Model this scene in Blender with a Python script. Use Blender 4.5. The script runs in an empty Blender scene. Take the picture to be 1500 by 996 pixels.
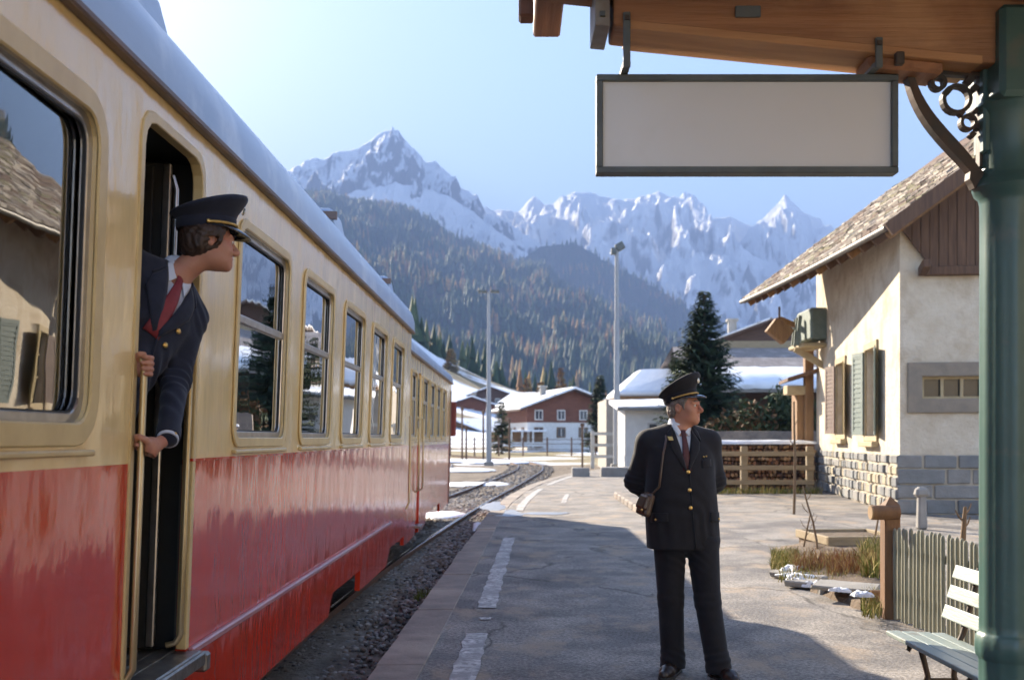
import bpy, bmesh, math, random
import numpy as np
from mathutils import Vector, Matrix, Quaternion
R = math.radians
sc = bpy.context.scene
# ------------------------------------------------------------------ camera
CAMZ, F, CX, HY = 1.5, 1550.0, 750.0, 642.0
cam_d = bpy.data.cameras.new('camera'); cam = bpy.data.objects.new('camera', cam_d)
sc.collection.objects.link(cam); sc.camera = cam
cam.location = (0, 0, CAMZ); cam.rotation_euler = (R(90), 0, 0)
cam_d.sensor_width = 36; cam_d.lens = 36 * F / 1500
cam_d.shift_y = (HY - 498) / 1500
cam_d.clip_start = 0.05; cam_d.clip_end = 40000
cam_d.dof.use_dof = True; cam_d.dof.focus_distance = 6.2; cam_d.dof.aperture_fstop = 3.2
# ------------------------------------------------------------------ sky and sun
SUN_AZ, SUN_EL = R(32), R(25)          # azimuth to the left of +Y
w = bpy.data.worlds.new('World'); sc.world = w; w.use_nodes = True
nt = w.node_tree
sky = nt.nodes.new('ShaderNodeTexSky'); sky.sky_type = 'NISHITA'; sky.sun_disc = False
sky.sun_elevation = SUN_EL; sky.sun_rotation = -SUN_AZ
sky.altitude = 1000; sky.air_density = 1.0; sky.dust_density = 0.9; sky.ozone_density = 1.2
bg = nt.nodes['Background']; bg.inputs['Strength'].default_value = 0.05
nt.links.new(sky.outputs[0], bg.inputs['Color'])
sun_d = bpy.data.lights.new('sun', 'SUN'); sun = bpy.data.objects.new('sun', sun_d)
sc.collection.objects.link(sun)
sun_d.energy = 4.5; sun_d.angle = R(0.55); sun_d.color = (1.0, 0.87, 0.70)
_d = Vector((math.sin(SUN_AZ) * math.cos(SUN_EL), -math.cos(SUN_AZ) * math.cos(SUN_EL), -math.sin(SUN_EL)))
sun.rotation_euler = _d.to_track_quat('-Z', 'Y').to_euler()
sc.view_settings.view_transform = 'Standard'; sc.view_settings.look = 'None'
sc.view_settings.gamma = 1.0; sc.view_settings.use_curve_mapping = False
sc.view_settings.exposure = 3.05
cy = sc.cycles
cy.max_bounces = 7; cy.diffuse_bounces = 3; cy.glossy_bounces = 3; cy.transmission_bounces = 4
cy.transparent_max_bounces = 12; cy.volume_bounces = 0
cy.use_denoising = True; cy.use_adaptive_sampling = True; cy.adaptive_threshold = 0.015
cy.sample_clamp_indirect = 6.0; cy.caustics_reflective = False; cy.caustics_refractive = False
# ------------------------------------------------------------------ helpers
COL = sc.collection
def PX(px, Y): return (px - CX) / F * Y
def PZ(py, Y): return CAMZ - (py - HY) / F * Y
def P(px, py, Y): return Vector((PX(px, Y), Y, PZ(py, Y)))
def gnd(py, z=0.0): return (CAMZ - z) * F / (py - HY)

def tag(o, label=None, cat=None, group=None, kind=None):
    if label: o['label'] = label
    if cat: o['category'] = cat
    if group: o['group'] = group
    if kind: o['kind'] = kind
    return o
def empty(name, loc=(0, 0, 0), rz=0.0, parent=None):
    o = bpy.data.objects.new(name, None); COL.objects.link(o)
    o.location = loc; o.rotation_euler = (0, 0, rz); o.empty_display_size = .1
    if parent: o.parent = parent
    return o
def link(name, me, parent=None, loc=None, rot=None):
    o = bpy.data.objects.new(name, me); COL.objects.link(o)
    if parent: o.parent = parent
    if loc is not None: o.location = loc
    if rot is not None: o.rotation_euler = rot
    return o
def copy_tree(o, parent=None):
    c = o.copy(); COL.objects.link(c)
    if parent is not None:
        c.parent = parent; c.matrix_parent_inverse = o.matrix_parent_inverse.copy()
    for ch in list(o.children): copy_tree(ch, c)
    return c

class MB:
    """collects shapes, build() links them as one mesh object"""
    def __init__(s): s.v = []; s.f = []; s.m = []
    def add(s, V, Fs, mi=0):
        n = len(s.v); s.v += [tuple(p) for p in V]
        for f in Fs: s.f.append(tuple(i + n for i in f)); s.m.append(mi)
        return s
    def box(s, c, size, M=None, mi=0, taper=(1, 1), jit=0):
        hx, hy, hz = size[0] / 2, size[1] / 2, size[2] / 2
        V = []
        for k, z in ((0, -hz), (1, hz)):
            tx, ty = (1, 1) if k == 0 else taper
            for x, y in ((-hx, -hy), (hx, -hy), (hx, hy), (-hx, hy)):
                p = Vector((x * tx, y * ty, z))
                if jit: p += Vector((random.uniform(-jit, jit), random.uniform(-jit, jit), random.uniform(-jit, jit)))
                if M is not None: p = M @ p
                V.append(p + Vector(c))
        return s.add(V, [(3, 2, 1, 0), (4, 5, 6, 7), (0, 1, 5, 4), (1, 2, 6, 5), (2, 3, 7, 6), (3, 0, 4, 7)], mi)
    def bar(s, a, b, wd, ht, up=(0, 0, 1), mi=0):
        a, b = Vector(a), Vector(b); d = (b - a); L = d.length; d.normalize()
        u = d.cross(Vector(up)); u = u.normalized() if u.length > 1e-6 else Vector((1, 0, 0))
        n = u.cross(d)
        M = Matrix((u, d, n)).transposed()
        return s.box((a + b) / 2, (wd, L, ht), M, mi)
    def tube(s, path, r, n=8, mi=0, cap=True, closed=False):
        path = [Vector(p) for p in path]; N = len(path)
        rs = r if isinstance(r, (list, tuple)) else [r] * N
        V = []; Fs = []; pu = None
        for i, p in enumerate(path):
            if closed: d = path[(i + 1) % N] - path[i - 1]
            else: d = path[min(i + 1, N - 1)] - path[max(i - 1, 0)]
            d.normalize()
            if pu is None:
                u = d.orthogonal().normalized()
            else:
                u = pu - d * pu.dot(d)
                u = u.normalized() if u.length > 1e-6 else d.orthogonal().normalized()
            pu = u; w_ = d.cross(u)
            for k in range(n):
                a = 2 * math.pi * k / n
                V.append(p + (u * math.cos(a) + w_ * math.sin(a)) * rs[i])
        for i in range(N if closed else N - 1):
            j = (i + 1) % N
            for k in range(n):
                k2 = (k + 1) % n
                Fs.append((i * n + k, i * n + k2, j * n + k2, j * n + k))
        if cap and not closed:
            Fs.append(tuple(range(n - 1, -1, -1))); Fs.append(tuple((N - 1) * n + k for k in range(n)))
        return s.add(V, Fs, mi)
    def lathe(s, prof, n=24, c=(0, 0, 0), mi=0, rmod=None):
        V = []; Fs = []
        for (r, z) in prof:
            for k in range(n):
                a = 2 * math.pi * k / n
                rr = r * (rmod(a, z) if rmod else 1)
                V.append((c[0] + rr * math.cos(a), c[1] + rr * math.sin(a), c[2] + z))
        for i in range(len(prof) - 1):
            for k in range(n):
                k2 = (k + 1) % n
                Fs.append((i * n + k, i * n + k2, (i + 1) * n + k2, (i + 1) * n + k))
        Fs.append(tuple(range(n - 1, -1, -1))); Fs.append(tuple((len(prof) - 1) * n + k for k in range(n)))
        return s.add(V, Fs, mi)
    def prism(s, poly, h, fn, mi=0):
        """poly 2D (ccw), extruded 0..h; fn(u,v,w)->3D"""
        n = len(poly)
        V = [fn(u, v, 0) for u, v in poly] + [fn(u, v, h) for u, v in poly]
        Fs = [tuple(range(n - 1, -1, -1)), tuple(range(n, 2 * n))]
        for i in range(n):
            j = (i + 1) % n; Fs.append((i, j, n + j, n + i))
        return s.add(V, Fs, mi)
    def ring(s, A, B, h, fn, mi=0):
        """band between two loops of equal count, extruded"""
        n = len(A)
        V = [fn(u, v, 0) for u, v in A] + [fn(u, v, 0) for u, v in B] + [fn(u, v, h) for u, v in A] + [fn(u, v, h) for u, v in B]
        Fs = []
        for i in range(n):
            j = (i + 1) % n
            Fs += [(i, n + i, n + j, j), (2 * n + i, 2 * n + j, 3 * n + j, 3 * n + i), (i, j, 2 * n + j, 2 * n + i), (n + i, 3 * n + i, 3 * n + j, n + j)]
        return s.add(V, Fs, mi)
    def mesh(s, name, mats, smooth=None, fix=True):
        me = bpy.data.meshes.new(name)
        me.from_pydata(s.v, [], s.f)
        for m in (mats if isinstance(mats, (list, tuple)) else [mats]): me.materials.append(m)
        if any(s.m): me.polygons.foreach_set('material_index', s.m)
        if fix:
            bm = bmesh.new(); bm.from_mesh(me); bmesh.ops.recalc_face_normals(bm, faces=bm.faces); bm.to_mesh(me); bm.free()
        if smooth is not None:
            me.polygons.foreach_set('use_smooth', [True] * len(me.polygons))
            if smooth < 179: me.set_sharp_from_angle(angle=R(smooth))
        me.update()
        return me
    def build(s, name, mats, parent=None, smooth=None, loc=None, rot=None, bevel=0, seg=1, fix=True):
        o = link(name, s.mesh(name, mats, smooth, fix), parent, loc, rot)
        if bevel:
            b = o.modifiers.new('bevel', 'BEVEL'); b.width = bevel; b.segments = seg; b.limit_method = 'ANGLE'; b.angle_limit = R(40)
        return o

def rrect(u0, v0, u1, v1, r, n=5):
    out = []
    for cx_, cy_, a0 in ((u1 - r, v0 + r, -90), (u1 - r, v1 - r, 0), (u0 + r, v1 - r, 90), (u0 + r, v0 + r, 180)):
        for k in range(n + 1):
            a = R(a0 + 90 * k / n); out.append((cx_ + r * math.cos(a), cy_ + r * math.sin(a)))
    return out
def holed(outer, holes, h, fn, name, mats, parent=None):
    """plate with holes: fn(u,v,w) -> 3D, thickness h"""
    bm = bmesh.new(); es = []
    for loop in [outer] + holes:
        vs = [bm.verts.new((u, v, 0)) for u, v in loop]
        for i in range(len(vs)): es.append(bm.edges.new((vs[i], vs[(i + 1) % len(vs)])))
    bmesh.ops.triangle_fill(bm, use_beauty=True, use_dissolve=False, edges=es, normal=(0, 0, 1))
    g = bmesh.ops.extrude_face_region(bm, geom=list(bm.faces))
    for e in g['geom']:
        if isinstance(e, bmesh.types.BMVert): e.co.z += h
    for v in bm.verts: v.co = Vector(fn(v.co.x, v.co.y, v.co.z))
    bmesh.ops.recalc_face_normals(bm, faces=bm.faces)
    me = bpy.data.meshes.new(name); bm.to_mesh(me); bm.free()
    for m in (mats if isinstance(mats, (list, tuple)) else [mats]): me.materials.append(m)
    return link(name, me, parent)

# ------------------------------------------------------------------ materials
MATS = {}
def newmat(name):
    m = bpy.data.materials.new(name); m.use_nodes = True; MATS[name] = m
    return m, m.node_tree, m.node_tree.nodes['Principled BSDF']
def c4(c): return (c[0], c[1], c[2], 1)
def ramp(nt, src, stops, interp='LINEAR'):
    r = nt.nodes.new('ShaderNodeValToRGB'); r.color_ramp.interpolation = interp
    e = r.color_ramp.elements
    while len(e) < len(stops): e.new(0.5)
    for i, (p, c) in enumerate(stops):
        e[i].position = p; e[i].color = c4(c) if not isinstance(c, (int, float)) else (c, c, c, 1)
    nt.links.new(src, r.inputs[0]); return r
def noise(nt, vec, scale, detail=6, rough=.55, dist=0):
    n = nt.nodes.new('ShaderNodeTexNoise'); n.inputs['Scale'].default_value = scale
    n.inputs['Detail'].default_value = detail; n.inputs['Roughness'].default_value = rough; n.inputs['Distortion'].default_value = dist
    if vec is not None: nt.links.new(vec, n.inputs['Vector'])
    return n
def coords(nt, kind='Object', stretch=(1, 1, 1), rot=(0, 0, 0)):
    if kind == 'World':
        g = nt.nodes.new('ShaderNodeNewGeometry'); out = g.outputs['Position']
    else:
        t = nt.nodes.new('ShaderNodeTexCoord'); out = t.outputs[kind]
    mp = nt.nodes.new('ShaderNodeMapping'); mp.inputs['Scale'].default_value = stretch; mp.inputs['Rotation'].default_value = rot
    nt.links.new(out, mp.inputs[0]); return mp.outputs[0]
def mixc(nt, fac, a, b, mode='MIX'):
    m = nt.nodes.new('ShaderNodeMix'); m.data_type = 'RGBA'; m.blend_type = mode
    for sock, val in ((0, fac), (6, a), (7, b)):
        if isinstance(val, (int, float)): m.inputs[sock].default_value = val
        elif isinstance(val, tuple): m.inputs[sock].default_value = c4(val)
        else: nt.links.new(val, m.inputs[sock])
    return m.outputs[2]
def mat(name, c1, c2=None, c3=None, scale=4, rough=.7, bump=0, bscale=None, metal=0, spec=.5, stretch=(1, 1, 1), detail=7,
        coat=0, rng=(.32, .68), coord='Object', rvar=0, c3scale=None, c3rng=(.5, .68), bdist=.02):
    m, nt, b = newmat(name)
    b.inputs['Roughness'].default_value = rough; b.inputs['Metallic'].default_value = metal
    b.inputs['Specular IOR Level'].default_value = spec
    if coat: b.inputs['Coat Weight'].default_value = coat; b.inputs['Coat Roughness'].default_value = .06
    vec = coords(nt, coord, stretch)
    n = noise(nt, vec, scale, detail)
    if c2 is None: c2 = tuple(x * .75 for x in c1)
    col = ramp(nt, n.outputs[0], [(rng[0], c1), (rng[1], c2)]).outputs[0]
    if c3 is not None:
        n3 = noise(nt, coords(nt, coord), c3scale or scale * .3, 5, .6)
        f3 = ramp(nt, n3.outputs[0], [(c3rng[0], 0.0), (c3rng[1], 1.0)])
        col = mixc(nt, f3.outputs[0], col, c3)
    nt.links.new(col, b.inputs['Base Color'])
    if rvar:
        rr = ramp(nt, n.outputs[0], [(.3, max(0, rough - rvar)), (.7, min(1, rough + rvar))]); nt.links.new(rr.outputs[0], b.inputs['Roughness'])
    if bump:
        bn = noise(nt, vec, bscale or scale * 4, 5, .6)
        bp = nt.nodes.new('ShaderNodeBump'); bp.inputs['Strength'].default_value = bump; bp.inputs['Distance'].default_value = bdist
        nt.links.new(bn.outputs[0], bp.inputs['Height']); nt.links.new(bp.outputs[0], b.inputs['Normal'])
    return m
def paint(name, c1, c2, streak=None, rough=.16, wave=.25, sc=1.0):
    """glossy weathered vehicle paint: streaks run down, sheet metal is slightly wavy"""
    m, nt, b = newmat(name)
    v = coords(nt, 'Object', (1, 3 * sc, .5)); n = noise(nt, v, 2, 4, .5)
    col = ramp(nt, n.outputs[0], [(.3, c1), (.72, c2)]).outputs[0]
    if streak:
        n2 = noise(nt, coords(nt, 'Object', (1, 9 * sc, .35)), 2.2, 6, .6)
        n3 = noise(nt, coords(nt, 'Object'), 1.3, 5)
        f = ramp(nt, n2.outputs[0], [(.5, 0.0), (.75, .75)]).outputs[0]
        f2 = ramp(nt, n3.outputs[0], [(.4, 0.0), (.65, 1.0)]).outputs[0]
        mm = nt.nodes.new('ShaderNodeMath'); mm.operation = 'MULTIPLY'; nt.links.new(f, mm.inputs[0]); nt.links.new(f2, mm.inputs[1])
        col = mixc(nt, mm.outputs[0], col, streak)
    nt.links.new(col, b.inputs['Base Color'])
    n4 = noise(nt, coords(nt, 'Object', (1, 1.6, .8)), 2.3, 2, .4)
    n5 = noise(nt, coords(nt, 'Object', (1, 3, 1)), 9, 3, .5)
    ad = nt.nodes.new('ShaderNodeMath'); ad.operation = 'MULTIPLY_ADD'; nt.links.new(n5.outputs[0], ad.inputs[0]); ad.inputs[1].default_value = .12; nt.links.new(n4.outputs[0], ad.inputs[2])
    bp = nt.nodes.new('ShaderNodeBump'); bp.inputs['Strength'].default_value = wave; bp.inputs['Distance'].default_value = .05
    nt.links.new(ad.outputs[0], bp.inputs['Height']); nt.links.new(bp.outputs[0], b.inputs['Normal'])
    rr = ramp(nt, n.outputs[0], [(.3, rough), (.75, rough + .10)]); nt.links.new(rr.outputs[0], b.inputs['Roughness'])
    b.inputs['Coat Weight'].default_value = .5; b.inputs['Coat Roughness'].default_value = .08
    nt.links.new(bp.outputs[0], b.inputs['Coat Normal'])
    return m
def glassmat(name, tint=(.75, .85, .85), ior=1.5, boost=1.0):
    m = bpy.data.materials.new(name); m.use_nodes = True; MATS[name] = m; nt = m.node_tree; nt.nodes.clear()
    out = nt.nodes.new('ShaderNodeOutputMaterial'); tr = nt.nodes.new('ShaderNodeBsdfTransparent'); gl = nt.nodes.new('ShaderNodeBsdfGlossy')
    fr = nt.nodes.new('ShaderNodeFresnel'); fr.inputs['IOR'].default_value = ior; mx = nt.nodes.new('ShaderNodeMixShader')
    tr.inputs['Color'].default_value = c4(tint); gl.inputs['Roughness'].default_value = .015
    n = noise(nt, coords(nt), 1.7, 2); bp = nt.nodes.new('ShaderNodeBump'); bp.inputs['Strength'].default_value = .04; bp.inputs['Distance'].default_value = .05
    nt.links.new(n.outputs[0], bp.inputs['Height']); nt.links.new(bp.outputs[0], gl.inputs['Normal'])
    mm = nt.nodes.new('ShaderNodeMath'); mm.operation = 'MULTIPLY'; mm.use_clamp = True; mm.inputs[1].default_value = boost
    nt.links.new(fr.outputs[0], mm.inputs[0]); nt.links.new(mm.outputs[0], mx.inputs[0])
    nt.links.new(tr.outputs[0], mx.inputs[1]); nt.links.new(gl.outputs[0], mx.inputs[2]); nt.links.new(mx.outputs[0], out.inputs[0])
    return m

# ------------------------------------------------------------------ noise in numpy
_rng = np.random.RandomState(7)
_perm = _rng.permutation(512)
_perm = np.concatenate([_perm, _perm, _perm])
_ga = _rng.rand(512) * 2 * np.pi
_gx, _gy = np.cos(_ga), np.sin(_ga)
def perlin(x, y, seed=0):
    x = np.asarray(x, float) + seed * 17.3; y = np.asarray(y, float) + seed * 9.7
    xi, yi = np.floor(x).astype(int), np.floor(y).astype(int); xf, yf = x - xi, y - yi
    xi &= 511; yi &= 511
    u = xf * xf * xf * (xf * (xf * 6 - 15) + 10); v_ = yf * yf * yf * (yf * (yf * 6 - 15) + 10)
    def g(ix, iy, dx, dy):
        h = _perm[(_perm[ix & 511] + iy) & 511]; return _gx[h] * dx + _gy[h] * dy
    a = g(xi, yi, xf, yf); b = g(xi + 1, yi, xf - 1, yf); c = g(xi, yi + 1, xf, yf - 1); d = g(xi + 1, yi + 1, xf - 1, yf - 1)
    return (a + (b - a) * u) + ((c + (d - c) * u) - (a + (b - a) * u)) * v_
def fbm(x, y, oct=5, seed=0, gain=.5):
    s = 0; a = 1; f = 1
    for i in range(oct): s = s + a * perlin(x * f, y * f, seed + i); a *= gain; f *= 2.03
    return s
def ridged(x, y, oct=5, seed=0, gain=.5):
    s = 0; a = 1; f = 1; t = 0; wgt = 1
    for i in range(oct):
        n = (1 - np.abs(perlin(x * f, y * f, seed + i)) * 1.7).clip(0, 1) ** 2
        s = s + a * n * wgt; t += a; wgt = (n * 1.3).clip(0, 1); a *= gain; f *= 2.07
    return s / t
def grid_mesh(name, X, Y, Z, mats, smooth=True):
    ny, nx = X.shape
    V = np.stack([X, Y, Z], -1).reshape(-1, 3)
    i = np.arange(ny * nx).reshape(ny, nx)
    q = np.stack([i[:-1, :-1], i[:-1, 1:], i[1:, 1:], i[1:, :-1]], -1).reshape(-1, 4)
    return np_mesh(name, V, q, mats, smooth)
def np_mesh(name, V, q, mats, smooth=False, mi=None):
    me = bpy.data.meshes.new(name)
    V = np.asarray(V, np.float32); q = np.asarray(q, np.int32); k = q.shape[1]
    me.vertices.add(len(V)); me.vertices.foreach_set('co', V.ravel())
    me.loops.add(q.size); me.loops.foreach_set('vertex_index', q.ravel())
    me.polygons.add(len(q)); me.polygons.foreach_set('loop_start', np.arange(0, q.size, k, dtype=np.int32))
    try: me.polygons.foreach_set('loop_total', np.full(len(q), k, dtype=np.int32))
    except Exception: pass
    for m in (mats if isinstance(mats, (list, tuple)) else [mats]): me.materials.append(m)
    if mi is not None: me.polygons.foreach_set('material_index', np.asarray(mi, np.int32))
    me.update(calc_edges=True); me.validate()
    if smooth: me.polygons.foreach_set('use_smooth', [True] * len(me.polygons))
    return me
# ------------------------------------------------------------------ terrain materials
def snowrock(name, snow_lo, snow_hi, rock=(.10, .10, .11), rock2=(.19, .175, .17), sc_=.004, snow=(.90, .91, .93)):
    m, nt, b = newmat(name); b.inputs['Roughness'].default_value = .75; b.inputs['Specular IOR Level'].default_value = .2
    g = nt.nodes.new('ShaderNodeNewGeometry'); sx = nt.nodes.new('ShaderNodeSeparateXYZ'); nt.links.new(g.outputs['Normal'], sx.inputs[0])
    vec = coords(nt, 'World'); n = noise(nt, vec, sc_ * 3, 9, .62); n2 = noise(nt, vec, sc_ * 14, 6, .6)
    rk = ramp(nt, n2.outputs[0], [(.3, rock), (.7, rock2)]).outputs[0]
    a = nt.nodes.new('ShaderNodeMath'); a.operation = 'MULTIPLY_ADD'; nt.links.new(n.outputs[0], a.inputs[0]); a.inputs[1].default_value = .75; nt.links.new(sx.outputs[2], a.inputs[2])
    f = ramp(nt, a.outputs[0], [(snow_lo, 0.0), (snow_hi, 1.0)]).outputs[0]
    nt.links.new(mixc(nt, f, rk, snow), b.inputs['Base Color'])
    bp = nt.nodes.new('ShaderNodeBump'); bp.inputs['Strength'].default_value = .8; bp.inputs['Distance'].default_value = 25
    nt.links.new(n2.outputs[0], bp.inputs['Height']); nt.links.new(bp.outputs[0], b.inputs['Normal'])
    return m
M_PEAK = snowrock('peak_rock_snow', .83, .97)
M_MASSIF = snowrock('massif_snow', .64, .80, rock=(.13, .13, .14), rock2=(.22, .21, .21))
M_SHOULDER = snowrock('shoulder_snow', .76, .92)
M_FORESTHILL = mat('forest_floor', (.035, .042, .026), (.07, .06, .04), (.16, .13, .09), scale=.02, rough=.95, spec=.1, coord='World', c3scale=.006, c3rng=(.55, .75), bump=1, bscale=.03, bdist=15)
M_GROUND = mat('winter_meadow', (.20, .17, .10), (.30, .25, .15), (.78, .80, .84), scale=.35, rough=.95, spec=.1, coord='World', c3scale=.05, c3rng=(.5, .56), bump=.5, bscale=3)
M_SLOPE = mat('snowy_slope', (.80, .82, .86), (.74, .77, .82), (.21, .17, .10), scale=.3, rough=.9, spec=.2, coord='World', c3scale=.035, c3rng=(.52, .6), bump=.4, bscale=.8)

def sky_profile(pts, xs):
    a = np.array(pts, float); return np.interp(xs, a[:, 0], a[:, 1])
def mountain(name, Y0, pts, df, db, nx, nyf, nyb, amp, fx, fy, m, seed, jag=2.0, base=-5.0, concave=1.35, xs_=.35):
    p0, p1 = pts[0][0], pts[-1][0]
    u = np.linspace(p0, p1, nx)
    py = sky_profile(pts, u) + jag * fbm(u / 14.0, u * 0 + seed, 5, seed, .6)
    zt = CAMZ + (HY - py) / F * Y0
    v = np.concatenate([-np.linspace(1, 0, nyf, endpoint=False) ** 1.15, np.linspace(0, 1, nyb)])
    U, Vv = np.meshgrid(u, v)
    Yg = Y0 + np.where(Vv < 0, Vv * df, Vv * db)
    Xg = (U - CX) / F * (Y0 + (Yg - Y0) * xs_)
    sh = np.where(Vv < 0, (1 - np.abs(Vv)).clip(0, 1) ** concave, (1 - Vv).clip(0, 1))
    H = base + (np.broadcast_to(zt, U.shape) - base) * sh
    wv = np.abs(Vv); wgt = (1 - np.exp(-(wv * 7) ** 1.2)) * np.sqrt((1 - wv).clip(0, 1))
    rn = ridged(Xg * fx, Yg * fy, 6, seed, .55)
    rn2 = fbm(Xg * fx * 5, Yg * fy * 5, 4, seed + 9)
    H = H + amp * (rn - .55) * wgt + amp * .12 * rn2 * wgt
    o = link(name, grid_mesh(name, Xg, Yg, H, m)); tag(o, kind='structure')
    return o, (Xg, Yg, H)

PEAK = [(150, 420), (250, 350), (330, 300), (400, 262), (437, 242), (459, 231), (475, 234), (493, 224), (524, 220), (537, 210), (556, 196), (563, 192), (584, 191), (593, 203), (605, 217), (618, 229), (624, 238), (637, 236), (649, 246), (658, 257), (671, 263), (674, 274), (686, 279), (693, 288), (699, 286), (705, 298), (711, 310), (736, 319), (758, 335), (780, 351), (802, 363), (850, 395), (920, 450), (1000, 520)]
SHOULDER = [(200, 420), (330, 345), (400, 305), (434, 290), (465, 281), (506, 285), (549, 274), (577, 268), (599, 270), (624, 276), (646, 284), (665, 293), (689, 309), (711, 324), (745, 350), (780, 378), (840, 420), (930, 500)]
MASSIF = [(560, 360), (640, 325), (700, 306), (740, 308), (760, 311), (773, 295), (784, 287), (798, 300), (811, 298), (824, 288), (840, 282), (872, 283), (888, 290), (910, 293), (926, 292), (939, 287), (946, 288), (965, 280), (981, 288), (994, 290), (1003, 282), (1016, 285), (1029, 300), (1032, 314), (1042, 316), (1051, 320), (1070, 317), (1083, 324), (1096, 330), (1112, 340), (1180, 350), (1300, 352), (1420, 345), (1560, 350), (1800, 400)]
HORN = [(1040, 420), (1070, 372), (1096, 338), (1112, 325), (1122, 316), (1138, 300), (1150, 285), (1163, 298), (1176, 311), (1189, 317), (1202, 319), (1208, 332), (1218, 328), (1221, 338), (1250, 365), (1320, 430)]
MIDR = [(780, 440), (860, 410), (930, 394), (968, 388), (1016, 391), (1032, 378), (1054, 362), (1080, 357), (1106, 375), (1134, 388), (1180, 400), (1240, 425), (1330, 470), (1480, 520)]
HILL2 = [(560, 470), (660, 425), (720, 396), (760, 385), (792, 362), (833, 357), (846, 359), (869, 372), (901, 391), (939, 410), (984, 436), (1013, 455), (1060, 487), (1110, 520), (1180, 560), (1260, 600), (1320, 640)]
HILL1 = [(-700, 60), (-300, 130), (0, 200), (200, 255), (330, 280), (400, 292), (434, 291), (462, 287), (493, 293), (524, 304), (568, 305), (599, 313), (643, 338), (671, 357), (711, 369), (742, 382), (773, 394), (792, 397), (824, 420), (882, 455), (920, 480), (952, 512), (968, 528), (1000, 560), (1050, 610), (1090, 645)]
mountain('mountain_massif', 6300, MASSIF, 3000, 1500, 480, 190, 12, 560, .0030, .0012, M_MASSIF, 3, jag=3, concave=1.0)
mountain('mountain_horn', 5900, HORN, 2000, 1000, 240, 150, 12, 460, .0036, .0014, M_MASSIF, 14, jag=3, concave=1.25)
mountain('mountain_ridge', 5400, MIDR, 2200, 1000, 320, 140, 10, 420, .0034, .0015, M_SHOULDER, 5, jag=3, concave=1.05)
mountain('mountain_peak', 4900, PEAK, 2100, 1500, 480, 190, 12, 600, .0034, .0014, M_PEAK, 8, jag=3.5, concave=1.1)
mountain('mountain_shoulder', 4400, SHOULDER, 1800, 900, 360, 140, 8, 400, .0042, .0018, M_SHOULDER, 11, jag=4, concave=1.0)
_, H2 = mountain('hill', 4000, HILL2, 1500, 800, 240, 90, 8, 240, .0034, .0018, M_FORESTHILL, 21, jag=3)
_, H1 = mountain('hill', 3400, HILL1, 2600, 800, 380, 150, 8, 210, .0030, .0017, M_FORESTHILL, 31, jag=3, concave=1.2)
HILLR = [(1432, 420), (1440, 330), (1470, 260), (1510, 200), (1600, 170), (1800, 120), (2300, 60), (3200, -100)]
_, H3 = mountain('hill', 900, HILLR, 620, 300, 140, 60, 6, 40, .006, .005, M_FORESTHILL, 41, jag=4, concave=1.1, xs_=1.0)

# valley floor: one sheet out to the hills
gx = np.concatenate([-np.geomspace(9000, 60, 50), np.linspace(-50, 50, 60), np.geomspace(60, 9000, 50)])
gy = np.concatenate([np.linspace(-3000, -40, 12), np.linspace(-30, 200, 110), np.geomspace(210, 9500, 60)])
GX, GY = np.meshgrid(gx, gy)
GZ = -0.34 + 0.25 * fbm(GX / 40, GY / 40, 3, 2) * np.clip((GY - 75) / 60, 0, 1) + np.clip(GY - 95, 0, 400) * .012
tag(link('ground', grid_mesh('ground', GX, GY, GZ, M_GROUND)), kind='structure')
def ground_z(x, y): return -0.34 + max(0, min(y - 95, 400)) * .012

# snow-covered meadow slope behind the village
xs = np.linspace(-140, 60, 120); ys = np.linspace(120, 520, 120)
SX, SY = np.meshgrid(xs, ys)
def slope_h(x, y):
    px = x / y * F + CX                      # the slope's crest falls towards the valley mouth
    a = np.clip((y - 150) / 190.0, 0, 1)
    top = np.interp(px, [300, 560, 640, 700, 790, 850, 920], [60, 40, 27.0, 21.0, 13.5, 6.5, 0.5])
    return -0.6 + 1.4 * np.clip((y - 122) / 20., 0, 1) + a * top + np.clip(y - 340, 0, 200) * -.06 + .8 * fbm(x / 30, y / 30, 4, 6) * a
tag(link('meadow_slope', grid_mesh('meadow_slope', SX, SY, slope_h(SX, SY), M_SLOPE)), kind='structure')
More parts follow.
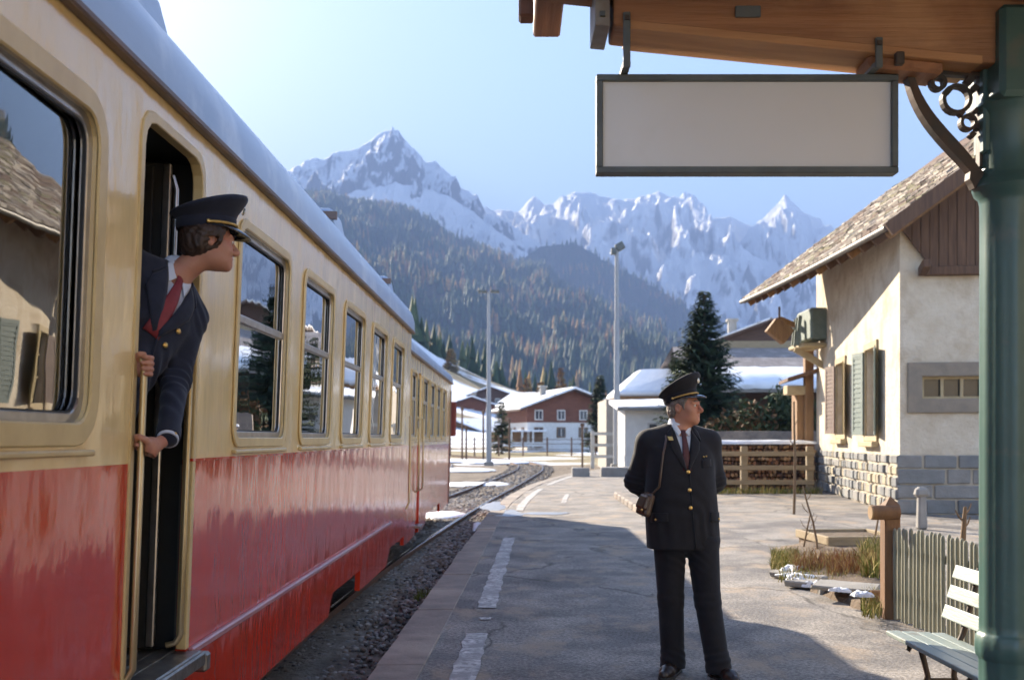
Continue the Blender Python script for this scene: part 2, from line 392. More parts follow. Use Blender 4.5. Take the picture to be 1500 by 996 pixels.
# ------------------------------------------------------------------ platform, tracks, ballast
M_ASPHALT = mat('worn_asphalt', (.165, .153, .143), (.325, .297, .265), (.14, .13, .125), scale=1.6, rough=.82, spec=.35, coord='World', rng=(.36, .64), c3scale=.7, c3rng=(.50, .62), bump=.8, bscale=30, bdist=.012, rvar=.12, detail=10)
def _asphalt_extra():
    nt = M_ASPHALT.node_tree; b = nt.nodes['Principled BSDF']
    src = b.inputs['Base Color'].links[0].from_socket
    v = coords(nt, 'World', (1, .45, 1)); vo = nt.nodes.new('ShaderNodeTexVoronoi'); vo.feature = 'DISTANCE_TO_EDGE'; vo.inputs['Scale'].default_value = .55
    nz = noise(nt, v, 2.2, 4); ad = nt.nodes.new('ShaderNodeVectorMath'); ad.operation = 'MULTIPLY_ADD'; ad.inputs[1].default_value = (.55, .55, .55)
    nt.links.new(nz.outputs[1], ad.inputs[0]); nt.links.new(v, ad.inputs[2]); nt.links.new(ad.outputs[0], vo.inputs['Vector'])
    crack = ramp(nt, vo.outputs[0], [(0.0, 1.0), (.018, 0.0)]).outputs[0]
    n2 = noise(nt, coords(nt, 'World'), .8, 3); gate = ramp(nt, n2.outputs[0], [(.46, 0.0), (.54, .85)]).outputs[0]
    mm = nt.nodes.new('ShaderNodeMath'); mm.operation = 'MULTIPLY'; nt.links.new(crack, mm.inputs[0]); nt.links.new(gate, mm.inputs[1])
    col = mixc(nt, mm.outputs[0], src, (.06, .055, .05))
    fine = noise(nt, coords(nt, 'World'), 38, 5, .8); ff = ramp(nt, fine.outputs[0], [(.42, (.55, .55, .55)), (.59, (1.3, 1.3, 1.3))]).outputs[0]
    col = mixc(nt, 1.0, col, ff, 'MULTIPLY')
    n3 = noise(nt, coords(nt, 'World', (1, .6, 1)), 1.7, 6, .65); st = ramp(nt, n3.outputs[0], [(.52, 0.0), (.64, .7)]).outputs[0]
    col = mixc(nt, st, col, (.34, .265, .19))
    nt.links.new(col, b.inputs['Base Color'])
_asphalt_extra()
M_KERB = mat('platform_edge_concrete', (.29, .245, .205), (.19, .165, .145), (.37, .31, .25), scale=4, rough=.88, bump=.5, bscale=30, coord='World', c3scale=.9)
M_DIRT = mat('ballast_bed', (.16, .13, .10), (.27, .23, .19), (.10, .085, .07), scale=9, rough=.95, spec=.15, coord='World', bump=1, bscale=26, c3scale=1.2, bdist=.05)
M_STONE = [mat('ballast_stone_%s' % n, c, tuple(x * .7 for x in c), scale=8, rough=.9, spec=.2) for n, c in (('grey', (.27, .255, .24)), ('brown', (.20, .155, .12)), ('pale', (.40, .36, .32)), ('dark', (.10, .09, .085)))]
M_RAIL = mat('rail_side_rust', (.16, .085, .05), (.10, .06, .04), scale=12, rough=.7, metal=.3)
M_RAILTOP = mat('rail_polished_head', (.62, .62, .63), (.45, .44, .44), scale=20, rough=.22, metal=1)
M_SLEEPER = mat('sleeper_wood', (.10, .075, .055), (.17, .13, .10), scale=6, rough=.9, stretch=(1, 6, 6), bump=.5)
M_SNOW = mat('old_snow', (.80, .83, .88), (.70, .74, .80), scale=3, rough=.6, bump=.6, bscale=9, bdist=.03)
M_ICE = mat('slush_ice', (.44, .48, .54), (.27, .29, .32), scale=5, rough=.3, bump=.3, bscale=16)
def edge_x(Y): return -1.10 + .029 * Y + (.0035 * (Y - 20) ** 2 if Y > 20 else 0)
# platform slab, follows its edge
pys = np.concatenate([np.linspace(-8, 40, 97), np.linspace(41, 62, 22)])
V = []; Q = []
XR = 30.0
ex = np.array([edge_x(y) for y in pys])
cols = np.concatenate([np.linspace(0, 6, 31), np.linspace(6.5, XR, 24)])
GXp = ex[:, None] + .30 + cols[None, :]; GYp = np.repeat(pys[:, None], len(cols), 1)
GZp = .012 * fbm(GXp / 2.3, GYp / 2.3, 3, 4)
plat = link('platform', grid_mesh('platform', GXp, GYp, GZp, M_ASPHALT)); tag(plat, kind='structure')
random.seed(3)
y = -2.0
while y < 46:
    L = 1.0 + random.uniform(-.03, .25)
    a, b_ = y + .006, y + L - .006
    xa, xb = edge_x(a), edge_x(b_); dz = random.uniform(-.008, .006)
    mb = MB(); z1, z0 = .008 + dz, -.34; j = [random.uniform(-.012, .012) for _ in range(2)]
    v8 = [(xa + j[0], a, z0), (xa + .32, a, z0), (xb + .32, b_, z0), (xb + j[1], b_, z0), (xa + j[0], a, z1), (xa + .32, a, z1 + .004), (xb + .32, b_, z1 + .004), (xb + j[1], b_, z1)]
    mb.add(v8, [(3, 2, 1, 0), (4, 5, 6, 7), (0, 1, 5, 4), (1, 2, 6, 5), (2, 3, 7, 6), (3, 0, 4, 7)])
    mb.build('kerb_slab', M_KERB, plat, bevel=.006)
    y += L
# worn painted dashes
mp_, ntp, bp_ = newmat('worn_line_paint')
_v = coords(ntp, 'World'); _n = noise(ntp, _v, 3.5, 8, .7); _n2 = noise(ntp, _v, 22, 4, .6)
_f = ramp(ntp, _n.outputs[0], [(.44, .85), (.60, 0.0)]).outputs[0]; _f2 = ramp(ntp, _n2.outputs[0], [(.43, .9), (.56, 0.0)]).outputs[0]
_mx = ntp.nodes.new('ShaderNodeMath'); _mx.operation = 'MAXIMUM'; ntp.links.new(_f, _mx.inputs[0]); ntp.links.new(_f2, _mx.inputs[1])
ntp.links.new(mixc(ntp, _mx.outputs[0], (.62, .60, .57), (.22, .21, .205)), bp_.inputs['Base Color']); bp_.inputs['Roughness'].default_value = .75
def dash(y0, y1, off=-.50, wd=.17, w_end=None):
    mb = MB(); n = max(4, int((y1 - y0) / .18)); V = []; Fs = []
    for i in range(n + 1):
        yy = y0 + (y1 - y0) * i / n; xc = off + 1.10 + edge_x(yy)
        for k, s_ in enumerate((-1, 1)):
            x = xc + s_ * (wd / 2 + random.uniform(-.014, .014)); z = .012 * float(fbm(np.array(x / 2.3), np.array(yy / 2.3), 3, 4)) + .008
            V.append((x, yy + random.uniform(-.01, .01), z))
    for i in range(n): Fs.append((2 * i, 2 * i + 1, 2 * i + 3, 2 * i + 2))
    mb.add(V, Fs).build('painted_dash', mp_, plat)
dash(4.2, 8.15); dash(9.35, 15.9); dash(21.9, 31.5); dash(34, 44); dash(24.5, 28.5, off=.42, wd=.12); dash(8.75, 8.85, off=-.47, wd=.1)

def spline(pts, step=.5):
    P_ = [Vector((a, b, 0)) for a, b in pts]; P_ = [P_[0] * 2 - P_[1]] + P_ + [P_[-1] * 2 - P_[-2]]
    out = []
    for i in range(1, len(P_) - 2):
        n = max(2, int((P_[i + 1] - P_[i]).length / step))
        for k in range(n):
            t = k / n; a, b, c, d = P_[i - 1:i + 3]
            out.append(.5 * ((2 * b) + (c - a) * t + (2 * a - 5 * b + 4 * c - d) * t * t + (3 * b - a - 3 * c + d) * t ** 3))
    out.append(P_[-2]); return out
RZ = -.15
def rail_mesh(path):
    prof = [(-.06, -.14), (.06, -.14), (.06, -.125), (.012, -.11), (.012, -.04), (.035, -.03), (.035, -.004), (.028, 0), (-.028, 0), (-.035, -.004), (-.035, -.03), (-.012, -.04), (-.012, -.11), (-.06, -.125)]
    mb = MB(); n = len(prof); V = []; Fs = []; ms = []
    for i, p in enumerate(path):
        d = (path[min(i + 1, len(path) - 1)] - path[max(i - 1, 0)]).normalized(); u = Vector((d.y, -d.x, 0))
        for (a, z) in prof: V.append(p + u * a + Vector((0, 0, z + RZ)))
    for i in range(len(path) - 1):
        for k in range(n):
            k2 = (k + 1) % n; mb.f.append((i * n + k, i * n + k2, (i + 1) * n + k2, (i + 1) * n + k)); mb.m.append(1 if k in (6, 7, 8) else 0)
    mb.v = [tuple(v) for v in V]
    return mb
SLP = MB().box((0, 0, 0), (2.2, .23, .14), jit=.008).mesh('sleeper', M_SLEEPER)
def track(name, pts, gauge, y_from, y_to, label, near=False):
    c = spline(pts); root = empty(name, (c[0].x, c[0].y, 0)); tag(root, label, 'track')
    off = Vector((c[0].x, c[0].y, 0))
    for s_ in (-1, 1):
        path = []
        for i, p in enumerate(c):
            d = (c[min(i + 1, len(c) - 1)] - c[max(i - 1, 0)]).normalized(); path.append(p + Vector((d.y, -d.x, 0)) * s_ * gauge / 2 - off)
        rail_mesh(path).build('rail', [M_RAIL, M_RAILTOP], root, smooth=30)
    acc = 0
    for i in range(1, len(c)):
        acc += (c[i] - c[i - 1]).length
        if acc > .66 and y_from < c[i].y < y_to:
            acc = 0; d = (c[i] - c[i - 1]).normalized()
            link('sleeper', SLP, root, c[i] - off + Vector((0, 0, RZ - .145 - .062)), (0, 0, math.atan2(-d.x, d.y)))
    return c
T1 = track('railway_track', [(-2.66, -6), (-2.56, 5), (-2.40, 12), (-2.06, 18), (-1.32, 28), (-.45, 38), (.28, 47), (.95, 57), (1.0, 68), (-.4, 82), (-4, 98), (-10, 114), (-22, 132)], 1.40, 9, 75, 'rails beside the platform, under the red train and curving away past it')
T2 = track('railway_track', [(-9.0, 12), (-8.2, 22), (-6.6, 34), (-5.2, 45), (-4.3, 56), (-4.6, 68), (-6.6, 82), (-11, 98), (-18, 114), (-30, 130)], 1.40, 22, 75, 'siding of rusty rails behind the train, parallel to the platform track')
T3 = track('railway_track', [(-15, 20), (-13, 34), (-10.5, 46), (-8.6, 58), (-8.4, 70), (-11, 84), (-17, 100), (-26, 116)], 1.40, 30, 75, 'outermost siding of rails with snow lying along it by the meadow')
# ballast bed
by = np.linspace(-8, 80, 177); bx = np.linspace(-24, 0, 73)
BXg, BYg = np.meshgrid(bx, by)
exl = np.array([edge_x(y) if y < 62 else edge_x(62) for y in by])
BXg = BXg + (exl[:, None] + .05)
tri = np.min(np.stack([np.abs(BXg - np.interp(BYg, [p.y for p in T], [p.x for p in T])) for T in (T1, T2, T3)]), 0)
BZg = -.30 + .06 * np.clip(1.6 - tri, 0, .6) / .6 + .035 * fbm(BXg * 1.7, BYg * 1.7, 3, 3)
BZg = np.where(BYg > 70, BZg - (BYg - 70) * .02, BZg)
tag(link('track_bed', grid_mesh('track_bed', BXg, BYg, BZg, M_DIRT)), kind='structure')
# loose stones in the gap and along the rails
rs = np.random.RandomState(5)
ico = bmesh.new(); bmesh.ops.create_icosphere(ico, subdivisions=1, radius=1); ico.verts.ensure_lookup_table()
IV = np.array([v.co[:] for v in ico.verts]); IF = np.array([[v.index for v in f.verts] for f in ico.faces]); ico.free()
def scatter_stones(n, pos, smin, smax, name, seed, flat=.7, mats=None, label=None):
    r = np.random.RandomState(seed); n = len(pos)
    S = (smin + (smax - smin) * r.rand(n) ** 2.2)[:, None, None]
    V = IV[None] * (1 + .38 * (r.rand(n, len(IV), 1) - .5)) * S * (0.65 + .7 * r.rand(n, 1, 3)) * np.array([1, 1, flat])
    a = r.rand(n) * 6.28; ca, sa = np.cos(a)[:, None], np.sin(a)[:, None]
    V = np.stack([V[..., 0] * ca - V[..., 1] * sa, V[..., 0] * sa + V[..., 1] * ca, V[..., 2]], -1) + pos[:, None, :]
    q = IF[None] + (np.arange(n) * len(IV))[:, None, None]
    mi = np.repeat(r.choice(len(M_STONE), n, p=[.4, .3, .12, .18]), len(IF))
    o = link(name, np_mesh(name, V.reshape(-1, 3), q.reshape(-1, 3), mats or M_STONE, False, mi)); return o
n = 9000; yy = 3 + 27 * rs.rand(n) ** 1.5; xe = np.array([edge_x(t) for t in yy])
lo = -2.7 + .03 * yy; xx = lo + (xe - .03 - lo) * rs.rand(n); pos = np.stack([xx, yy, -.262 + .012 * rs.rand(n)], -1)
tag(scatter_stones(n, pos, .018, .075, 'ballast', 5), 'loose grey and brown ballast stones between train and platform edge', 'ballast', kind='stuff')
n = 5000; yy = 24 + 45 * rs.rand(n) ** 1.4; xx = np.interp(yy, [p.y for p in T1], [p.x for p in T1]) + (rs.rand(n) - .5) * 2.6
pos = np.stack([xx, yy, np.full(n, -.245)], -1); pos = pos[(pos[:, 0] < np.array([edge_x(t) for t in yy]) - .05)]
tag(scatter_stones(len(pos), pos, .03, .075, 'ballast', 6), 'pale ballast stones between the curving rails beyond the train', 'ballast', kind='stuff')

def blob_patch(name, m, cx_, cy_, rx, ry, z, h, seed, parent=None, rot=0, n=26, rg=1.0):
    """irregular low mound of snow"""
    V = []; Fs = []; rings = [(1, 0), (.93, .55), (.7, .9), (.35, 1.0)]
    ca, sa = math.cos(rot), math.sin(rot)
    for (rr, hh) in rings:
        for k in range(n):
            a = 2 * math.pi * k / n
            w_ = 1 + rg * .55 * float(perlin(np.array(math.cos(a) * 1.3 + seed * 3.1), np.array(math.sin(a) * 1.3 + seed))) + rg * .22 * float(perlin(np.array(math.cos(a) * 4 + seed), np.array(math.sin(a) * 4 + seed)))
            x, y_ = rx * rr * w_ * math.cos(a), ry * rr * w_ * math.sin(a)
            V.append((x * ca - y_ * sa, x * sa + y_ * ca, h * hh * (1 + (rg - .6) * .8 * float(perlin(np.array(x / rx * 2.3 + seed), np.array(y_ / ry * 2.3))))))
    for i in range(len(rings) - 1):
        for k in range(n): Fs.append((i * n + k, i * n + (k + 1) % n, (i + 1) * n + (k + 1) % n, (i + 1) * n + k))
    Fs.append(tuple((len(rings) - 1) * n + k for k in range(n)))
    o = MB().add(V, Fs).build(name, m, parent, smooth=60, loc=(cx_, cy_, z)); return o
for i, (px, py, rx, ry, z, m, h) in enumerate([(722, 742, .26, 1.6, .008, M_ICE, .008), (745, 752, .3, .9, .006, M_ICE, .006), (800, 752, .5, .35, .006, M_ICE, .005), (703, 757, .14, .8, -.2, M_SNOW, .07), (648, 740, .55, .9, -.24, M_SNOW, .07),
        (672, 689, 2.2, 2.5, -.25, M_SNOW, .12), (690, 676, 4.0, 3.0, -.26, M_SNOW, .14), (735, 678, 3.2, 2.0, -.26, M_SNOW, .12), (670, 664, 6, 6, -.28, M_SNOW, .15), (725, 663, 7, 4, -.28, M_SNOW, .15), (800, 661, 9, 3.5, -.3, M_SNOW, .2), (870, 664, 6, 3, -.3, M_SNOW, .2), (850, 668, 3, 2, -.3, M_SNOW, .15), (700, 700, 1.2, 1.6, -.26, M_SNOW, .08)]):
    Y = gnd(py, z if py < 700 else 0); lab = ['flat pale slush frozen along the platform edge', 'thin ice sheet on asphalt by the painted dashes', 'thin frozen puddle on the asphalt in the shade', 'small snow heap against the platform edge beside the rail', 'snow patch beside the end of the train between rails'][i] if i < 5 else 'old snow lying among the sidings beyond the train'
    o = blob_patch('snow_patch', m, PX(px, Y), Y, rx, ry, z, h, i + 1); tag(o, lab, 'snow patch', 'snow patches among the sidings' if i >= 5 else None)
# low kerb on the platform by the officer, with a drain hollow beside it
kp = [P(905, 728, gnd(728)), P(922, 741, gnd(741)), P(948, 757, gnd(757))]
kr = empty('kerb', (kp[0].x, kp[0].y, 0)); tag(kr, 'short broken pale stone kerb on the asphalt behind the standing officer', 'kerb')
for i in range(7):
    t = i / 7; a = kp[0].lerp(kp[2], t); b2 = kp[0].lerp(kp[2], t + 1 / 7 - .012)
    MB().bar(Vector((a.x, a.y, .06)) - kr.location, Vector((b2.x, b2.y, .06)) - kr.location, .2, .16).build('kerb_stone', M_KERB, kr, bevel=.03)
# ------------------------------------------------------------------ train
PHI, CANT, HW = .0097, R(2.2), 1.2
def car_matrix(): return Matrix.Rotation(-PHI, 4, 'Z') @ Matrix.Translation((-1.5 - HW - .063, 0, RZ)) @ Matrix.Rotation(CANT, 4, 'Y')
M_RED = paint('red_coach_paint', (.64, .052, .022), (.55, .042, .02), (.48, .08, .045), rough=.07, sc=.5)
M_CREAM = paint('cream_coach_paint', (.86, .60, .25), (.88, .66, .33), (.74, .46, .24), rough=.16, sc=.35)
M_RIM = mat('cream_window_rim', (.70, .52, .24), (.58, .41, .18), scale=6, rough=.35)
M_ROOF = mat('blue_grey_roof', (.26, .34, .48), (.33, .41, .54), (.48, .54, .63), scale=3, rough=.3, spec=.5, c3scale=2, stretch=(1, .3, 1), bump=.15, bscale=6)
M_ALU = mat('brushed_window_frame', (.55, .52, .48), (.42, .39, .36), scale=14, rough=.3, metal=.9)
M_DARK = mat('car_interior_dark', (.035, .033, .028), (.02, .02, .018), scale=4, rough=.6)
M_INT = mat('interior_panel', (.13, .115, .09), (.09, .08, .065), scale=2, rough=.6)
M_BLACK = mat('black_rubber', (.018, .018, .018), (.03, .03, .03), scale=8, rough=.6)
M_GLASS = glassmat('car_window_glass', (.62, .70, .72), 1.52, 2.8)
M_GLASSD = glassmat('dark_door_glass', (.3, .33, .33), 1.52, 1.2)
M_BRONZE = mat('worn_brass_rail', (.46, .33, .15), (.58, .47, .30), scale=9, rough=.35, metal=.75, stretch=(1, 1, .3))
M_STEEL = mat('worn_step_steel', (.30, .28, .25), (.16, .145, .13), scale=12, rough=.38, metal=.8, bump=.2, bscale=40)
M_GUT = mat('rain_gutter', (.19, .12, .09), (.12, .09, .08), scale=5, rough=.5)
M_UNDER = mat('underframe_grime', (.05, .04, .033), (.025, .022, .02), scale=6, rough=.9)
M_SEAT = mat('seat_cloth', (.11, .05, .035), (.16, .08, .05), scale=10, rough=.9)
M_TAIL = mat('dull_red_panel', (.24, .045, .03), (.17, .035, .025), scale=4, rough=.6)
M_PINK = mat('red_trim_strip', (.40, .15, .15), (.46, .25, .25), scale=5, rough=.22, stretch=(1, .3, 1))
def side(u, v, w_): return (HW - w_, u, v)         # plate drawn in (y,z), thickness inwards
def sideo(u, v, w_): return (HW + w_, u, v)        # proud of the wall
def farside(u, v, w_): return (-HW + w_, u, v)
def car_window(car, y0, y1, z0, z1, rad, div, rim=.055, wide=False):
    A = rrect(y0 - rim, z0 - rim, y1 + rim, z1 + rim, rad + rim); B = rrect(y0 + .004, z0 + .004, y1 - .004, z1 - .004, rad)
    root = MB().ring(A, B, .014, sideo).build('window', M_RIM, car, bevel=.006)
    B2 = rrect(y0 - .012, z0 - .012, y1 + .012, z1 + .012, rad + .01); C_ = rrect(y0 + .035, z0 + .035, y1 - .035, z1 - .035, max(rad - .02, .02))
    MB().ring(B2, C_, .03, lambda u, v, q: (HW - .045 + q, u, v)).build('frame', M_ALU, root, bevel=.004)
    MB().ring(rrect(y0 + .03, z0 + .03, y1 - .03, z1 - .03, max(rad - .02, .02)), rrect(y0 + .042, z0 + .042, y1 - .042, z1 - .042, max(rad - .03, .02)), .012, lambda u, v, q: (HW - .033 + q, u, v)).build('gasket', M_BLACK, root)
    zs = [z0 + .03] + ([div] if div else []) + [z1 - .03]
    for a, b in zip(zs[:-1], zs[1:]):
        dx = .027 if a == zs[0] else .020; d2 = .010 if wide else 0; d3 = -.022 if wide else 0
        MB().add([(HW - .055 + dx + d2, y0 + .03, a), (HW - .055 + dx + d3, y1 - .03, a), (HW - .055 + dx + d3, y1 - .03, b), (HW - .055 + dx + d2, y0 + .03, b)], [(0, 1, 2, 3)]).build('pane', M_GLASS, root)
    if div:
        MB().box((HW - .028, (y0 + y1) / 2, div), (.03, y1 - y0 - .02, .05)).build('divider', M_ALU, root, bevel=.008)
    MB().box((HW + .012, (y0 + y1) / 2, z0 - rim - .022), (.03, y1 - y0 + .05, .022)).build('drip_sill', M_RIM if not wide else M_RIM, root, bevel=.006)
def railcar(name, label, y0, y1, zg, zr, zred, lower, wins, doors, vents, seats, interior=True):
    car = empty(name); car.matrix_world = car_matrix(); tag(car, label, 'railcar', 'coupled coaches of the train')
    T = .05
    # cream upper wall: notch each door from below
    outer = [(y0, zred)]
    for (d0, d1, dz) in doors:
        rr = .12
        outer += [(d0, zred), (d0, dz - rr)] + [(d0 + rr - rr * math.cos(R(a)), dz - rr + rr * math.sin(R(a))) for a in (30, 60, 90)] + [(d1 - rr + rr * math.sin(R(a)), dz - rr + rr * math.cos(R(a))) for a in (0, 30, 60)] + [(d1, dz - rr), (d1, zred)]
    outer += [(y1, zred), (y1, zg), (y0, zg)]
    holes = [rrect(a, b, c, d, r_) for (a, b, c, d, r_, _) in [(w_[0], w_[2], w_[1], w_[3], w_[4], 0) for w_ in wins]]
    holed(outer, holes, T, side, 'cream_side_panel', M_CREAM, car)
    for pl in lower: holed(pl, [], T, side, 'red_side_panel', M_RED, car)
    # far side, roof, ends, floor, ceiling
    holed([(y0, .3), (y1, .3), (y1, zg), (y0, zg)], [rrect(w_[0], w_[2], w_[1], w_[3], .06) for w_ in wins], T, farside, 'far_side_panel', M_CREAM, car)
    mb = MB()
    for w_ in wins: mb.box((-HW + .07, (w_[0] + w_[1]) / 2, (w_[2] + w_[3]) / 2), (.02, w_[1] - w_[0] + .1, w_[3] - w_[2] + .1))
    mb.build('light_blocking_blind', M_INT, car)  # closed blinds invented on the far windows to keep the interior dark
    prof = []
    for k in range(0, 25):
        a = math.pi * k / 24; c_, s_ = math.cos(a), math.sin(a)
        prof.append(((HW + .035) * math.copysign(abs(c_) ** .62, c_), zg + (zr - zg) * s_ ** .75))
    V = [(x, y_, z) for y_ in (y0 - .02, y1 + .02) for x, z in prof]; n = len(prof)
    Fs = [(i, i + 1, n + i + 1, n + i) for i in range(n - 1)] + [tuple(range(n - 1, -1, -1)), tuple(range(n, 2 * n)), (0, n, 2 * n - 1, n - 1)]
    roof = MB().add(V, Fs).build('roof', M_ROOF, car, smooth=40)
    MB().box((HW + .022, (y0 + y1) / 2, zg - .012), (.05, y1 - y0 + .03, .034)).build('gutter', M_GUT, roof, bevel=.008)
    for (vy, vx, sz) in vents:
        zz = zg + (zr - zg) * math.sqrt(max(0, 1 - (abs(vx) / HW) ** 3)) 
        v_ = MB().box((vx, vy, zz + .03), (.34 * sz, .62 * sz, .20 * sz), taper=(.72, .82)).build('roof_ventilator', M_ROOF, roof, bevel=.03, seg=2)
        MB().box((vx + .10 * sz, vy - .28 * sz, zz + .05), (.16 * sz, .04, .07 * sz)).build('louvre', M_GUT, v_)
    for k, ye in enumerate((y0 + .03, y1 - .03)):
        MB().box((0, ye, (zg + .3) / 2 + .02), (2 * HW - .12, .05, zg - .35)).build('end_wall', M_RED if k else M_CREAM, car)
    fl = doors[0] if doors else None
    MB().box((0, (y0 + y1) / 2, .62), (2 * HW - .14, y1 - y0 - .1, .1)).build('floor', M_UNDER, car)
    MB().box((0, (y0 + y1) / 2, zg - .03), (2 * HW - .14, y1 - y0 - .1, .03)).build('ceiling_panel', M_INT, car)
    MB().box((-HW + .14, (y0 + y1) / 2, 1.15), (.02, y1 - y0 - .2, .95)).build('wall_lining', M_INT, car)
    MB().box((HW - .075, (doors[0][1] + y1) / 2 if doors else (y0 + y1) / 2, 1.12), (.02, y1 - (doors[0][1] if doors else y0) - .16, .9)).build('wall_lining', M_INT, car)
    u = MB(); u.box((0, (y0 + y1) / 2, .40), (1.5, y1 - y0 - .6, .3)); u.build('underframe', M_UNDER, car)
    for yc in (y0 + 2.2, y1 - 4.4 if y1 - y0 > 12 else y1 - 2.2):
        bg_ = MB(); bg_.box((0, yc, .36), (1.9, 2.2, .16)); bo = bg_.build('bogie', M_UNDER, car, bevel=.03)
        for dy in (-.8, .8):
            for sx in (-.7, .7):
                wv = MB().lathe([(.02, -.07), (.37, -.07), (.37, -.05), (.34, -.045), (.335, .05), (.02, .06)], 20).build('wheel', M_RAIL, bo, smooth=40)
                wv.location = (sx, yc + dy, .34); wv.rotation_euler = (0, R(90 if sx > 0 else -90), 0)
    for sy, sgn in seats:
        for sx in (-.62, .62):
            s_ = MB(); s_.box((sx, sy, 1.02), (.85, .45, .14)); s_.box((sx, sy + sgn * .25, 1.42), (.85, .10, .85)); s_.build('seat', M_SEAT, car, bevel=.04, seg=2)
    return car
W1 = [(2.30, 3.62, 1.745, 2.80, .10)] + [(5.47 + 1.62 * i, 6.60 + 1.62 * i - (.06 if i else 0), 1.70, 2.80, .075) for i in range(5)]
LOW1 = [[(-1, .27), (4.03, .27), (4.03, 1.6), (-1, 1.6)],
        [(4.82, .27), (8.45, .27), (8.62, .44), (10.1, .44), (10.1, .24), (12.1, .24), (12.35, .42), (13.85, .42), (13.85, 1.6), (4.82, 1.6)], [(4.03, .27), (4.82, .27), (4.82, .60), (4.03, .60)]]
car1 = railcar('railcar', 'red and cream coach with open door where a uniformed man leans out', -1, 13.85, 3.09, 3.62, 1.6, LOW1, W1, [(4.03, 4.82, 2.97)],
               [(4.35, .92, 1.0), (8.9, .95, .9), (12.5, .95, .85)], [(6.2, 1), (7.0, -1), (7.9, 1), (8.7, -1), (9.6, 1), (10.4, -1), (11.4, 1), (12.2, -1), (2.2, 1)])
for i, w_ in enumerate(W1): car_window(car1, w_[0], w_[1], w_[2], w_[3], w_[4], None if i == 0 else 2.33, rim=.075 if i == 0 else .05, wide=(i == 0))
MB().box((HW + .012, 8.55, .72), (.032, 7.42, .036)).build('trim_strip', M_PINK, car1, bevel=.008)
MB().box((HW + .006, 9.3, 1.60), (.014, 9.05, .012)).build('trim_strip', M_RED, car1)
# door surround, vestibule, folded leaf, sill, handrails
dA = []; dB = []
def door_loop(o_):
    rr = .12 - o_ * .3; d0, d1, dz = 4.03 + o_, 4.82 - o_, 2.97 - o_
    return [(d0, .74), (d0, dz - rr)] + [(d0 + rr - rr * math.cos(R(a)), dz - rr + rr * math.sin(R(a))) for a in (30, 60, 90)] + [(d1 - rr + rr * math.sin(R(a)), dz - rr + rr * math.cos(R(a))) for a in (0, 30, 60)] + [(d1, dz - rr), (d1, .74)]
A_, B_ = door_loop(-.012), door_loop(.03)
mb = MB(); nA = len(A_)
V = [(HW - .04, a, b) for a, b in A_] + [(HW - .04, a, b) for a, b in B_] + [(HW + .008, a, b) for a, b in A_] + [(HW + .008, a, b) for a, b in B_]
Fs = []
for i in range(nA - 1):
    Fs += [(i, nA + i, nA + i + 1, i + 1), (2 * nA + i, 2 * nA + i + 1, 3 * nA + i + 1, 3 * nA + i), (i, i + 1, 2 * nA + i + 1, 2 * nA + i), (nA + i, 3 * nA + i, 3 * nA + i + 1, nA + i + 1)]
door = mb.add(V, Fs).build('door_surround', M_RIM, car1, bevel=.004)
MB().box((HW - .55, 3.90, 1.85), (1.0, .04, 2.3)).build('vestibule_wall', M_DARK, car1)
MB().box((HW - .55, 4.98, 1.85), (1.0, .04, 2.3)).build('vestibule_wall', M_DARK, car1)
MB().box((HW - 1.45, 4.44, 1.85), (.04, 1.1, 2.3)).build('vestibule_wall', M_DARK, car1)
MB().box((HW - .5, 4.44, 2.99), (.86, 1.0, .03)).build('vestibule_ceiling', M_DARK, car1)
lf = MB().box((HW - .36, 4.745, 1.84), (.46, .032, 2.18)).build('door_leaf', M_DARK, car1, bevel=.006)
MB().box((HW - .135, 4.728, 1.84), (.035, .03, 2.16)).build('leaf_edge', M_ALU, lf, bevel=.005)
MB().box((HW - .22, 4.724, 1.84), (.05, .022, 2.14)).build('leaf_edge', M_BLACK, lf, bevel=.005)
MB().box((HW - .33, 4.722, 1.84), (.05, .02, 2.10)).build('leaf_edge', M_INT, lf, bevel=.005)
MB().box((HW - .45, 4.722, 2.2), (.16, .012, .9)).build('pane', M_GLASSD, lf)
MB().box((HW - .075, 4.775, 2.08), (.05, .05, .42)).build('grab_plate', M_BRONZE, door, bevel=.015, seg=2)
sill = MB().box((HW - .14, 4.43, .70), (.40, .86, .05)).build('door_sill', M_STEEL, car1, bevel=.006)
MB().box((HW + .055, 4.43, .685), (.04, .92, .065)).build('sill_edge', M_STEEL, sill, bevel=.008)
MB().box((HW + .045, 4.90, .665), (.075, .075, .09)).build('sill_bracket', M_STEEL, sill, bevel=.012)
for k in range(4): MB().box((HW - .29 + .075 * k, 4.43, .727), (.022, .8, .006)).build('tread_rib', M_STEEL, sill)
RX, RY1, RY2 = HW + .035, 4.055, 4.775
def handrail(y_, z0, z1, r_=.0135, x_=RX, dy=0):
    pts = [(x_ - .05, y_ + dy, z1 + .0), (x_ - .02, y_, z1 - .004), (x_, y_, z1 - .04), (x_, y_, z0 + .05), (x_ - .02, y_ - .005, z0 + .012), (x_ - .06, y_ - .01, z0)]
    MB().tube(pts, r_, 12).build('handrail', M_BRONZE, car1, smooth=60)
handrail(RY1, .76, 2.02); handrail(RY2, .76, 1.99, .014, HW - .015)
MB().tube([(HW - .07, 4.11, 2.9), (HW - .05, 4.11, 2.86), (HW - .05, 4.11, 1.3), (HW - .07, 4.11, 1.26)], .011, 10).build('handrail', M_BRONZE, car1, smooth=60)
MB().tube([(HW - .10, 4.69, 2.86), (HW - .08, 4.69, 2.8), (HW - .08, 4.69, 2.05), (HW - .10, 4.69, 2.0)], .011, 10).build('handrail', M_ALU, car1, smooth=60)
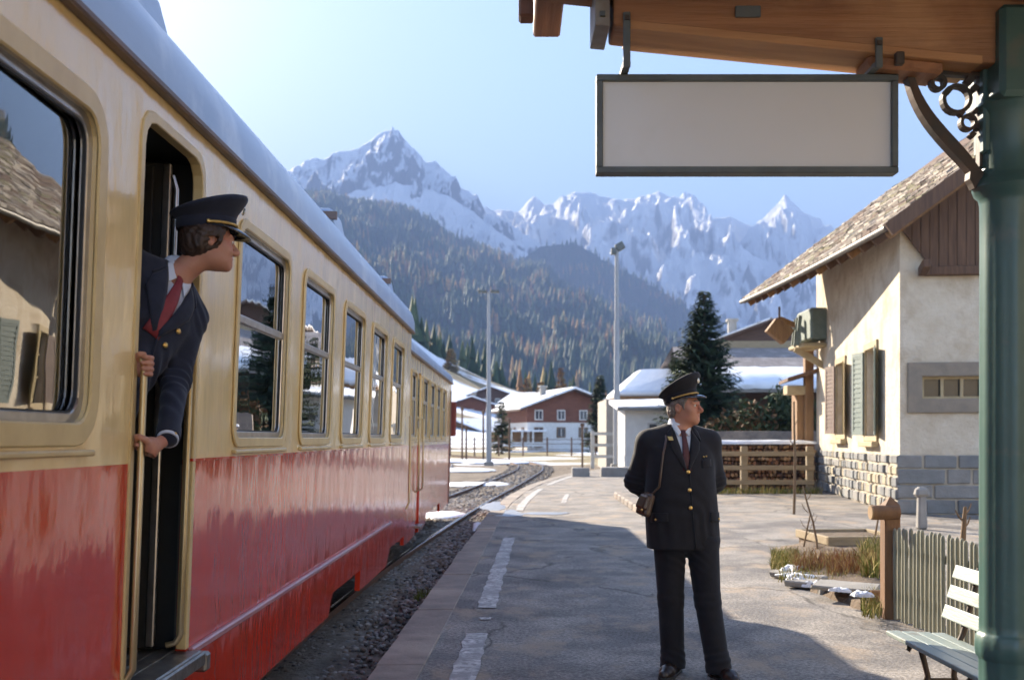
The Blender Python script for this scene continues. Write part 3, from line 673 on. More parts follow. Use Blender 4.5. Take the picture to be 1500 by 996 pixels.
# coupled second car, set a little lower
W2 = [(14.75, 15.5, 1.70, 2.62, .05)] + [(16.45 + 1.32 * i, 17.45 + 1.32 * i, 1.70, 2.62, .05) for i in range(4)]
LOW2 = [[(14.2, .24), (15.68, .24), (15.68, 1.57), (14.2, 1.57)], [(16.2, .24), (17.3, .26), (17.5, .44), (20.3, .44), (20.4, .27), (22.9, .3), (22.9, 1.57), (16.2, 1.57)]]
car2 = railcar('railcar', 'lower red and cream coach coupled behind, with a brass rail at its closed door', 14.2, 22.9, 2.87, 3.24, 1.57, LOW2, W2, [(15.68, 16.2, 2.66)],
               [(14.6, .9, .6), (15.6, .9, .5), (19, .8, .6)], [(17.5, 1), (18.5, -1), (20.0, 1), (21, -1)])
car2.matrix_world = Matrix.Rotation(-PHI, 4, 'Z') @ Matrix.Translation((-1.5 - HW - .10, 0, RZ)) @ Matrix.Rotation(CANT * .6, 4, 'Y')
for i, w_ in enumerate(W2): car_window(car2, *w_[:4], w_[4], 2.25, rim=.04)
dd = MB().box((HW - .035, 15.94, 1.0), (.03, .50, 1.14)).build('door', M_RED, car2, bevel=.01)
MB().box((HW - .035, 15.94, 2.11), (.03, .50, 1.08)).build('door_top', M_CREAM, dd, bevel=.01)
MB().box((HW - .018, 15.94, 2.2), (.006, .3, .75)).build('pane', M_GLASS, dd)
for yy_ in (15.62, 16.28):
    MB().tube([(HW - .0, yy_, 2.0), (HW + .04, yy_, 1.96), (HW + .04, yy_, .92), (HW, yy_, .88)], .014, 8).build('handrail', M_BRONZE, car2, smooth=60)
MB().tube([(HW, 14.32, 2.0), (HW + .045, 14.32, 1.96), (HW + .045, 14.32, .80), (HW, 14.30, .72)], .016, 8).build('handrail', M_BRONZE, car2, smooth=60)
MB().box((HW + .03, 22.95, 2.1), (.18, .10, .75)).build('tail_mirror', M_TAIL, car2, bevel=.03)
MB().box((HW - .01, 22.80, 1.5), (.05, .12, 2.4)).build('corner_post', M_GUT, car2)
MB().box((HW + .02, 15.94, .36), (.12, .5, .03)).build('door_step', M_STEEL, car2)
# bellows between the cars
bl = MB()
for k in range(6): bl.box((0, 13.86 + .06 * k, 1.7), (1.5 - .08 * (k % 2), .05, 2.1 - .08 * (k % 2)))
bl.build('bellows', M_BLACK, car1)
MB().box((HW - .12, 14.03, 1.62), (.12, .10, 1.9)).build('gangway_panel', M_RED, car1)
# ------------------------------------------------------------------ platform canopy with its column, and the hanging sign
M_BEAM = mat('old_oiled_beam', (.40, .18, .075), (.24, .105, .048), (.50, .26, .12), scale=2.2, rough=.55, stretch=(.35, 7, 7), bump=.6, bscale=6, c3scale=1.4, coord='Object', bdist=.012)
M_BEAM2 = mat('purlin_wood', (.42, .19, .085), (.28, .125, .06), scale=3, rough=.6, stretch=(7, .35, 7), bump=.5, bscale=8, bdist=.01)
M_BEAM3 = mat('lit_beam_board', (.58, .30, .13), (.44, .21, .09), scale=3, rough=.6, stretch=(.35, 7, 7), bump=.4, bscale=8, bdist=.01)  # paler than the beam: bounced light on its underside put into the colour
M_DECK = mat('red_brown_roof_board', (.30, .095, .045), (.19, .065, .035), scale=3, rough=.7, stretch=(7, .4, 7), bump=.4, bscale=7, bdist=.01)
M_IRON = mat('green_cast_iron', (.055, .12, .105), (.075, .145, .125), (.12, .14, .115), scale=3, rough=.34, spec=.6, c3scale=5, c3rng=(.58, .74), bump=.25, bscale=14, bdist=.006)
M_IRON2 = mat('rusty_bracket_iron', (.045, .042, .036), (.09, .05, .03), scale=9, rough=.6, bump=.3, bscale=30, bdist=.004)
M_STRAP = mat('galvanised_strap', (.36, .33, .29), (.24, .2, .17), scale=10, rough=.5, metal=.5)
M_SIGN = mat('enamel_sign_face', (.80, .78, .75), (.77, .75, .72), (.72, .69, .64), scale=3, rough=.42, c3scale=2.5, c3rng=(.6, .85))
M_SIGNF = mat('sign_frame_grey', (.085, .10, .10), (.13, .145, .14), scale=8, rough=.5, bump=.2)
M_TILE = mat('clay_tile', (.22, .11, .07), (.14, .08, .055), (.30, .24, .18), scale=5, rough=.85, c3scale=3)
YB0, YB1 = 4.18, 4.41
def zb(x): return 3.123 - .1 * (x - .4935)
can = empty('platform_canopy', (2.025, 4.3, 0)); tag(can, 'wooden platform canopy with oiled beam on a green cast iron column', 'canopy')
def cb(mb, name, m, **k): 
    o = mb.build(name, m, can, **k); o.location = -can.location; return o
mb = MB()
def slab(mb, x0, x1, y0, y1, h, dz=0, mi=0):
    V = []
    for z_ in (0, h):
        for x, y_ in ((x0, y0), (x1, y0), (x1, y1), (x0, y1)): V.append((x, y_, zb(x) + dz + z_))
    mb.add(V, [(3, 2, 1, 0), (4, 5, 6, 7), (0, 1, 5, 4), (1, 2, 6, 5), (2, 3, 7, 6), (3, 0, 4, 7)], mi); return mb
beam = cb(slab(MB(), .40, 4.3, YB0, YB1, .26), 'main_beam', M_BEAM, bevel=.012, seg=2)
cb(slab(MB(), .13, .398, YB0 + .05, YB1 - .05, .13, .13), 'beam_nose', M_BEAM, bevel=.012)
cb(slab(MB(), .46, 1.86, YB0 - .004, YB1 + .012, .035, -.008), 'wedge_board', M_BEAM3, bevel=.005)
cb(slab(MB(), 1.42, 1.72, YB0 + .03, YB1 - .03, .05, -.05), 'bolster', M_BEAM2, bevel=.012)
# edge purlin and others, running along the platform
for (x, dz, hh, y1_) in ((.155, .14, .18, 4.75), (1.05, .26, .13, 4.85), (2.1, .26, .13, 4.85), (3.1, .26, .13, 4.85), (4.1, .26, .13, 4.85)):
    cb(MB().box((x, (y1_ + 1.3) / 2, zb(x) + dz + hh / 2), (.12, y1_ - 1.3, hh)), 'purlin', M_BEAM2, bevel=.008)
# boarding above
for k in range(25):
    yc = 1.4 + .142 * k
    mb = MB(); slab(mb, .02, 4.4, yc - .069, yc + .069, .024, .392 + random.uniform(0, .004)); cb(mb, 'roof_board', M_DECK)
# rafters under the boards near the wall side
for yc in (3.75, 2.6): cb(slab(MB(), 1.75, 4.3, yc - .06, yc + .06, .13, .255), 'rafter', M_BEAM2, bevel=.008)
# tiles on top: edge rows visible from below
random.seed(11)
for k in range(17):
    yc = 4.85 - .21 * k
    t = MB(); x0, x1 = -.06 + random.uniform(-.015, .015), .36
    slab(t, x0, x1, yc - .1, yc + .1, .02, .42 + random.uniform(0, .006)); cb(t, 'roof_tile', M_TILE)
cb(slab(MB(), .34, 4.45, 1.3, 4.95, .02, .424), 'roof_covering', M_TILE)
cb(MB().box((.065, 4.80, zb(.02) + .30), (.07, .10, .15)), 'fascia_end', M_TILE, bevel=.01)
# strap and bolts
st = MB()
sx = PX(882, YB0); slab(st, sx - .03, sx + .03, YB0 - .014, YB1 + .014, .31, -.014); cb(st, 'iron_strap', M_STRAP, bevel=.003)
cb(MB().box((sx, YB0 - .02, zb(sx) + .03), (.02, .014, .02)), 'bolt', M_SIGNF); cb(MB().box((sx, YB0 - .02, zb(sx) + .16), (.02, .014, .02)), 'bolt', M_SIGNF)
cb(MB().box((PX(1095, YB0), YB0 - .008, zb(.92) + .10), (.1, .012, .045)), 'repair_plate', M_SIGNF, bevel=.003)
cb(MB().box((PX(1316, YB0), YB0 - .01, zb(1.5) - .028), (.035, .03, .05)), 'bolt', M_IRON2, bevel=.004)
# column
CXc, CYc = 2.025, 4.30
def flute(a, z): return 1 - .028 * (0.5 + .5 * math.cos(a * 12)) if .25 < z < 2.45 else 1
prof = [(.16, 0), (.16, .06), (.15, .10), (.132, .16), (.132, .22), (.14, .25), (.14, .27), (.121, .30)]
prof += [(.121 - .004 * (z / 2.4), z) for z in np.linspace(.31, .60, 4)] + [(.124, .61), (.132, .62), (.136, .66), (.132, .70), (.124, .71), (.119, .72)]
prof += [(.119 - .003 * k / 10, .75 + 1.7 * k / 10) for k in range(11)]
prof += [(.122, 2.475), (.138, 2.49), (.146, 2.515), (.138, 2.54), (.124, 2.555), (.118, 2.57), (.118, 2.80), (.13, 2.82), (.14, 2.84), (.13, 2.86)]
col_ = MB().lathe(prof, 72, (CXc, CYc, 0), rmod=flute); cb(col_, 'column', M_IRON, smooth=35)
cb(MB().box((CXc + .02, CYc, 3.02), (.27, .34, .36)), 'capital_block', M_IRON, bevel=.02)
cb(MB().box((CXc - .105, CYc, 2.83), (.05, .10, .36)), 'bracket_plate', M_IRON, bevel=.008)
cb(MB().bar((CXc + .10, CYc - .1, 2.78), (CXc + .52, CYc - .1, 3.1), .06, .07), 'brace', M_IRON, bevel=.01)
cb(MB().box((CXc + .06, CYc - .13, .64), (.06, .05, .05)), 'bolt', M_IRON2, bevel=.01)
# ornamental bracket: arch strip plus rings, 4 cm thick, in the plane of the beam
br = MB(); AX, AZ = CXc - .115, 2.52
def bk(u, v, w_): return (u, CYc - .02 + w_, v)
arch = []
p0, p1, p2 = Vector((AX - .29, 2.965)), Vector((AX - .23, 2.745)), Vector((AX - .0, AZ))
p1b = Vector((AX - .03, 2.66))
def bz(t): return p0 * (1 - t) ** 3 + p1 * 3 * t * (1 - t) ** 2 + p1b * 3 * t * t * (1 - t) + p2 * t ** 3
A2 = []; B2 = []
for k in range(17):
    t = k / 16; p = bz(t); d = (bz(min(1, t + .01)) - bz(max(0, t - .01))).normalized(); n_ = Vector((d.y, -d.x)); wd = .020 + .014 * math.sin(math.pi * t) + (.02 if k > 13 else 0)
    A2.append(p - n_ * wd * .4); B2.append(p + n_ * wd)
V_ = [bk(p[0], p[1], w_) for w_ in (0, .05) for q_ in (A2, B2) for p in q_]; n_ = 17
Fq_ = []
for k in range(16): Fq_ += [(k, n_ + k, n_ + k + 1, k + 1), (2 * n_ + k, 2 * n_ + k + 1, 3 * n_ + k + 1, 3 * n_ + k), (k, k + 1, 2 * n_ + k + 1, 2 * n_ + k), (n_ + k, 3 * n_ + k, 3 * n_ + k + 1, n_ + k + 1)]
br.add(V_, Fq_)
br.bar((PX(1437, 4.3), CYc + .006, PZ(90, 4.3)), (PX(1437, 4.3), CYc + .006, PZ(245, 4.3)), .036, .022, up=(1, 0, 0))
def ringp(cx_, cz_, r0, r1):
    n_ = 20; a = [(cx_ + r1 * math.cos(2 * math.pi * i / n_), cz_ + r1 * math.sin(2 * math.pi * i / n_)) for i in range(n_)]
    b = [(cx_ + r0 * math.cos(2 * math.pi * i / n_), cz_ + r0 * math.sin(2 * math.pi * i / n_)) for i in range(n_)]
    br.ring(a, b, .036, lambda u, v, w_: (u, CYc - .013 + w_, v))
ringp(PX(1401, 4.3), PZ(146, 4.3), .046, .062); ringp(PX(1418, 4.3), PZ(180, 4.3), .022, .035); ringp(PX(1374, 4.3), PZ(122, 4.3), .018, .034)
for (x, y_, s_) in ((1424, 198, .014), (1432, 186, .014), (1420, 118, .02), (1388, 134, .016), (1408, 167, .012), (1429, 163, .012), (1427, 130, .016)):
    br.box((PX(x, 4.3), CYc + .005, PZ(y_, 4.3)), (s_ * 1.5, .034, s_ * 1.7), Matrix.Rotation(R(40), 3, 'Y'))
br.bar((PX(1352, 4.3), CYc + .006, PZ(104, 4.3)), (PX(1436, 4.3), CYc + .006, PZ(108, 4.3)), .036, .03)
cb(br, 'ornamental_bracket', M_IRON2)

# sign, hung by two straps from the beam
sg = empty('hanging_sign', (.95, 4.3, 2.77)); tag(sg, 'blank pale enamel board in grey frame hanging under the canopy beam', 'sign')
x0, x1, z0, z1 = PX(873, 4.3), PX(1312, 4.3), PZ(256.5, 4.3), PZ(113, 4.3)
def sbuild(mb, name, m, **k):
    o = mb.build(name, m, sg, **k); o.location = -sg.location; return o
sgp = sbuild(MB().box(((x0 + x1) / 2, 4.3, (z0 + z1) / 2), (x1 - x0 - .03, .03, z1 - z0 - .03)), 'sign_face', M_SIGN)
fw = .026
for (c_, s_) in ((((x0 + x1) / 2, 4.3, z1 - fw / 2), (x1 - x0, .07, fw)), (((x0 + x1) / 2, 4.3, z0 + fw / 2), (x1 - x0, .07, fw)), ((x0 + fw / 2, 4.3, (z0 + z1) / 2), (fw, .068, z1 - z0 - 2 * fw)), ((x1 - fw / 2, 4.3, (z0 + z1) / 2), (fw, .068, z1 - z0 - 2 * fw))):
    sbuild(MB().box(c_, s_), 'frame_bar', M_SIGNF, bevel=.003)
for hx in (PX(913, 4.3), PX(1271, 4.3)):
    zt = zb(hx) + .0
    h = sbuild(MB().box((hx, 4.168, (zt + z1) / 2 + .02), (.028, .014, zt - z1 + .06)), 'hanger', M_SIGNF, bevel=.003)
    g = MB().box((hx, 4.235, z1 + .008), (.03, .14, .016)).build('foot', M_SIGNF, h)
    g = MB().box((hx, 4.158, zt + .025), (.018, .012, .018)).build('bolt', M_IRON2, h)
# ------------------------------------------------------------------ station house on the far end of the yard
M_STUCCO = mat('rough_cream_stucco', (.56, .48, .36), (.66, .59, .47), (.44, .35, .24), scale=2.5, rough=.92, spec=.15, c3scale=1.1, c3rng=(.5, .7), bump=.9, bscale=11, bdist=.035, detail=9)
M_BROWN = mat('dark_weathered_board', (.085, .048, .03), (.15, .085, .05), scale=4, rough=.8, stretch=(5, 5, .4), bump=.5, bscale=8, bdist=.01)
M_TIMBER = mat('golden_brown_timber', (.30, .17, .075), (.20, .11, .05), scale=4, rough=.75, stretch=(4, 4, .5), bump=.3)
M_PALE = mat('pale_window_surround', (.46, .37, .22), (.36, .28, .16), scale=4, rough=.8)
M_SHUT = [mat('green_shutter', (.13, .17, .15), (.19, .23, .20), scale=6, rough=.6), mat('brown_shutter', (.14, .09, .07), (.19, .13, .1), scale=6, rough=.7), mat('ochre_shutter', (.42, .33, .15), (.34, .26, .12), scale=6, rough=.7)]
M_SLATE = [mat('shingle_%s' % n, c, tuple(x * .6 for x in c), scale=6, rough=.85, bump=.3) for n, c in (('grey', (.22, .18, .145)), ('brown', (.14, .085, .06)), ('pale', (.50, .44, .36)), ('moss', (.20, .18, .09)))]
M_BSTONE = [mat('plinth_%s' % n, c, tuple(x * .72 for x in c), scale=3, rough=.88, bump=.7, bscale=9, bdist=.03) for n, c in (('blue', (.235, .24, .235)), ('grey', (.28, .27, .25)), ('ochre', (.42, .36, .25)), ('slate', (.18, .185, .185)))]
M_MORTAR = mat('pale_mortar', (.50, .44, .34), (.40, .35, .27), scale=6, rough=.95, bump=.5)
M_WGLASS = mat('old_window_glass', (.03, .035, .035), (.06, .06, .055), scale=2, rough=.12, spec=.4)
M_ZINC = mat('zinc_gutter', (.25, .235, .21), (.17, .155, .14), scale=6, rough=.55, metal=.4)
hA = Vector((PX(1318, 21), 21, 0)); hB = Vector((PX(1196, 31.8), 31.8, 0))
hu = (hB - hA).normalized(); hn = Vector((-hu.y, hu.x, 0))       # hu along the trackside wall, hn out towards the track
LW = (hB - hA).length; WH = 5.05; GW = 8.5
house = empty('station_house', tuple(hA)); tag(house, 'cream stucco house with stone plinth, shuttered windows and deep shingle eaves', 'house')
def hl(a, b, z): return hu * a - hn * b + Vector((0, 0, z))        # a along the wall, b into the house
def hbuild(mb, name, m, **k): return mb.build(name, m, house, **k)
def wallplate(name, m, poly, holes, th, side_):
    fn = (lambda u, v, w_: hl(u, w_, v)) if side_ else (lambda u, v, w_: hl(w_, u, v))
    return holed(poly, holes, th, fn, name, m, house)
def rect(u0, v0, u1, v1): return [(u0, v0), (u1, v0), (u1, v1), (u0, v1)]
win = [(2.15, 1.55, 3.30, 3.50), (6.0, 1.60, 7.2, 3.45)]             # trackside windows (a0,z0,a1,z1)
def wpos(px): return None
wallplate('wall', M_STUCCO, [(0, 0), (LW, 0), (LW, 6.85), (0, 5.74)], [rect(*w_) for w_ in win], .35, True)
gw = (.42, 2.28, 1.60, 2.72)
rise = .735; G0 = 5.70; GB = 4.87
gpoly = [(.351, 0), (GW, 0), (GW, G0), (GW / 2, G0 + rise * GW / 2), (.351, G0 + rise * .351)]
wallplate('wall', M_STUCCO, gpoly, [rect(*gw)], .35, False)
# plinth of squared stones
random.seed(21)
PH = 1.18
hbuild(MB().prism([(-.02, -.2), (LW, -.2), (LW, PH - .01), (-.02, PH - .01)], .05, lambda u, v, w_: hl(u, -w_ + .02, v)), 'plinth_mortar', M_MORTAR)
hbuild(MB().prism([(.0, -.2), (GW, -.2), (GW, PH - .01), (.0, PH - .01)], .05, lambda u, v, w_: hl(-w_ + .02, u, v)), 'plinth_mortar', M_MORTAR)
def stones(L, lat, courses, big):
    z = 0.0
    for ch in courses:
        u = -.07 + (0 if lat else 0)
        while u < L - .05:
            wd = random.uniform(.45, 1.05) if big else random.uniform(.22, .55)
            wd = min(wd, L - u); g = .012 if big else .02; d = random.uniform(.055, .085) if big else random.uniform(.05, .11)
            mb = MB(); h0, h1 = z + g, z + ch - g; u0, u1 = u + g, u + wd - g
            q = [(u0 + random.uniform(0, .02), h0), (u1 - random.uniform(0, .02), h0 + random.uniform(0, .015)), (u1 - random.uniform(0, .02), h1 - random.uniform(0, .02)), (u0 + random.uniform(0, .02), h1)]
            mb.prism(q, d, (lambda uu, v, w_: hl(uu, -w_, v)) if lat else (lambda uu, v, w_: hl(-w_, uu, v)))
            mi = random.choices(range(4), [.45, .3, .03, .22] if big else [.3, .35, .22, .13])[0]
            mb.build('plinth_stone', M_BSTONE[mi], house, bevel=.018)
            u += wd
        z += ch
stones(GW * .42, False, (.30, .29, .31, .28), True)
stones(LW, True, (.27, .24, .24, .22, .21), False)
# boarded gable above the stucco
for k in range(44):
    u = .12 + .17 * k
    top = G0 + rise * min(u, GW - u)
    bz_ = GB + max(0, .6 - u) * 1.3
    if top - bz_ < .0 or u > 5: continue
    tl = G0 + rise * min(u - .08, GW - u); tr_ = G0 + rise * min(u + .08, GW - u); bl2 = GB + max(0, .6 - u + .08) * 1.3; br2 = GB + max(0, .6 - u - .08) * 1.3; jz = random.uniform(0, .03)
    mb = MB(); mb.prism([(u - .08, bl2 - jz), (u + .08, br2 - jz), (u + .08, tr_), (u - .08, tl)], .05 + random.uniform(0, .012), lambda uu, v, w_: hl(-.06 - w_, uu, v)); hbuild(mb, 'gable_board', M_BROWN)
hbuild(MB().prism(rect(.45, GB - .17, 5, GB + .01), .16, lambda uu, v, w_: hl(-w_ - .0, uu, v)), 'gable_beam', M_BROWN, bevel=.02)
hbuild(MB().bar(hl(-.1, .40, GB - .10), hl(-.5, .40, GB + .02), .16, .18), 'beam_end', M_BROWN, bevel=.02)
# roof: eave line flares away from the wall at the far end
E0 = Vector((PX(1305, 20.0), 20.0, PZ(325, 20.0))); E1 = Vector((PX(1090, 31.6), 31.6, PZ(437, 31.6)))
up = Vector((hu.y, -hu.x, 0)); up = Vector((1, -.03, 0)).normalized()
def rp(t, s_, lift=0):                                    # t along the eave, s_ metres up the roof (horizontal)
    p = E0.lerp(E1, t) + up * s_; sag = -.05 * math.sin(math.pi * t)
    return Vector((p.x, p.y, p.z + s_ * .735 + lift + sag))
mb = MB(); N = 14; S = [0, 1.5, 3, 4.5, 6.0]
V = []; Fs = []
for l in (0, -.16):
    for i in range(N + 1):
        for s_ in S: V.append(rp(i / N, s_, l))
k = len(S); o2 = (N + 1) * k
for i in range(N):
    for j in range(k - 1):
        a = i * k + j; Fs += [(a, a + 1, a + k + 1, a + k), (o2 + a, o2 + a + k, o2 + a + k + 1, o2 + a + 1)]
for j in range(k - 1): Fs += [(j, o2 + j, o2 + j + 1, j + 1), (N * k + j, N * k + j + 1, o2 + N * k + j + 1, o2 + N * k + j)]
for i in range(N): Fs += [(i * k, (i + 1) * k, o2 + (i + 1) * k, o2 + i * k), (i * k + k - 1, o2 + i * k + k - 1, o2 + (i + 1) * k + k - 1, (i + 1) * k + k - 1)]
hr = mb.add(V, Fs).build('roof', M_BROWN, house); hr.location = -hA
# other roof slope, seen only from elsewhere
mb = MB(); a, b = rp(0, 6), rp(1, 6); dn = Vector((6, 0, -4.4))
mb.add([a, b, b + dn, a + dn, a - Vector((0, 0, .16)), b - Vector((0, 0, .16)), b + dn - Vector((0, 0, .16)), a + dn - Vector((0, 0, .16))], [(0, 1, 2, 3), (7, 6, 5, 4), (0, 3, 7, 4), (1, 5, 6, 2), (2, 6, 7, 3)])
o = mb.build('roof', M_BROWN, house); o.location = -hA
# shingles as single pieces, those that show
random.seed(31); cnt = 0
rest = MB()
for r_ in range(22):
    s0 = r_ * .21 - .05
    t = 0.0
    while t < 1:
        wd = random.uniform(.022, .042); big = (t < .42 and r_ < 13 and cnt < 290) 
        a0 = rp(t + .002, s0, .012 + random.uniform(0, .012)); a1 = rp(min(1, t + wd - .002), s0, .012 + random.uniform(0, .015))
        b0 = rp(t + .002, s0 + .30, .035); b1 = rp(min(1, t + wd - .002), s0 + .30, .035)
        th = Vector((0, 0, random.uniform(.03, .075)))
        V8 = [a0, a1, b1, b0, a0 + th, a1 + th, b1 + Vector((0, 0, .004)), b0 + Vector((0, 0, .004))]
        Fq = [(3, 2, 1, 0), (4, 5, 6, 7), (0, 1, 5, 4), (1, 2, 6, 5), (2, 3, 7, 6), (3, 0, 4, 7)]
        mi = random.choices(range(4), [.38, .3, .18, .14])[0]
        if big:
            sh = MB().add(V8, Fq).build('shingle', M_SLATE[mi], hr); cnt += 1
        else: rest.add(V8, Fq, mi)
        t += wd
o = rest.build('shingles', M_SLATE, hr); o['kind'] = 'stuff'
# rake shingles edge stones, gutter, rafters, bargeboard
g0, g1 = rp(0, -.10, -.06), rp(1, -.10, -.06)
gt = MB().tube([rp(t / 12, -.09, -.05) for t in range(13)], .055, 10); o = gt.build('gutter', M_ZINC, hr, smooth=60)
o = MB().bar(rp(-.012, -.1, -.10), rp(-.012, 6.0, -.10), .06, .26).build('bargeboard', M_BROWN, hr)
for i in range(16):
    t = (i + .4) / 16
    MB().bar(rp(t, .05, -.25), rp(t, 3.2, -.25), .12, .16).build('rafter', M_TIMBER if i % 3 == 0 else M_BROWN, hr)
# eave plate along the wall top and corbels
for a_ in (10.2,):
    hbuild(MB().bar(hl(a_, 0, WH - .55), hl(a_, -.45 - .07 * a_, WH - .02), .14, .16), 'corbel', M_TIMBER, bevel=.02)
# far end: carved bracket box, loudspeaker, porch lean-to with post
pf = LW
br_ = hbuild(MB().box(hl(pf - 1.2, -.42, 4.15), (.72, 1.6, .12)), 'balcony_bracket', M_PALE, bevel=.03)
for q in range(3): MB().bar(hl(pf - 1.7 + .5 * q, -.78, 4.15), hl(pf - 1.7 + .5 * q, -.70, 5.0), .1, .1).build('strut', M_SHUT[0], br_)
MB().box(hl(pf - 1.2, -.3, 4.75), (.5, 1.5, .9)).build('lattice_box', M_SHUT[0], br_, bevel=.05)
MB().bar(hl(pf - 1.2, .02, 3.6), hl(pf - 1.2, -.78, 4.1), .16, .18).build('strut', M_PALE, br_)
pst = hbuild(MB().box(hl(pf + .1, -.22, 2.5), (.26, .26, 5.0)), 'corner_post', M_TIMBER, bevel=.02)
lt = hbuild(MB().add([hl(pf - .5, -.9, 3.30), hl(pf + 1.8, -.9, 3.30), hl(pf + 1.8, .5, 3.75), hl(pf - .5, .5, 3.75), hl(pf - .5, -.9, 3.20), hl(pf + 1.8, -.9, 3.20), hl(pf + 1.8, .5, 3.62), hl(pf - .5, .5, 3.62)], [(0, 1, 2, 3), (7, 6, 5, 4), (0, 4, 5, 1), (1, 5, 6, 2), (2, 6, 7, 3), (3, 7, 4, 0)]), 'porch_roof', M_BROWN)
MB().box(hl(pf + .2, -.55, 2.95), (.7, .5, .28)).build('porch_beam', M_PALE, lt, bevel=.02)
MB().box(hl(pf + .4, -.5, 1.6), (.2, .6, 3.0)).build('porch_post', M_TIMBER, lt)
ls = empty('loudspeaker', hA + hl(pf - 1.4, -1.25, 4.6)); tag(ls, 'square brown loudspeaker box hanging tilted under the house eaves', 'loudspeaker')
MB().box((0, 0, 0), (.62, .35, .50), Matrix.Rotation(R(38), 3, 'Y')).build('case', M_TIMBER, ls, bevel=.02)
MB().box((.0, .0, .45), (.05, .05, .5)).build('bracket', M_BROWN, ls)
dp = empty('downpipe', hA + hl(pf + .35, -.7, 0)); tag(dp, 'pale metal drain pipe bending over beside the woodpile fence', 'pipe')
MB().tube([(0, 0, 0), (0, 0, 1.25), (.05, 0, 1.36), (.14, 0, 1.40), (.23, 0, 1.36), (.28, 0, 1.25), (.28, 0, 0)], .045, 8).build('pipe', M_ZINC, dp, smooth=60)
# trackside windows with shutters
def shutter_win(w_, left_m, right_m, label):
    a0, z0, a1, z1 = w_
    root = hbuild(MB().ring(rect(a0 - .14, z0 - .12, a1 + .14, z1 + .16), rect(a0, z0, a1, z1), .05, lambda u, v, q: hl(u, -q, v)), 'window', M_PALE, bevel=.012)
    MB().prism(rect(a0, z0, a1, z1), .02, lambda u, v, q: hl(u, .2 + q, v)).build('pane', M_WGLASS, root)
    cr = MB(); am = (a0 + a1) / 2; cr.prism(rect(am - .05, z0, am + .05, z1), .05, lambda u, v, q: hl(u, .13 + q, v)); cr.build('mullion', M_PALE, root)
    for zz in (z0 + (z1 - z0) * .36, z0 + (z1 - z0) * .7): MB().prism(rect(a0, zz - .02, a1, zz + .02), .04, lambda u, v, q: hl(u, .14 + q, v)).build('glazing_bar', M_PALE, root)
    MB().prism(rect(a0 - .2, z0 - .24, a1 + .2, z0 - .12), .16, lambda u, v, q: hl(u, -q, v)).build('sill', M_PALE, root, bevel=.015)
    for s_, m_ in ((-1, left_m), (1, right_m)):
        # shutters stand half open, hinged on the jambs
        hx = a0 - .05 if s_ < 0 else a1 + .05; ang = R(10) if s_ < 0 else R(14); wd = (a1 - a0) / 2
        d = Vector((s_ * math.cos(ang), math.sin(ang)))
        def sf(u, v, q, hx=hx, d=d): return hl(hx + d.x * u - d.y * q * .0, -.06 - d.y * u - q * .6, v)
        sh = MB().ring(rect(0, z0 + .02, wd, z1 - .02), rect(.09, z0 + .11, wd - .09, z1 - .11), .045, sf).build('shutter', m_, root)
        MB().prism(rect(.05, z0 + .06, wd - .05, z1 - .06), .015, sf).build('panel', m_, sh)
        n_ = 16
        for k in range(n_):
            zz = z0 + .13 + (z1 - z0 - .26) * k / (n_ - 1)
            MB().prism(rect(.08, zz - .03, wd - .08, zz + .028), .02, lambda u, v, q, sf=sf: sf(u, v, .012 + q + (v - zz) * .0)).build('louvre', m_, sh)
shutter_win(win[0], M_SHUT[0], M_SHUT[0], ''); shutter_win(win[1], M_SHUT[2], M_SHUT[1], '')
# small gable window with stone frame
u0, z0, u1, z1 = gw
gwin = hbuild(MB().ring(rect(u0 - .28, z0 - .28, u1 + .2, z1 + .28), rect(u0, z0, u1, z1), .06, lambda u, v, q: hl(-q, u, v)), 'window', mat('brown_stone_frame', (.22, .19, .15), (.30, .25, .19), scale=4, rough=.9, bump=.5), bevel=.015)
MB().prism(rect(u0, z0, u1, z1), .02, lambda u, v, q: hl(.16 + q, u, v)).build('pane', M_WGLASS, gwin)
for k in range(4):
    uu = u0 + .03 + (u1 - u0 - .06) * k / 3; MB().prism(rect(uu - .03, z0, uu + .03, z1), .05, lambda u, v, q: hl(.08 + q, u, v)).build('mullion', M_PALE, gwin)
for zz in (z0 + .02, z1 - .02): MB().prism(rect(u0, zz - .03, u1, zz + .03), .05, lambda u, v, q: hl(.075 + q, u, v)).build('glazing_bar', M_PALE, gwin)
# ------------------------------------------------------------------ unseen building added beside and behind the camera; its sunlit wall warms the shade
sb = empty('bounce_building', (5.0, -6, 0)); tag(sb, 'cream stucco building added out of view behind the canopy to bounce warm light', 'building')
def sbp(mb, name, m, parent=None, **k): return mb.build(name, m, parent or sb, **k)
wl_ = [(-7.5 + 2.6 * k, 1.0, -6.3 + 2.6 * k, 2.9) for k in range(6)]; dl_ = []
M_SSTUC = mat('bounce_wall_plaster', (.72, .60, .42), (.78, .67, .50), scale=2, rough=.9, bump=.5, bscale=12, bdist=.02)
holed(rect(-8.5, .9, 8.7, 6.0), [rect(*q_) for q_ in wl_], .3, lambda u, v, w_: (w_, u, v), 'wall', M_SSTUC, sb)
sbp(MB().box((.12, .1, .43), (.36, 17.2, .94)), 'plinth', M_BSTONE[1])
sbp(MB().box((4.5, 8.55, 3.0), (8.4, .3, 6.0)), 'wall', M_SSTUC); sbp(MB().box((4.5, -8.35, 3.0), (8.4, .3, 6.0)), 'wall', M_SSTUC)
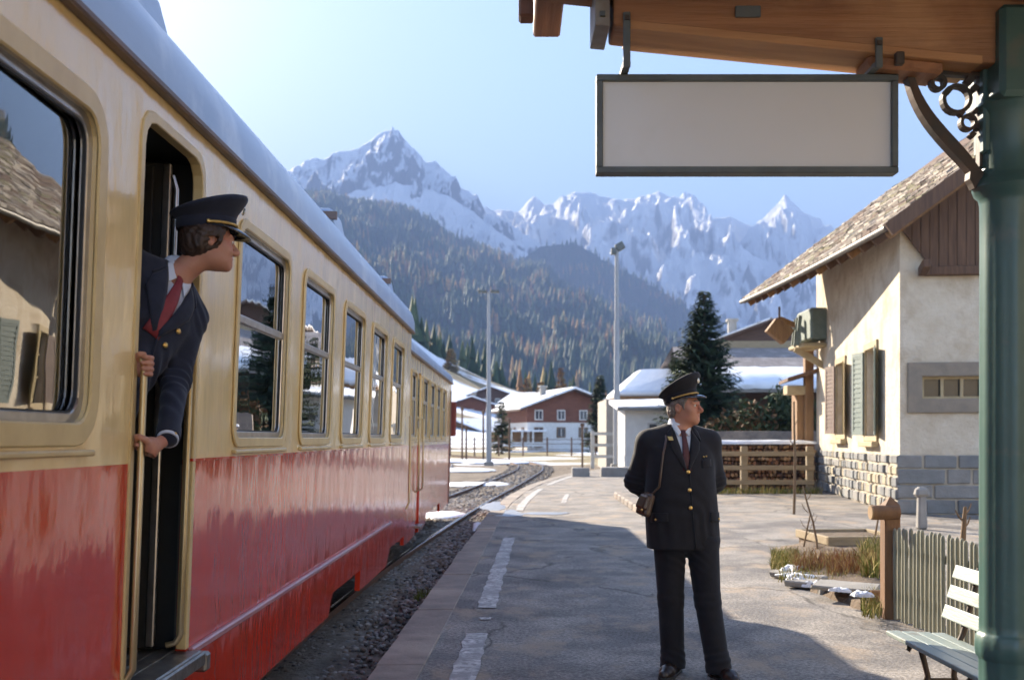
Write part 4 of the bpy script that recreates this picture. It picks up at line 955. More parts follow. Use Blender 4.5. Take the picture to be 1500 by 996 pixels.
for q_ in wl_:
    f_ = sbp(MB().ring(rect(q_[0] - .12, q_[1] - .12, q_[2] + .12, q_[3] + .12), rect(*q_), .06, lambda u, v, w_: (-w_, u, v)), 'window', M_PALE)
    MB().prism(rect(*q_), .02, lambda u, v, w_: (.15 + w_, u, v)).build('pane', M_WGLASS, f_)
    MB().prism(rect((q_[0] + q_[2]) / 2 - .04, q_[1], (q_[0] + q_[2]) / 2 + .04, q_[3]), .05, lambda u, v, w_: (.1 + w_, u, v)).build('mullion', M_PALE, f_)
sbp(MB().add([(-1.2, -9.3, 5.9), (-1.2, 9.5, 5.9), (4.5, 9.5, 9.2), (4.5, -9.3, 9.2), (9.9, 9.5, 5.9), (9.9, -9.3, 5.9)], [(0, 1, 2, 3), (3, 2, 4, 5)]), 'roof', M_BROWN)
# ------------------------------------------------------------------ fence, bench, garden, poles
M_POST = mat('rust_brown_post', (.20, .105, .048), (.13, .07, .035), scale=4, rough=.75, stretch=(4, 4, .5), bump=.4, bdist=.01)
M_PICKET = mat('grey_green_picket', (.21, .215, .165), (.30, .29, .225), (.15, .13, .10), scale=5, rough=.85, stretch=(4, 4, .4), bump=.4, bdist=.008)
M_BENCH = mat('sage_bench_paint', (.23, .28, .255), (.30, .34, .31), (.17, .14, .10), scale=5, rough=.42, c3scale=6, c3rng=(.58, .72), stretch=(5, .5, 5), bump=.3, bdist=.005)
M_RAILW = mat('weathered_fence_wood', (.34, .27, .17), (.26, .20, .12), scale=5, rough=.85, stretch=(.6, 4, 4), bump=.4, bdist=.01)
M_CONC = mat('rough_concrete', (.31, .295, .27), (.24, .23, .21), scale=4, rough=.9, bump=.5, bscale=20, bdist=.01)
M_GWALL = mat('roughcast_wall', (.26, .23, .20), (.17, .15, .135), (.32, .27, .22), scale=5, rough=.95, bump=.8, bscale=14, bdist=.03, c3scale=1.5)
M_GREYPOLE = mat('grey_mast_paint', (.36, .37, .38), (.29, .30, .32), scale=2, rough=.6, stretch=(3, 3, .4))
M_SOIL = mat('bare_soil', (.10, .07, .045), (.16, .115, .075), scale=6, rough=.95, bump=.8, bscale=14, bdist=.04)
M_GRASS = [mat('dry_grass_%s' % n, c, tuple(x * .6 for x in c), scale=20, rough=.9, spec=.15) for n, c in (('green', (.19, .21, .05)), ('straw', (.46, .37, .15)), ('rust', (.27, .125, .06)))]
# picket fence, runs towards the camera from its post
fp = Vector((PX(1304, 8.84), 8.84, 0))
pf_ = empty('picket_fence', tuple(fp)); tag(pf_, 'grey-green rounded picket fence joined to a rust-brown post behind the bench', 'fence')
post = MB().box((0, 0, .44), (.13, .13, 1.0)).build('post', M_POST, pf_, bevel=.01)
MB().add([(-.065, -.065, .94), (.065, -.065, .94), (.065, .065, .94), (-.065, .065, .94), (0, 0, 1.02)], [(0, 1, 4), (1, 2, 4), (2, 3, 4), (3, 0, 4), (3, 2, 1, 0)]).build('post_cap', M_POST, post)
MB().tube([(-.17, -.05, .885), (.05, -.05, .885)], .062, 14).build('log_arm', M_POST, post, smooth=50)
MB().tube([(-.185, -.05, .885), (-.165, -.05, .885)], .058, 14).build('log_end', mat('log_end_grain', (.36, .25, .14), (.27, .18, .1), scale=10, rough=.9), post, smooth=50)
fd = Vector((.10, -1, 0)).normalized(); fn_ = Vector((1, .10, 0)).normalized()
random.seed(8)
def picket_mesh(h):
    return MB().lathe([(.0165, 0), (.017, h * .5), (.0165, h - .03), (.013, h - .01), (.004, h)], 9).mesh('picket', M_PICKET, smooth=60)
pms = [picket_mesh(.75 + .012 * k) for k in range(3)]
for k in range(34):
    p = fd * (.10 + .0655 * k); link('picket', random.choice(pms), pf_, p + Vector((random.uniform(-.004, .004), 0, random.uniform(.0, .02))), (random.uniform(-.006, .006), random.uniform(-.008, .008), 0))
for z in (.22, .58):
    MB().bar(fd * .05 + fn_ * .045 + Vector((0, 0, z)), fd * 2.35 + fn_ * .045 + Vector((0, 0, z)), .04, .06).build('rail', M_PICKET, pf_)
MB().box(fd * 2.36 + fn_ * .06 + Vector((0, 0, .42)), (.09, .09, .95)).build('end_post', M_PICKET, pf_, bevel=.008)
# slatted bench beside the column
bn = empty('bench', (2.3, 5.3, 0)); tag(bn, 'sage green slatted bench with worn paint between picket fence and iron column', 'bench')
y0, y1 = 4.72, 5.92
for k in range(4):
    x = 2.13 + .084 * k; MB().box((x - 2.3, (y0 + y1) / 2 - 5.3, .415 - .004 * k), (.076, y1 - y0, .026)).build('seat_slat', M_BENCH, bn, bevel=.006, seg=2)
for k in range(3):
    z = .535 + .11 * k; x = 2.425 + .03 * k
    MB().box((x - 2.3, (y0 + y1) / 2 - 5.3, z), (.024, y1 - y0 + .02, .076), Matrix.Rotation(R(18), 3, 'Y')).build('back_slat', M_BENCH, bn, bevel=.006, seg=2)
for yy in (y0 + .22, y1 - .22):
    fr = MB(); q = lambda x, z: (x - 2.3, yy - 5.3, z)
    fr.tube([q(2.52, .80), q(2.475, .62), q(2.43, .45), q(2.40, .39), q(2.28, .375), q(2.15, .385), q(2.13, .36)], .016, 8)
    fr.tube([q(2.20, .38), q(2.24, .22), q(2.16, 0.0)], .017, 8); fr.tube([q(2.39, .385), q(2.38, .22), q(2.47, 0.0)], .017, 8); fr.tube([q(2.235, .2), q(2.38, .2)], .012, 8)
    fr.build('iron_frame', M_IRON2, bn, smooth=50)
# garden bed
gb = [P(1128, 812, gnd(812)), P(1150, 845, gnd(845)), P(1200, 872, gnd(872)), P(1290, 905, gnd(905)), P(1330, 850, gnd(850)), P(1310, 800, gnd(800)), P(1240, 785, gnd(785)), P(1180, 795, gnd(795))]
cen = sum(gb, Vector()) / len(gb)
V = []; n = len(gb) * 6; rim = []
for i in range(len(gb)):
    for k in range(6):
        t = k / 6; a, b = gb[i], gb[(i + 1) % len(gb)]; rim.append(a.lerp(b, t) + Vector((random.uniform(-.06, .06), random.uniform(-.06, .06), 0)))
mb = MB(); Vv = []; Fs = []
for rr, h in ((1, -.03), (.93, .06), (.7, .10), (.4, .12)):
    for p in rim: Vv.append((cen.x + (p.x - cen.x) * rr, cen.y + (p.y - cen.y) * rr, h + random.uniform(-.015, .015)))
for i in range(3):
    for k in range(n): Fs.append((i * n + k, i * n + (k + 1) % n, (i + 1) * n + (k + 1) % n, (i + 1) * n + k))
Fs.append(tuple(3 * n + k for k in range(n)))
tag(mb.add(Vv, Fs).build('garden_bed', M_SOIL, smooth=60), kind='structure')
def blades(name, pos, hmin, hmax, wd, mats, seed, lean=.35, seg=2):
    r = np.random.RandomState(seed); n = len(pos); h = hmin + (hmax - hmin) * r.rand(n); a = r.rand(n) * 6.28; b = r.rand(n) * 6.28; ln = lean * (0.2 + r.rand(n))
    dx, dy = np.cos(a) * ln * h, np.sin(a) * ln * h; wx, wy = np.cos(b) * wd, np.sin(b) * wd
    V = np.zeros((n, 5, 3)); px_, py_, pz_ = pos.T
    V[:, 0] = np.stack([px_ - wx, py_ - wy, pz_], -1); V[:, 1] = np.stack([px_ + wx, py_ + wy, pz_], -1)
    V[:, 2] = np.stack([px_ + wx * .7 + dx * .35, py_ + wy * .7 + dy * .35, pz_ + h * .6], -1); V[:, 3] = np.stack([px_ - wx * .7 + dx * .35, py_ - wy * .7 + dy * .35, pz_ + h * .6], -1)
    V[:, 4] = np.stack([px_ + dx, py_ + dy, pz_ + h], -1)
    base = np.array([[0, 1, 2], [0, 2, 3], [3, 2, 4]]); q = base[None] + (np.arange(n) * 5)[:, None, None]
    mi = np.repeat(r.choice(len(mats), n), 3)
    return link(name, np_mesh(name, V.reshape(-1, 3), q.reshape(-1, 3), mats, False, mi))
def in_bed(n, seed, px0, px1, py0, py1):
    r = np.random.RandomState(seed); px = px0 + (px1 - px0) * r.rand(n); py = py0 + (py1 - py0) * r.rand(n)
    Y = 1.42 * F / (py - HY); return np.stack([(px - CX) / F * Y, Y, np.full(n, .06)], -1)
tag(blades('grass', np.concatenate([in_bed(1200, 1, 1130, 1170, 808, 832), in_bed(900, 9, 1140, 1290, 815, 850), in_bed(300, 10, 1262, 1292, 870, 903)]), .04, .13, .005, [M_GRASS[0], M_GRASS[1]], 2, lean=.7), 'dry green grass tufts in the garden bed', 'grass', kind='stuff')
tag(blades('undergrowth', np.concatenate([in_bed(1600, 3, 1212, 1290, 822, 846), in_bed(500, 4, 1160, 1215, 822, 838)]), .06, .24, .004, [M_GRASS[2], M_GRASS[2], M_GRASS[1]], 5, lean=.55), 'withered rust-brown stalks below the plank trough', 'undergrowth', kind='stuff')
tag(blades('grass', in_bed(350, 7, 1262, 1288, 806, 850), .08, .30, .010, [M_GRASS[0], M_GRASS[1]], 6, lean=.6), 'taller yellow-green plant beside the fence post', 'plant', kind='stuff')
# bits of grass in the ballast, by the platform edge and by the woodpile fence
_y = 11.4 + .5 * rs.rand(160); tag(blades('grass', np.stack([-.95 + .029 * _y + .0 - .25 - .2 * rs.rand(160), _y, np.full(160, -.27)], -1), .04, .14, .004, [M_GRASS[0]], 12), 'green weed tuft in the ballast at the platform edge', 'grass', kind='stuff')
_x = 5.2 + 3.2 * rs.rand(900); tag(blades('grass', np.stack([_x, 28.6 + .5 * rs.rand(900), np.zeros(900)], -1), .05, .22, .012, [M_GRASS[0], M_GRASS[1]], 13), 'yellow-green grass fringe at the foot of the rail fence', 'grass', kind='stuff')
# edging slabs and snow of the bed
ed = empty('stone_edging', tuple(P(1240, 876, gnd(876)))); tag(ed, 'flat grey edging slabs with snow along the garden bed', 'edging')
def slabq(px, py, lx, ly, lz, z, rz, name, m, parent, tilt=0):
    p = P(px, py, gnd(py)); mb = MB(); mb.box((0, 0, 0), (lx, ly, lz), Matrix.Rotation(rz, 3, 'Z') @ Matrix.Rotation(tilt, 3, 'X'), jit=.012)
    o = mb.build(name, m, parent, bevel=.012); o.location = Vector((p.x, p.y, z)) - parent.location; return o
slabq(1240, 880, .58, .30, .05, .13, R(-32), 'slab', M_CONC, ed, R(4)); slabq(1190, 862, .5, .26, .07, .05, R(-38), 'slab', M_CONC, ed); slabq(1158, 848, .42, .22, .08, .04, R(-60), 'slab', M_CONC, ed)
slabq(1281, 893, .09, .08, .22, .06, R(-20), 'peg', M_TIMBER, ed); slabq(1205, 870, .08, .08, .2, .08, R(10), 'peg', M_CONC, ed)
for i, (px, py, rx, ry, z, h, lab) in enumerate([(1178, 846, .30, .08, .06, .035, 'thin snow strip on the garden edging slabs'), (1168, 855, .13, .10, .03, .06, 'small snow lump at the corner of the garden bed'), (1262, 873, .11, .08, .14, .04, 'bluish snow clump on the slab beside the fence post'), (1160, 836, .12, .2, .07, .05, 'snow crumbs beside the green grass tuft'), (1192, 860, .13, .06, .03, .05, 'snow lumps on asphalt before the garden slabs'), (1214, 855, .20, .05, .09, .03, 'thin snow ridge lying along the middle of the garden edging'), (1148, 828, .10, .12, .05, .04, 'tiny snow scrap at the tip of the garden bed'), (1228, 866, .12, .05, .135, .03, 'snow crust on the back edge of the raised slab')]):
    p = P(px, py, gnd(py, z)); tag(blob_patch('snow_patch', M_SNOW, p.x, p.y, rx * .8, ry * .8, z, h, i + 30, rot=R(-35), rg=1.9), lab, 'snow patch')
# plank trough / cold frame
tr = empty('cold_frame', tuple(P(1250, 806, gnd(806)))); tag(tr, 'weathered plank cold frame with soil beside the garden stalks', 'cold frame')
q = Matrix.Rotation(R(4), 3, 'Z')
for (c_, s_) in (((0, -.45, .17), (1.05, .06, .12)), ((0, .75, .17), (1.05, .06, .11)), ((-.50, .15, .17), (.06, 1.2, .11)), ((.50, .15, .17), (.06, 1.2, .11))): MB().box(q @ Vector(c_), s_, q).build('plank', M_RAILW, tr, bevel=.008)
MB().box(q @ Vector((0, .15, .15)), (.94, 1.14, .06), q, jit=.01).build('soil', M_SOIL, tr)
MB().box(q @ Vector((0, .15, .05)), (1.0, 1.1, .2), q).build('base', M_SOIL, tr)
# garden sticks and the thin pole
M_STICK = mat('bare_stick', (.20, .13, .07), (.13, .085, .05), scale=8, rough=.9)
def stick(a, b, r_, label, bend=.03):
    a, b = Vector(a), Vector(b); rt = empty('stick', tuple(a)); tag(rt, label, 'stick')
    m_ = (a + b) / 2 + Vector((bend, 0, 0)); pts = [a, a.lerp(m_, .5) + Vector((bend * .3, 0, 0)), m_, m_.lerp(b, .5) - Vector((bend * .2, 0, 0)), b]
    MB().tube([p - a for p in pts], [r_, r_ * .95, r_ * .85, r_ * .75, r_ * .55], 7).build('stem', M_STICK, rt, smooth=60)
    for k in range(3):
        p = a.lerp(b, .45 + .17 * k) - a; MB().tube([p, p + Vector((.05 * (-1) ** k, .02, .05)), p + Vector((.08 * (-1) ** k, .03, .12))], [r_ * .4, r_ * .3, r_ * .2], 5).build('twig', M_STICK, rt)
stick(P(1199, 817, gnd(817)), P(1176, 712, 13.6), .016, 'leaning bare stick crossing another one in the garden bed')
stick(P(1175, 812, gnd(812)), P(1187, 752, 13.6), .013, 'short upright stick crossed by a leaning one', .0)
stick(P(1163, 753, gnd(753)), P(1163, 588, 20.6), .028, 'tall thin bare sapling pole before the woodpile fence', .02)
stick(P(1281, 790, 14), P(1292, 728, 14), .014, 'thin cane leaning behind the fence post', .0)
stick(P(1410, 800, 11.0), P(1414, 742, 11.0), .03, 'pale stake standing behind the picket fence', .0)
bl_ = empty('stone_marker', tuple(P(1350, 792, gnd(775)))); tag(bl_, 'small stone marker standing at the house plinth behind the pickets', 'marker'); bl_.location.z = 0
MB().box((0, 0, .28), (.16, .16, .56), taper=(.8, .8)).build('stone', M_CONC, bl_, bevel=.03)
MB().box((0, 0, .62), (.26, .2, .16), taper=(.7, .7)).build('top', M_CONC, bl_, bevel=.04)
# rail fence and woodpile
rf = empty('rail_fence', (PX(1090, 29), 29, 0)); tag(rf, 'weathered timber rail fence standing before the stacked firewood', 'fence')
for px in (1026, 1090, 1186): MB().box((PX(px, 29) - rf.location.x, 0, .63), (.19, .14, 1.30)).build('post', M_RAILW, rf, bevel=.015)
for z in (.30, .70, 1.08): MB().box((PX(1106, 29) - rf.location.x, -.09, z), (3.2, .05, .13)).build('rail', M_RAILW, rf, bevel=.008)
wp = empty('woodpile', (PX(1126, 31), 31, 0)); tag(wp, 'long stack of split firewood with snow on top behind the rail fence', 'woodpile')
M_LOG = [mat('log_end_%s' % n, c, tuple(x * .55 for x in c), scale=9, rough=.95) for n, c in (('red', (.26, .13, .07)), ('tan', (.38, .24, .13)), ('dark', (.12, .07, .045)))]
lg = MB(); random.seed(4)
for r_ in range(11):
    x = -1.7 + .06 * (r_ % 2)
    while x < 1.35:
        rr = random.uniform(.045, .07); z = .07 + .118 * r_ + random.uniform(-.015, .015); n_ = random.choice((3, 4, 5, 6)); a0 = random.random() * 6; L = random.uniform(0, .12); V = []
        for yy in (-L, .5):
            for k in range(n_): V.append((x + rr * math.cos(a0 + 6.283 * k / n_) * random.uniform(.8, 1.15), yy, z + rr * math.sin(a0 + 6.283 * k / n_) * random.uniform(.8, 1.1)))
        lg.add(V, [tuple(range(n_ - 1, -1, -1)), tuple(range(n_, 2 * n_))] + [(k, (k + 1) % n_, n_ + (k + 1) % n_, n_ + k) for k in range(n_)], random.randrange(3)); x += rr * 1.95
o = lg.build('logs', M_LOG, wp); o['kind'] = 'stuff'
MB().box((-.15, .35, .66), (3.1, .3, 1.3)).build('core', M_LOG[2], wp)
sp = blob_patch('snow_cap', M_SNOW, -.1, .25, 1.75, .42, 1.34, .11, 3, wp)
# retaining wall and hedge behind
wl = MB().box((0, 0, .9), (6.4, .4, 1.7), jit=.02).build('garden_wall', M_GWALL, loc=(PX(1172, 38), 38, 0)); tag(wl, 'grey roughcast garden wall below the hedge, behind the woodpile', 'wall')
# concrete blocks and the timber gate at the platform end
for i, (px0, px1, pyb, pyt, lab) in enumerate([(838, 864, 698, 685, 'short concrete block at the platform end beside the rails'), (881, 962, 698, 684, 'long concrete block at the foot of the lamp mast')]):
    Y = gnd(pyb); w_ = PX(px1, Y) - PX(px0, Y); h = PZ(pyt, Y)
    tag(MB().box((0, .3, h / 2 - .02), (w_, .6, h + .04), jit=.015).build('concrete_block', M_CONC, loc=(PX((px0 + px1) / 2, Y), Y, 0), bevel=.03), lab, 'concrete block')
M_WHITEW = mat('bleached_timber', (.52, .50, .46), (.42, .40, .36), scale=5, rough=.8)
tg = empty('timber_rail_gate', (PX(868, 56), 56, 0)); tag(tg, 'bleached timber railing with three bars beside the lamp mast', 'railing')
for dx in (0, 1.5, 2.9): MB().box((dx, 0, .9), (.2, .14, 2.0)).build('post', M_WHITEW, tg, bevel=.02)
for z in (.55, 1.15, 1.75): MB().box((1.45, -.1, z), (3.1, .06, .16)).build('rail', M_WHITEW, tg)
pl_ = empty('marker_post', (PX(853, 52), 52, 0)); tag(pl_, 'thin dark marker post standing behind the short concrete block', 'post')
MB().tube([(0, 0, 0), (0, 0, 2.1)], .05, 8).build('pole', M_BROWN, pl_); MB().box((0, 0, 2.16), (.2, .12, .16)).build('head', M_BROWN, pl_)
# lamp masts
def mast(px, Y, zb_, ztop, label, arms):
    rt = empty('lamp_mast', (PX(px, Y), Y, zb_)); tag(rt, label, 'lamp mast'); H = ztop - zb_
    MB().lathe([(.19, -.2), (.18, .0), (.17, H * .33), (.145, H * .34), (.13, H * .66), (.11, H * .67), (.095, H)], 12).build('pole', M_GREYPOLE, rt, smooth=30)
    for z in np.linspace(1.2, H - .6, 26): MB().box((.0, -.18 + .0028 * z, z), (.05, .1, .025)).build('step_iron', M_GREYPOLE, rt)
    MB().box((0, 0, .05), (.6, .6, .3)).build('footing', M_CONC, rt, bevel=.03)
    for (dx, dz, w_, h_, rot) in arms:
        a = MB().box((dx, 0, H + dz), (w_, .35, h_), Matrix.Rotation(R(rot), 3, 'Y')).build('floodlight', M_SIGNF, rt, bevel=.03)
        MB().box((dx * .5, 0, H + dz - .05), (abs(dx) + .1, .06, .06)).build('arm', M_GREYPOLE, a)
    return rt
mast(903.5, 54, 0, PZ(362, 54), 'tall grey mast with twin floodlights rising beside the concrete blocks', [(-.16, -.22, .26, .34, 0), (.16, .02, .42, .38, -30)])
mast(716, 70, -.25, PZ(427, 70), 'tall grey mast with T-shaped lamp head among the sidings', [(-.42, 0, .55, .18, 0), (.42, 0, .55, .18, 0)])
# field fence beyond the sidings
ff = empty('field_fence', (-10, 96, 0)); tag(ff, 'low wire and post fence in front of the pale meadow beyond the sidings', 'fence')
for k in range(12): MB().box((k * 2.2, 0, .75), (.14, .12, 1.7)).build('post', M_BROWN, ff)
for z in (.5, 1.0, 1.4): MB().box((12, -.08, z), (25, .04, .05)).build('rail', M_BROWN, ff)
for i, (px, Y, h) in enumerate(((677, 84, 4.0), (683, 88, 2.6), (708, 86, 3.8), (746, 88, 3.2))):
    o = MB().lathe([(.09, -.3), (.07, h), (.12, h), (.12, h + .25), (.02, h + .3)], 8).build('signal_post', M_BROWN, loc=(PX(px, Y), Y, -.3)); tag(o, ['slim dark signal post just beyond the end of the train', 'shortest dark signal post beyond the end of the train', 'dark signal post beside the T-headed lamp mast', 'dark signal post before the small fir'][i], 'post')
# ------------------------------------------------------------------ chalets and village
M_WHITE = mat('whitewash', (.70, .69, .66), (.60, .59, .56), scale=3, rough=.9)
M_CHALET = [mat('chalet_wood_%s' % n, c, tuple(x * .65 for x in c), scale=2, rough=.85, stretch=(.5, .5, 5)) for n, c in (('red', (.20, .08, .05)), ('dark', (.10, .06, .045)), ('tan', (.26, .16, .09)))]
M_ROOFSNOW = mat('roof_snow', (.82, .84, .88), (.76, .79, .84), (.34, .31, .28), scale=2, rough=.7, c3scale=.55, c3rng=(.62, .67), bump=.5, bscale=3, bdist=.05)
M_ROOFTILE = mat('grey_lilac_roof', (.20, .175, .165), (.29, .25, .235), (.36, .32, .30), scale=5, rough=.9, stretch=(2, 1, 1), bump=.6, bscale=9, bdist=.05)
M_DWIN = mat('dark_window', (.04, .045, .055), (.07, .075, .085), scale=3, rough=.15)
def chalet(name, label, loc, rz, W, L, h1, h2, pitch, mats, roofm, stone_h=.5, over=.8, wins=True, chimney=None, balcony=False, roof_th=.28, group=None, cat='chalet'):
    """gable faces local -Y; W across, L deep; h1 lower (masonry) storey, h2 timber up to the eaves"""
    r = empty(name, loc, rz); tag(r, label, cat, group); lo, hi = mats
    rise = W / 2 * pitch
    MB().prism([(-W / 2, -1.5), (W / 2, -1.5), (W / 2, h1), (-W / 2, h1)], L, lambda u, v, q: (u, q, v)).build('lower_wall', lo, r)
    MB().prism([(-W / 2 - .06, h1), (W / 2 + .06, h1), (W / 2 + .06, h1 + h2), (0, h1 + h2 + rise), (-W / 2 - .06, h1 + h2)], L + .12, lambda u, v, q: (u, q - .06, v)).build('upper_wall', hi, r)
    rf_ = None
    for s_ in (-1, 1):
        e = (s_ * (W / 2 + over), h1 + h2 - over * pitch); t = (0, h1 + h2 + rise)
        poly = [(e[0], e[1]), (t[0], t[1]), (t[0], t[1] + roof_th), (e[0], e[1] + roof_th * .8)]
        if s_ > 0: poly = poly[::-1]
        ro = MB().prism(poly, L + 2 * over, lambda u, v, q: (u, q - over, v + .02)).build('roof', roofm[0 if s_ < 0 else 1], r, bevel=.06)
        MB().prism([(e[0], e[1] - .16), (t[0], t[1] - .16), (t[0], t[1]), (e[0], e[1])][::s_ * -1], L + 2 * over - .1, lambda u, v, q: (u, q - over + .05, v)).build('roof_boards', M_CHALET[1], ro)
        rf_ = rf_ or ro
    if chimney: 
        c_ = MB().box((chimney[0], chimney[1], h1 + h2 + rise - abs(chimney[0]) * pitch + .5), (.7, .7, 1.5)).build('chimney', M_CONC, rf_)
        MB().box((chimney[0], chimney[1], h1 + h2 + rise - abs(chimney[0]) * pitch + 1.35), (.95, .95, .2)).build('chimney_cap', M_CONC, rf_)
    if wins:
        def wn(u, z, w_, h_, side_=0):
            if side_ == 0: c_ = (u, -.07, z); s_ = (w_ + .25, .06, h_ + .25); s2 = (w_, .05, h_); c2 = (u, -.11, z)
            else: c_ = (side_ * (W / 2 + .07), u, z); s_ = (.06, w_ + .25, h_ + .25); s2 = (.05, w_, h_); c2 = (side_ * (W / 2 + .11), u, z)
            f_ = MB().box(c_, s_).build('window', M_WHITE if z > h1 else M_CHALET[2], r); MB().box(c2, s2).build('pane', M_DWIN, f_)
            MB().box((c2[0], c2[1] - .03, c2[2]) if side_ == 0 else (c2[0] + side_ * .03, c2[1], c2[2]), (.07, .03, h_) if side_ == 0 else (.03, .07, h_)).build('mullion', M_WHITE, f_)
        nw = max(2, int(W / 2.6))
        for k in range(nw):
            u = -W / 2 + W * (k + .5) / nw; wn(u, h1 * .55, .9, 1.0)
            if h2 > 1.2: wn(u, h1 + h2 * .45, .8, 1.0)
        for k in range(max(2, int(L / 3.2))):
            u = L * (k + .5) / max(2, int(L / 3.2)); wn(u, h1 * .55, .9, 1.0, -1); wn(u, h1 * .55, .9, 1.0, 1)
    if balcony:
        b_ = MB().box((0, -.75, h1 + .05), (W * .96, 1.3, .14)).build('balcony', M_CHALET[1], r)
        MB().box((0, -1.36, h1 + .95), (W * .96, .07, .12)).build('handrail', M_CHALET[0], b_)
        for k in range(int(W * 2)): MB().box((-W * .47 + W * .94 * k / (int(W * 2) - 1), -1.36, h1 + .5), (.12, .05, .9)).build('baluster', M_CHALET[0], b_)
    return r
SN = [M_ROOFSNOW, M_ROOFSNOW]
# chalet at the end of the sidings
Yc = 130
chalet('chalet', 'white and red-brown timber chalet with snowy roof at the end of the sidings', (PX(838, Yc), Yc, .75), R(16), 11.5, 11, 2.7, 2.0, .36, (M_WHITE, M_CHALET[0]), SN, chimney=(-2.2, 5), over=1.3, balcony=False)
ann = empty('garden_pavilion', (PX(757, 127), 127, .5)); tag(ann, 'small open veranda with white posts beside the snowy chalet', 'veranda')
MB().box((0, 0, 1.9), (7, 4, .2)).build('roof', M_ROOFSNOW, ann)
for k in range(6): MB().box((-3.2 + 1.28 * k, -1.8, .9), (.22, .22, 2.0)).build('post', M_WHITE, ann)
MB().box((0, 1.6, .9), (6.6, .2, 2.0)).build('back_wall', M_CHALET[2], ann)
MB().box((0, -1.7, .3), (6.6, .1, .5)).build('parapet', M_WHITE, ann)
# houses on the slope behind
vil = [(690, 590, 205, 12, 2.6, 2.2, .34, 10, 0, 'dark chalet with patchy snow roof low on the slope above the field fence'),
       (720, 575, 235, 13, 2.5, 2.2, .36, -14, 1, 'wide dark chalet with broad snow roof halfway up the meadow'),
       (795, 586, 190, 10, 2.4, 2.4, .40, 24, 0, 'dark chalet with blue-white roof directly above the red-brown chalet'),
       (812, 582, 215, 11, 2.6, 2.0, .36, 60, 2, 'pale chalet with steep snowy side roof behind the red-brown chalet'),
       (852, 593, 180, 10, 2.2, 1.8, .36, -70, 1, 'low chalet with broad snow roof between mast and red-brown chalet'),
       (870, 604, 175, 9, 2.4, 1.8, .36, -30, 0, 'small reddish chalet under the spruce beside the tall mast'),
       (665, 590, 225, 9, 2.4, 1.8, .38, 20, 1, 'small dark hut near the roof of the train on the snow slope'),
       (668, 613, 170, 11, 2.2, 1.5, .32, -35, 2, 'long pinkish roofed barn by the foot of the snowy meadow'),
       (760, 590, 240, 10, 2.4, 2.0, .36, -5, 0, 'chalet half hidden by the yellow larch on the slope'),
       (830, 600, 210, 9, 2.4, 1.8, .36, 12, 2, 'chalet with small snowy gable behind the firs'),
       (930, 590, 230, 12, 2.4, 1.8, .36, 50, 1, 'far dark barn between the mast and the white hut')]
for i, (px, py, Y, W, h1, h2, pit, rz, mk, lab) in enumerate(vil):
    z = PZ(py, Y)
    chalet('chalet', lab, (PX(px, Y), Y, z - 5.4), R(rz), W * .85, W * .8, h1, h2, pit, (M_WHITE if i % 2 == 0 else M_CHALET[2], M_CHALET[mk]), SN if i != 7 else [M_ROOFTILE, M_ROOFSNOW], over=1.2, chimney=(1.2, 4) if i % 3 == 0 else None)
# big barn behind the spruce: grey roof above, snow below
Yb = 58
rb = empty('long_barn', (PX(1120, Yb), Yb, 0)); tag(rb, 'long barn with grey tiled roof and a thick snow band along its eave', 'barn')
bx0, bx1 = PX(985, Yb) - rb.location.x, PX(1290, Yb) - rb.location.x
z_e, z_m, z_r = PZ(567, 54), PZ(544, 57), PZ(508, 62)
MB().box(((bx0 + bx1) / 2, 3.5, z_e / 2 - .1), (bx1 - bx0 - 1.2, 9, z_e)).build('wall', M_CHALET[1], rb)
MB().add([(bx0, -4, z_e), (bx1, -4, z_e), (bx1, -1, z_m), (bx0, -1, z_m), (bx0, -4, z_e - .25), (bx1, -4, z_e - .25), (bx1, -1, z_m - .25), (bx0, -1, z_m - .25)], [(0, 1, 2, 3), (7, 6, 5, 4), (0, 4, 5, 1), (1, 5, 6, 2), (3, 7, 4, 0), (2, 6, 7, 3)]).build('lower_roof', M_ROOFTILE, rb)
MB().add([(bx0 + .1, -1, z_m + .01), (bx1, -1, z_m + .01), (bx1, 4, z_r), (bx0 + .6, 4, z_r), (bx1, 9, z_m), (bx0 + .1, 9, z_m)], [(0, 1, 2, 3), (3, 2, 4, 5)]).build('upper_roof', M_ROOFTILE, rb)
sv = MB(); n_ = 30; Vs = []
for (yy, zz) in ((-4.25, z_e - .1), (-4.3, z_e + .12), (-4.1, z_e + .34), (-2.5, (z_e + z_m) / 2 + .36), (-.9, z_m + .25), (-.8, z_m + .02)):
    for k in range(n_): Vs.append((bx0 + (bx1 - bx0) * k / (n_ - 1), yy + random.uniform(-.05, .05), zz + random.uniform(-.03, .03)))
sv.add(Vs, [(i * n_ + k, i * n_ + k + 1, (i + 1) * n_ + k + 1, (i + 1) * n_ + k) for i in range(5) for k in range(n_ - 1)]).build('roof_snow', M_ROOFSNOW, rb, smooth=60)
MB().box(((bx0 + bx1) / 2, -4.35, z_e - .2), (bx1 - bx0, .16, .16)).build('gutter', M_ZINC, rb)
MB().box((0, 4, z_r + .1), (PX(1208, 62) - PX(1085, 62), .5, .45)).build('ridge_boards', M_RAILW, rb)
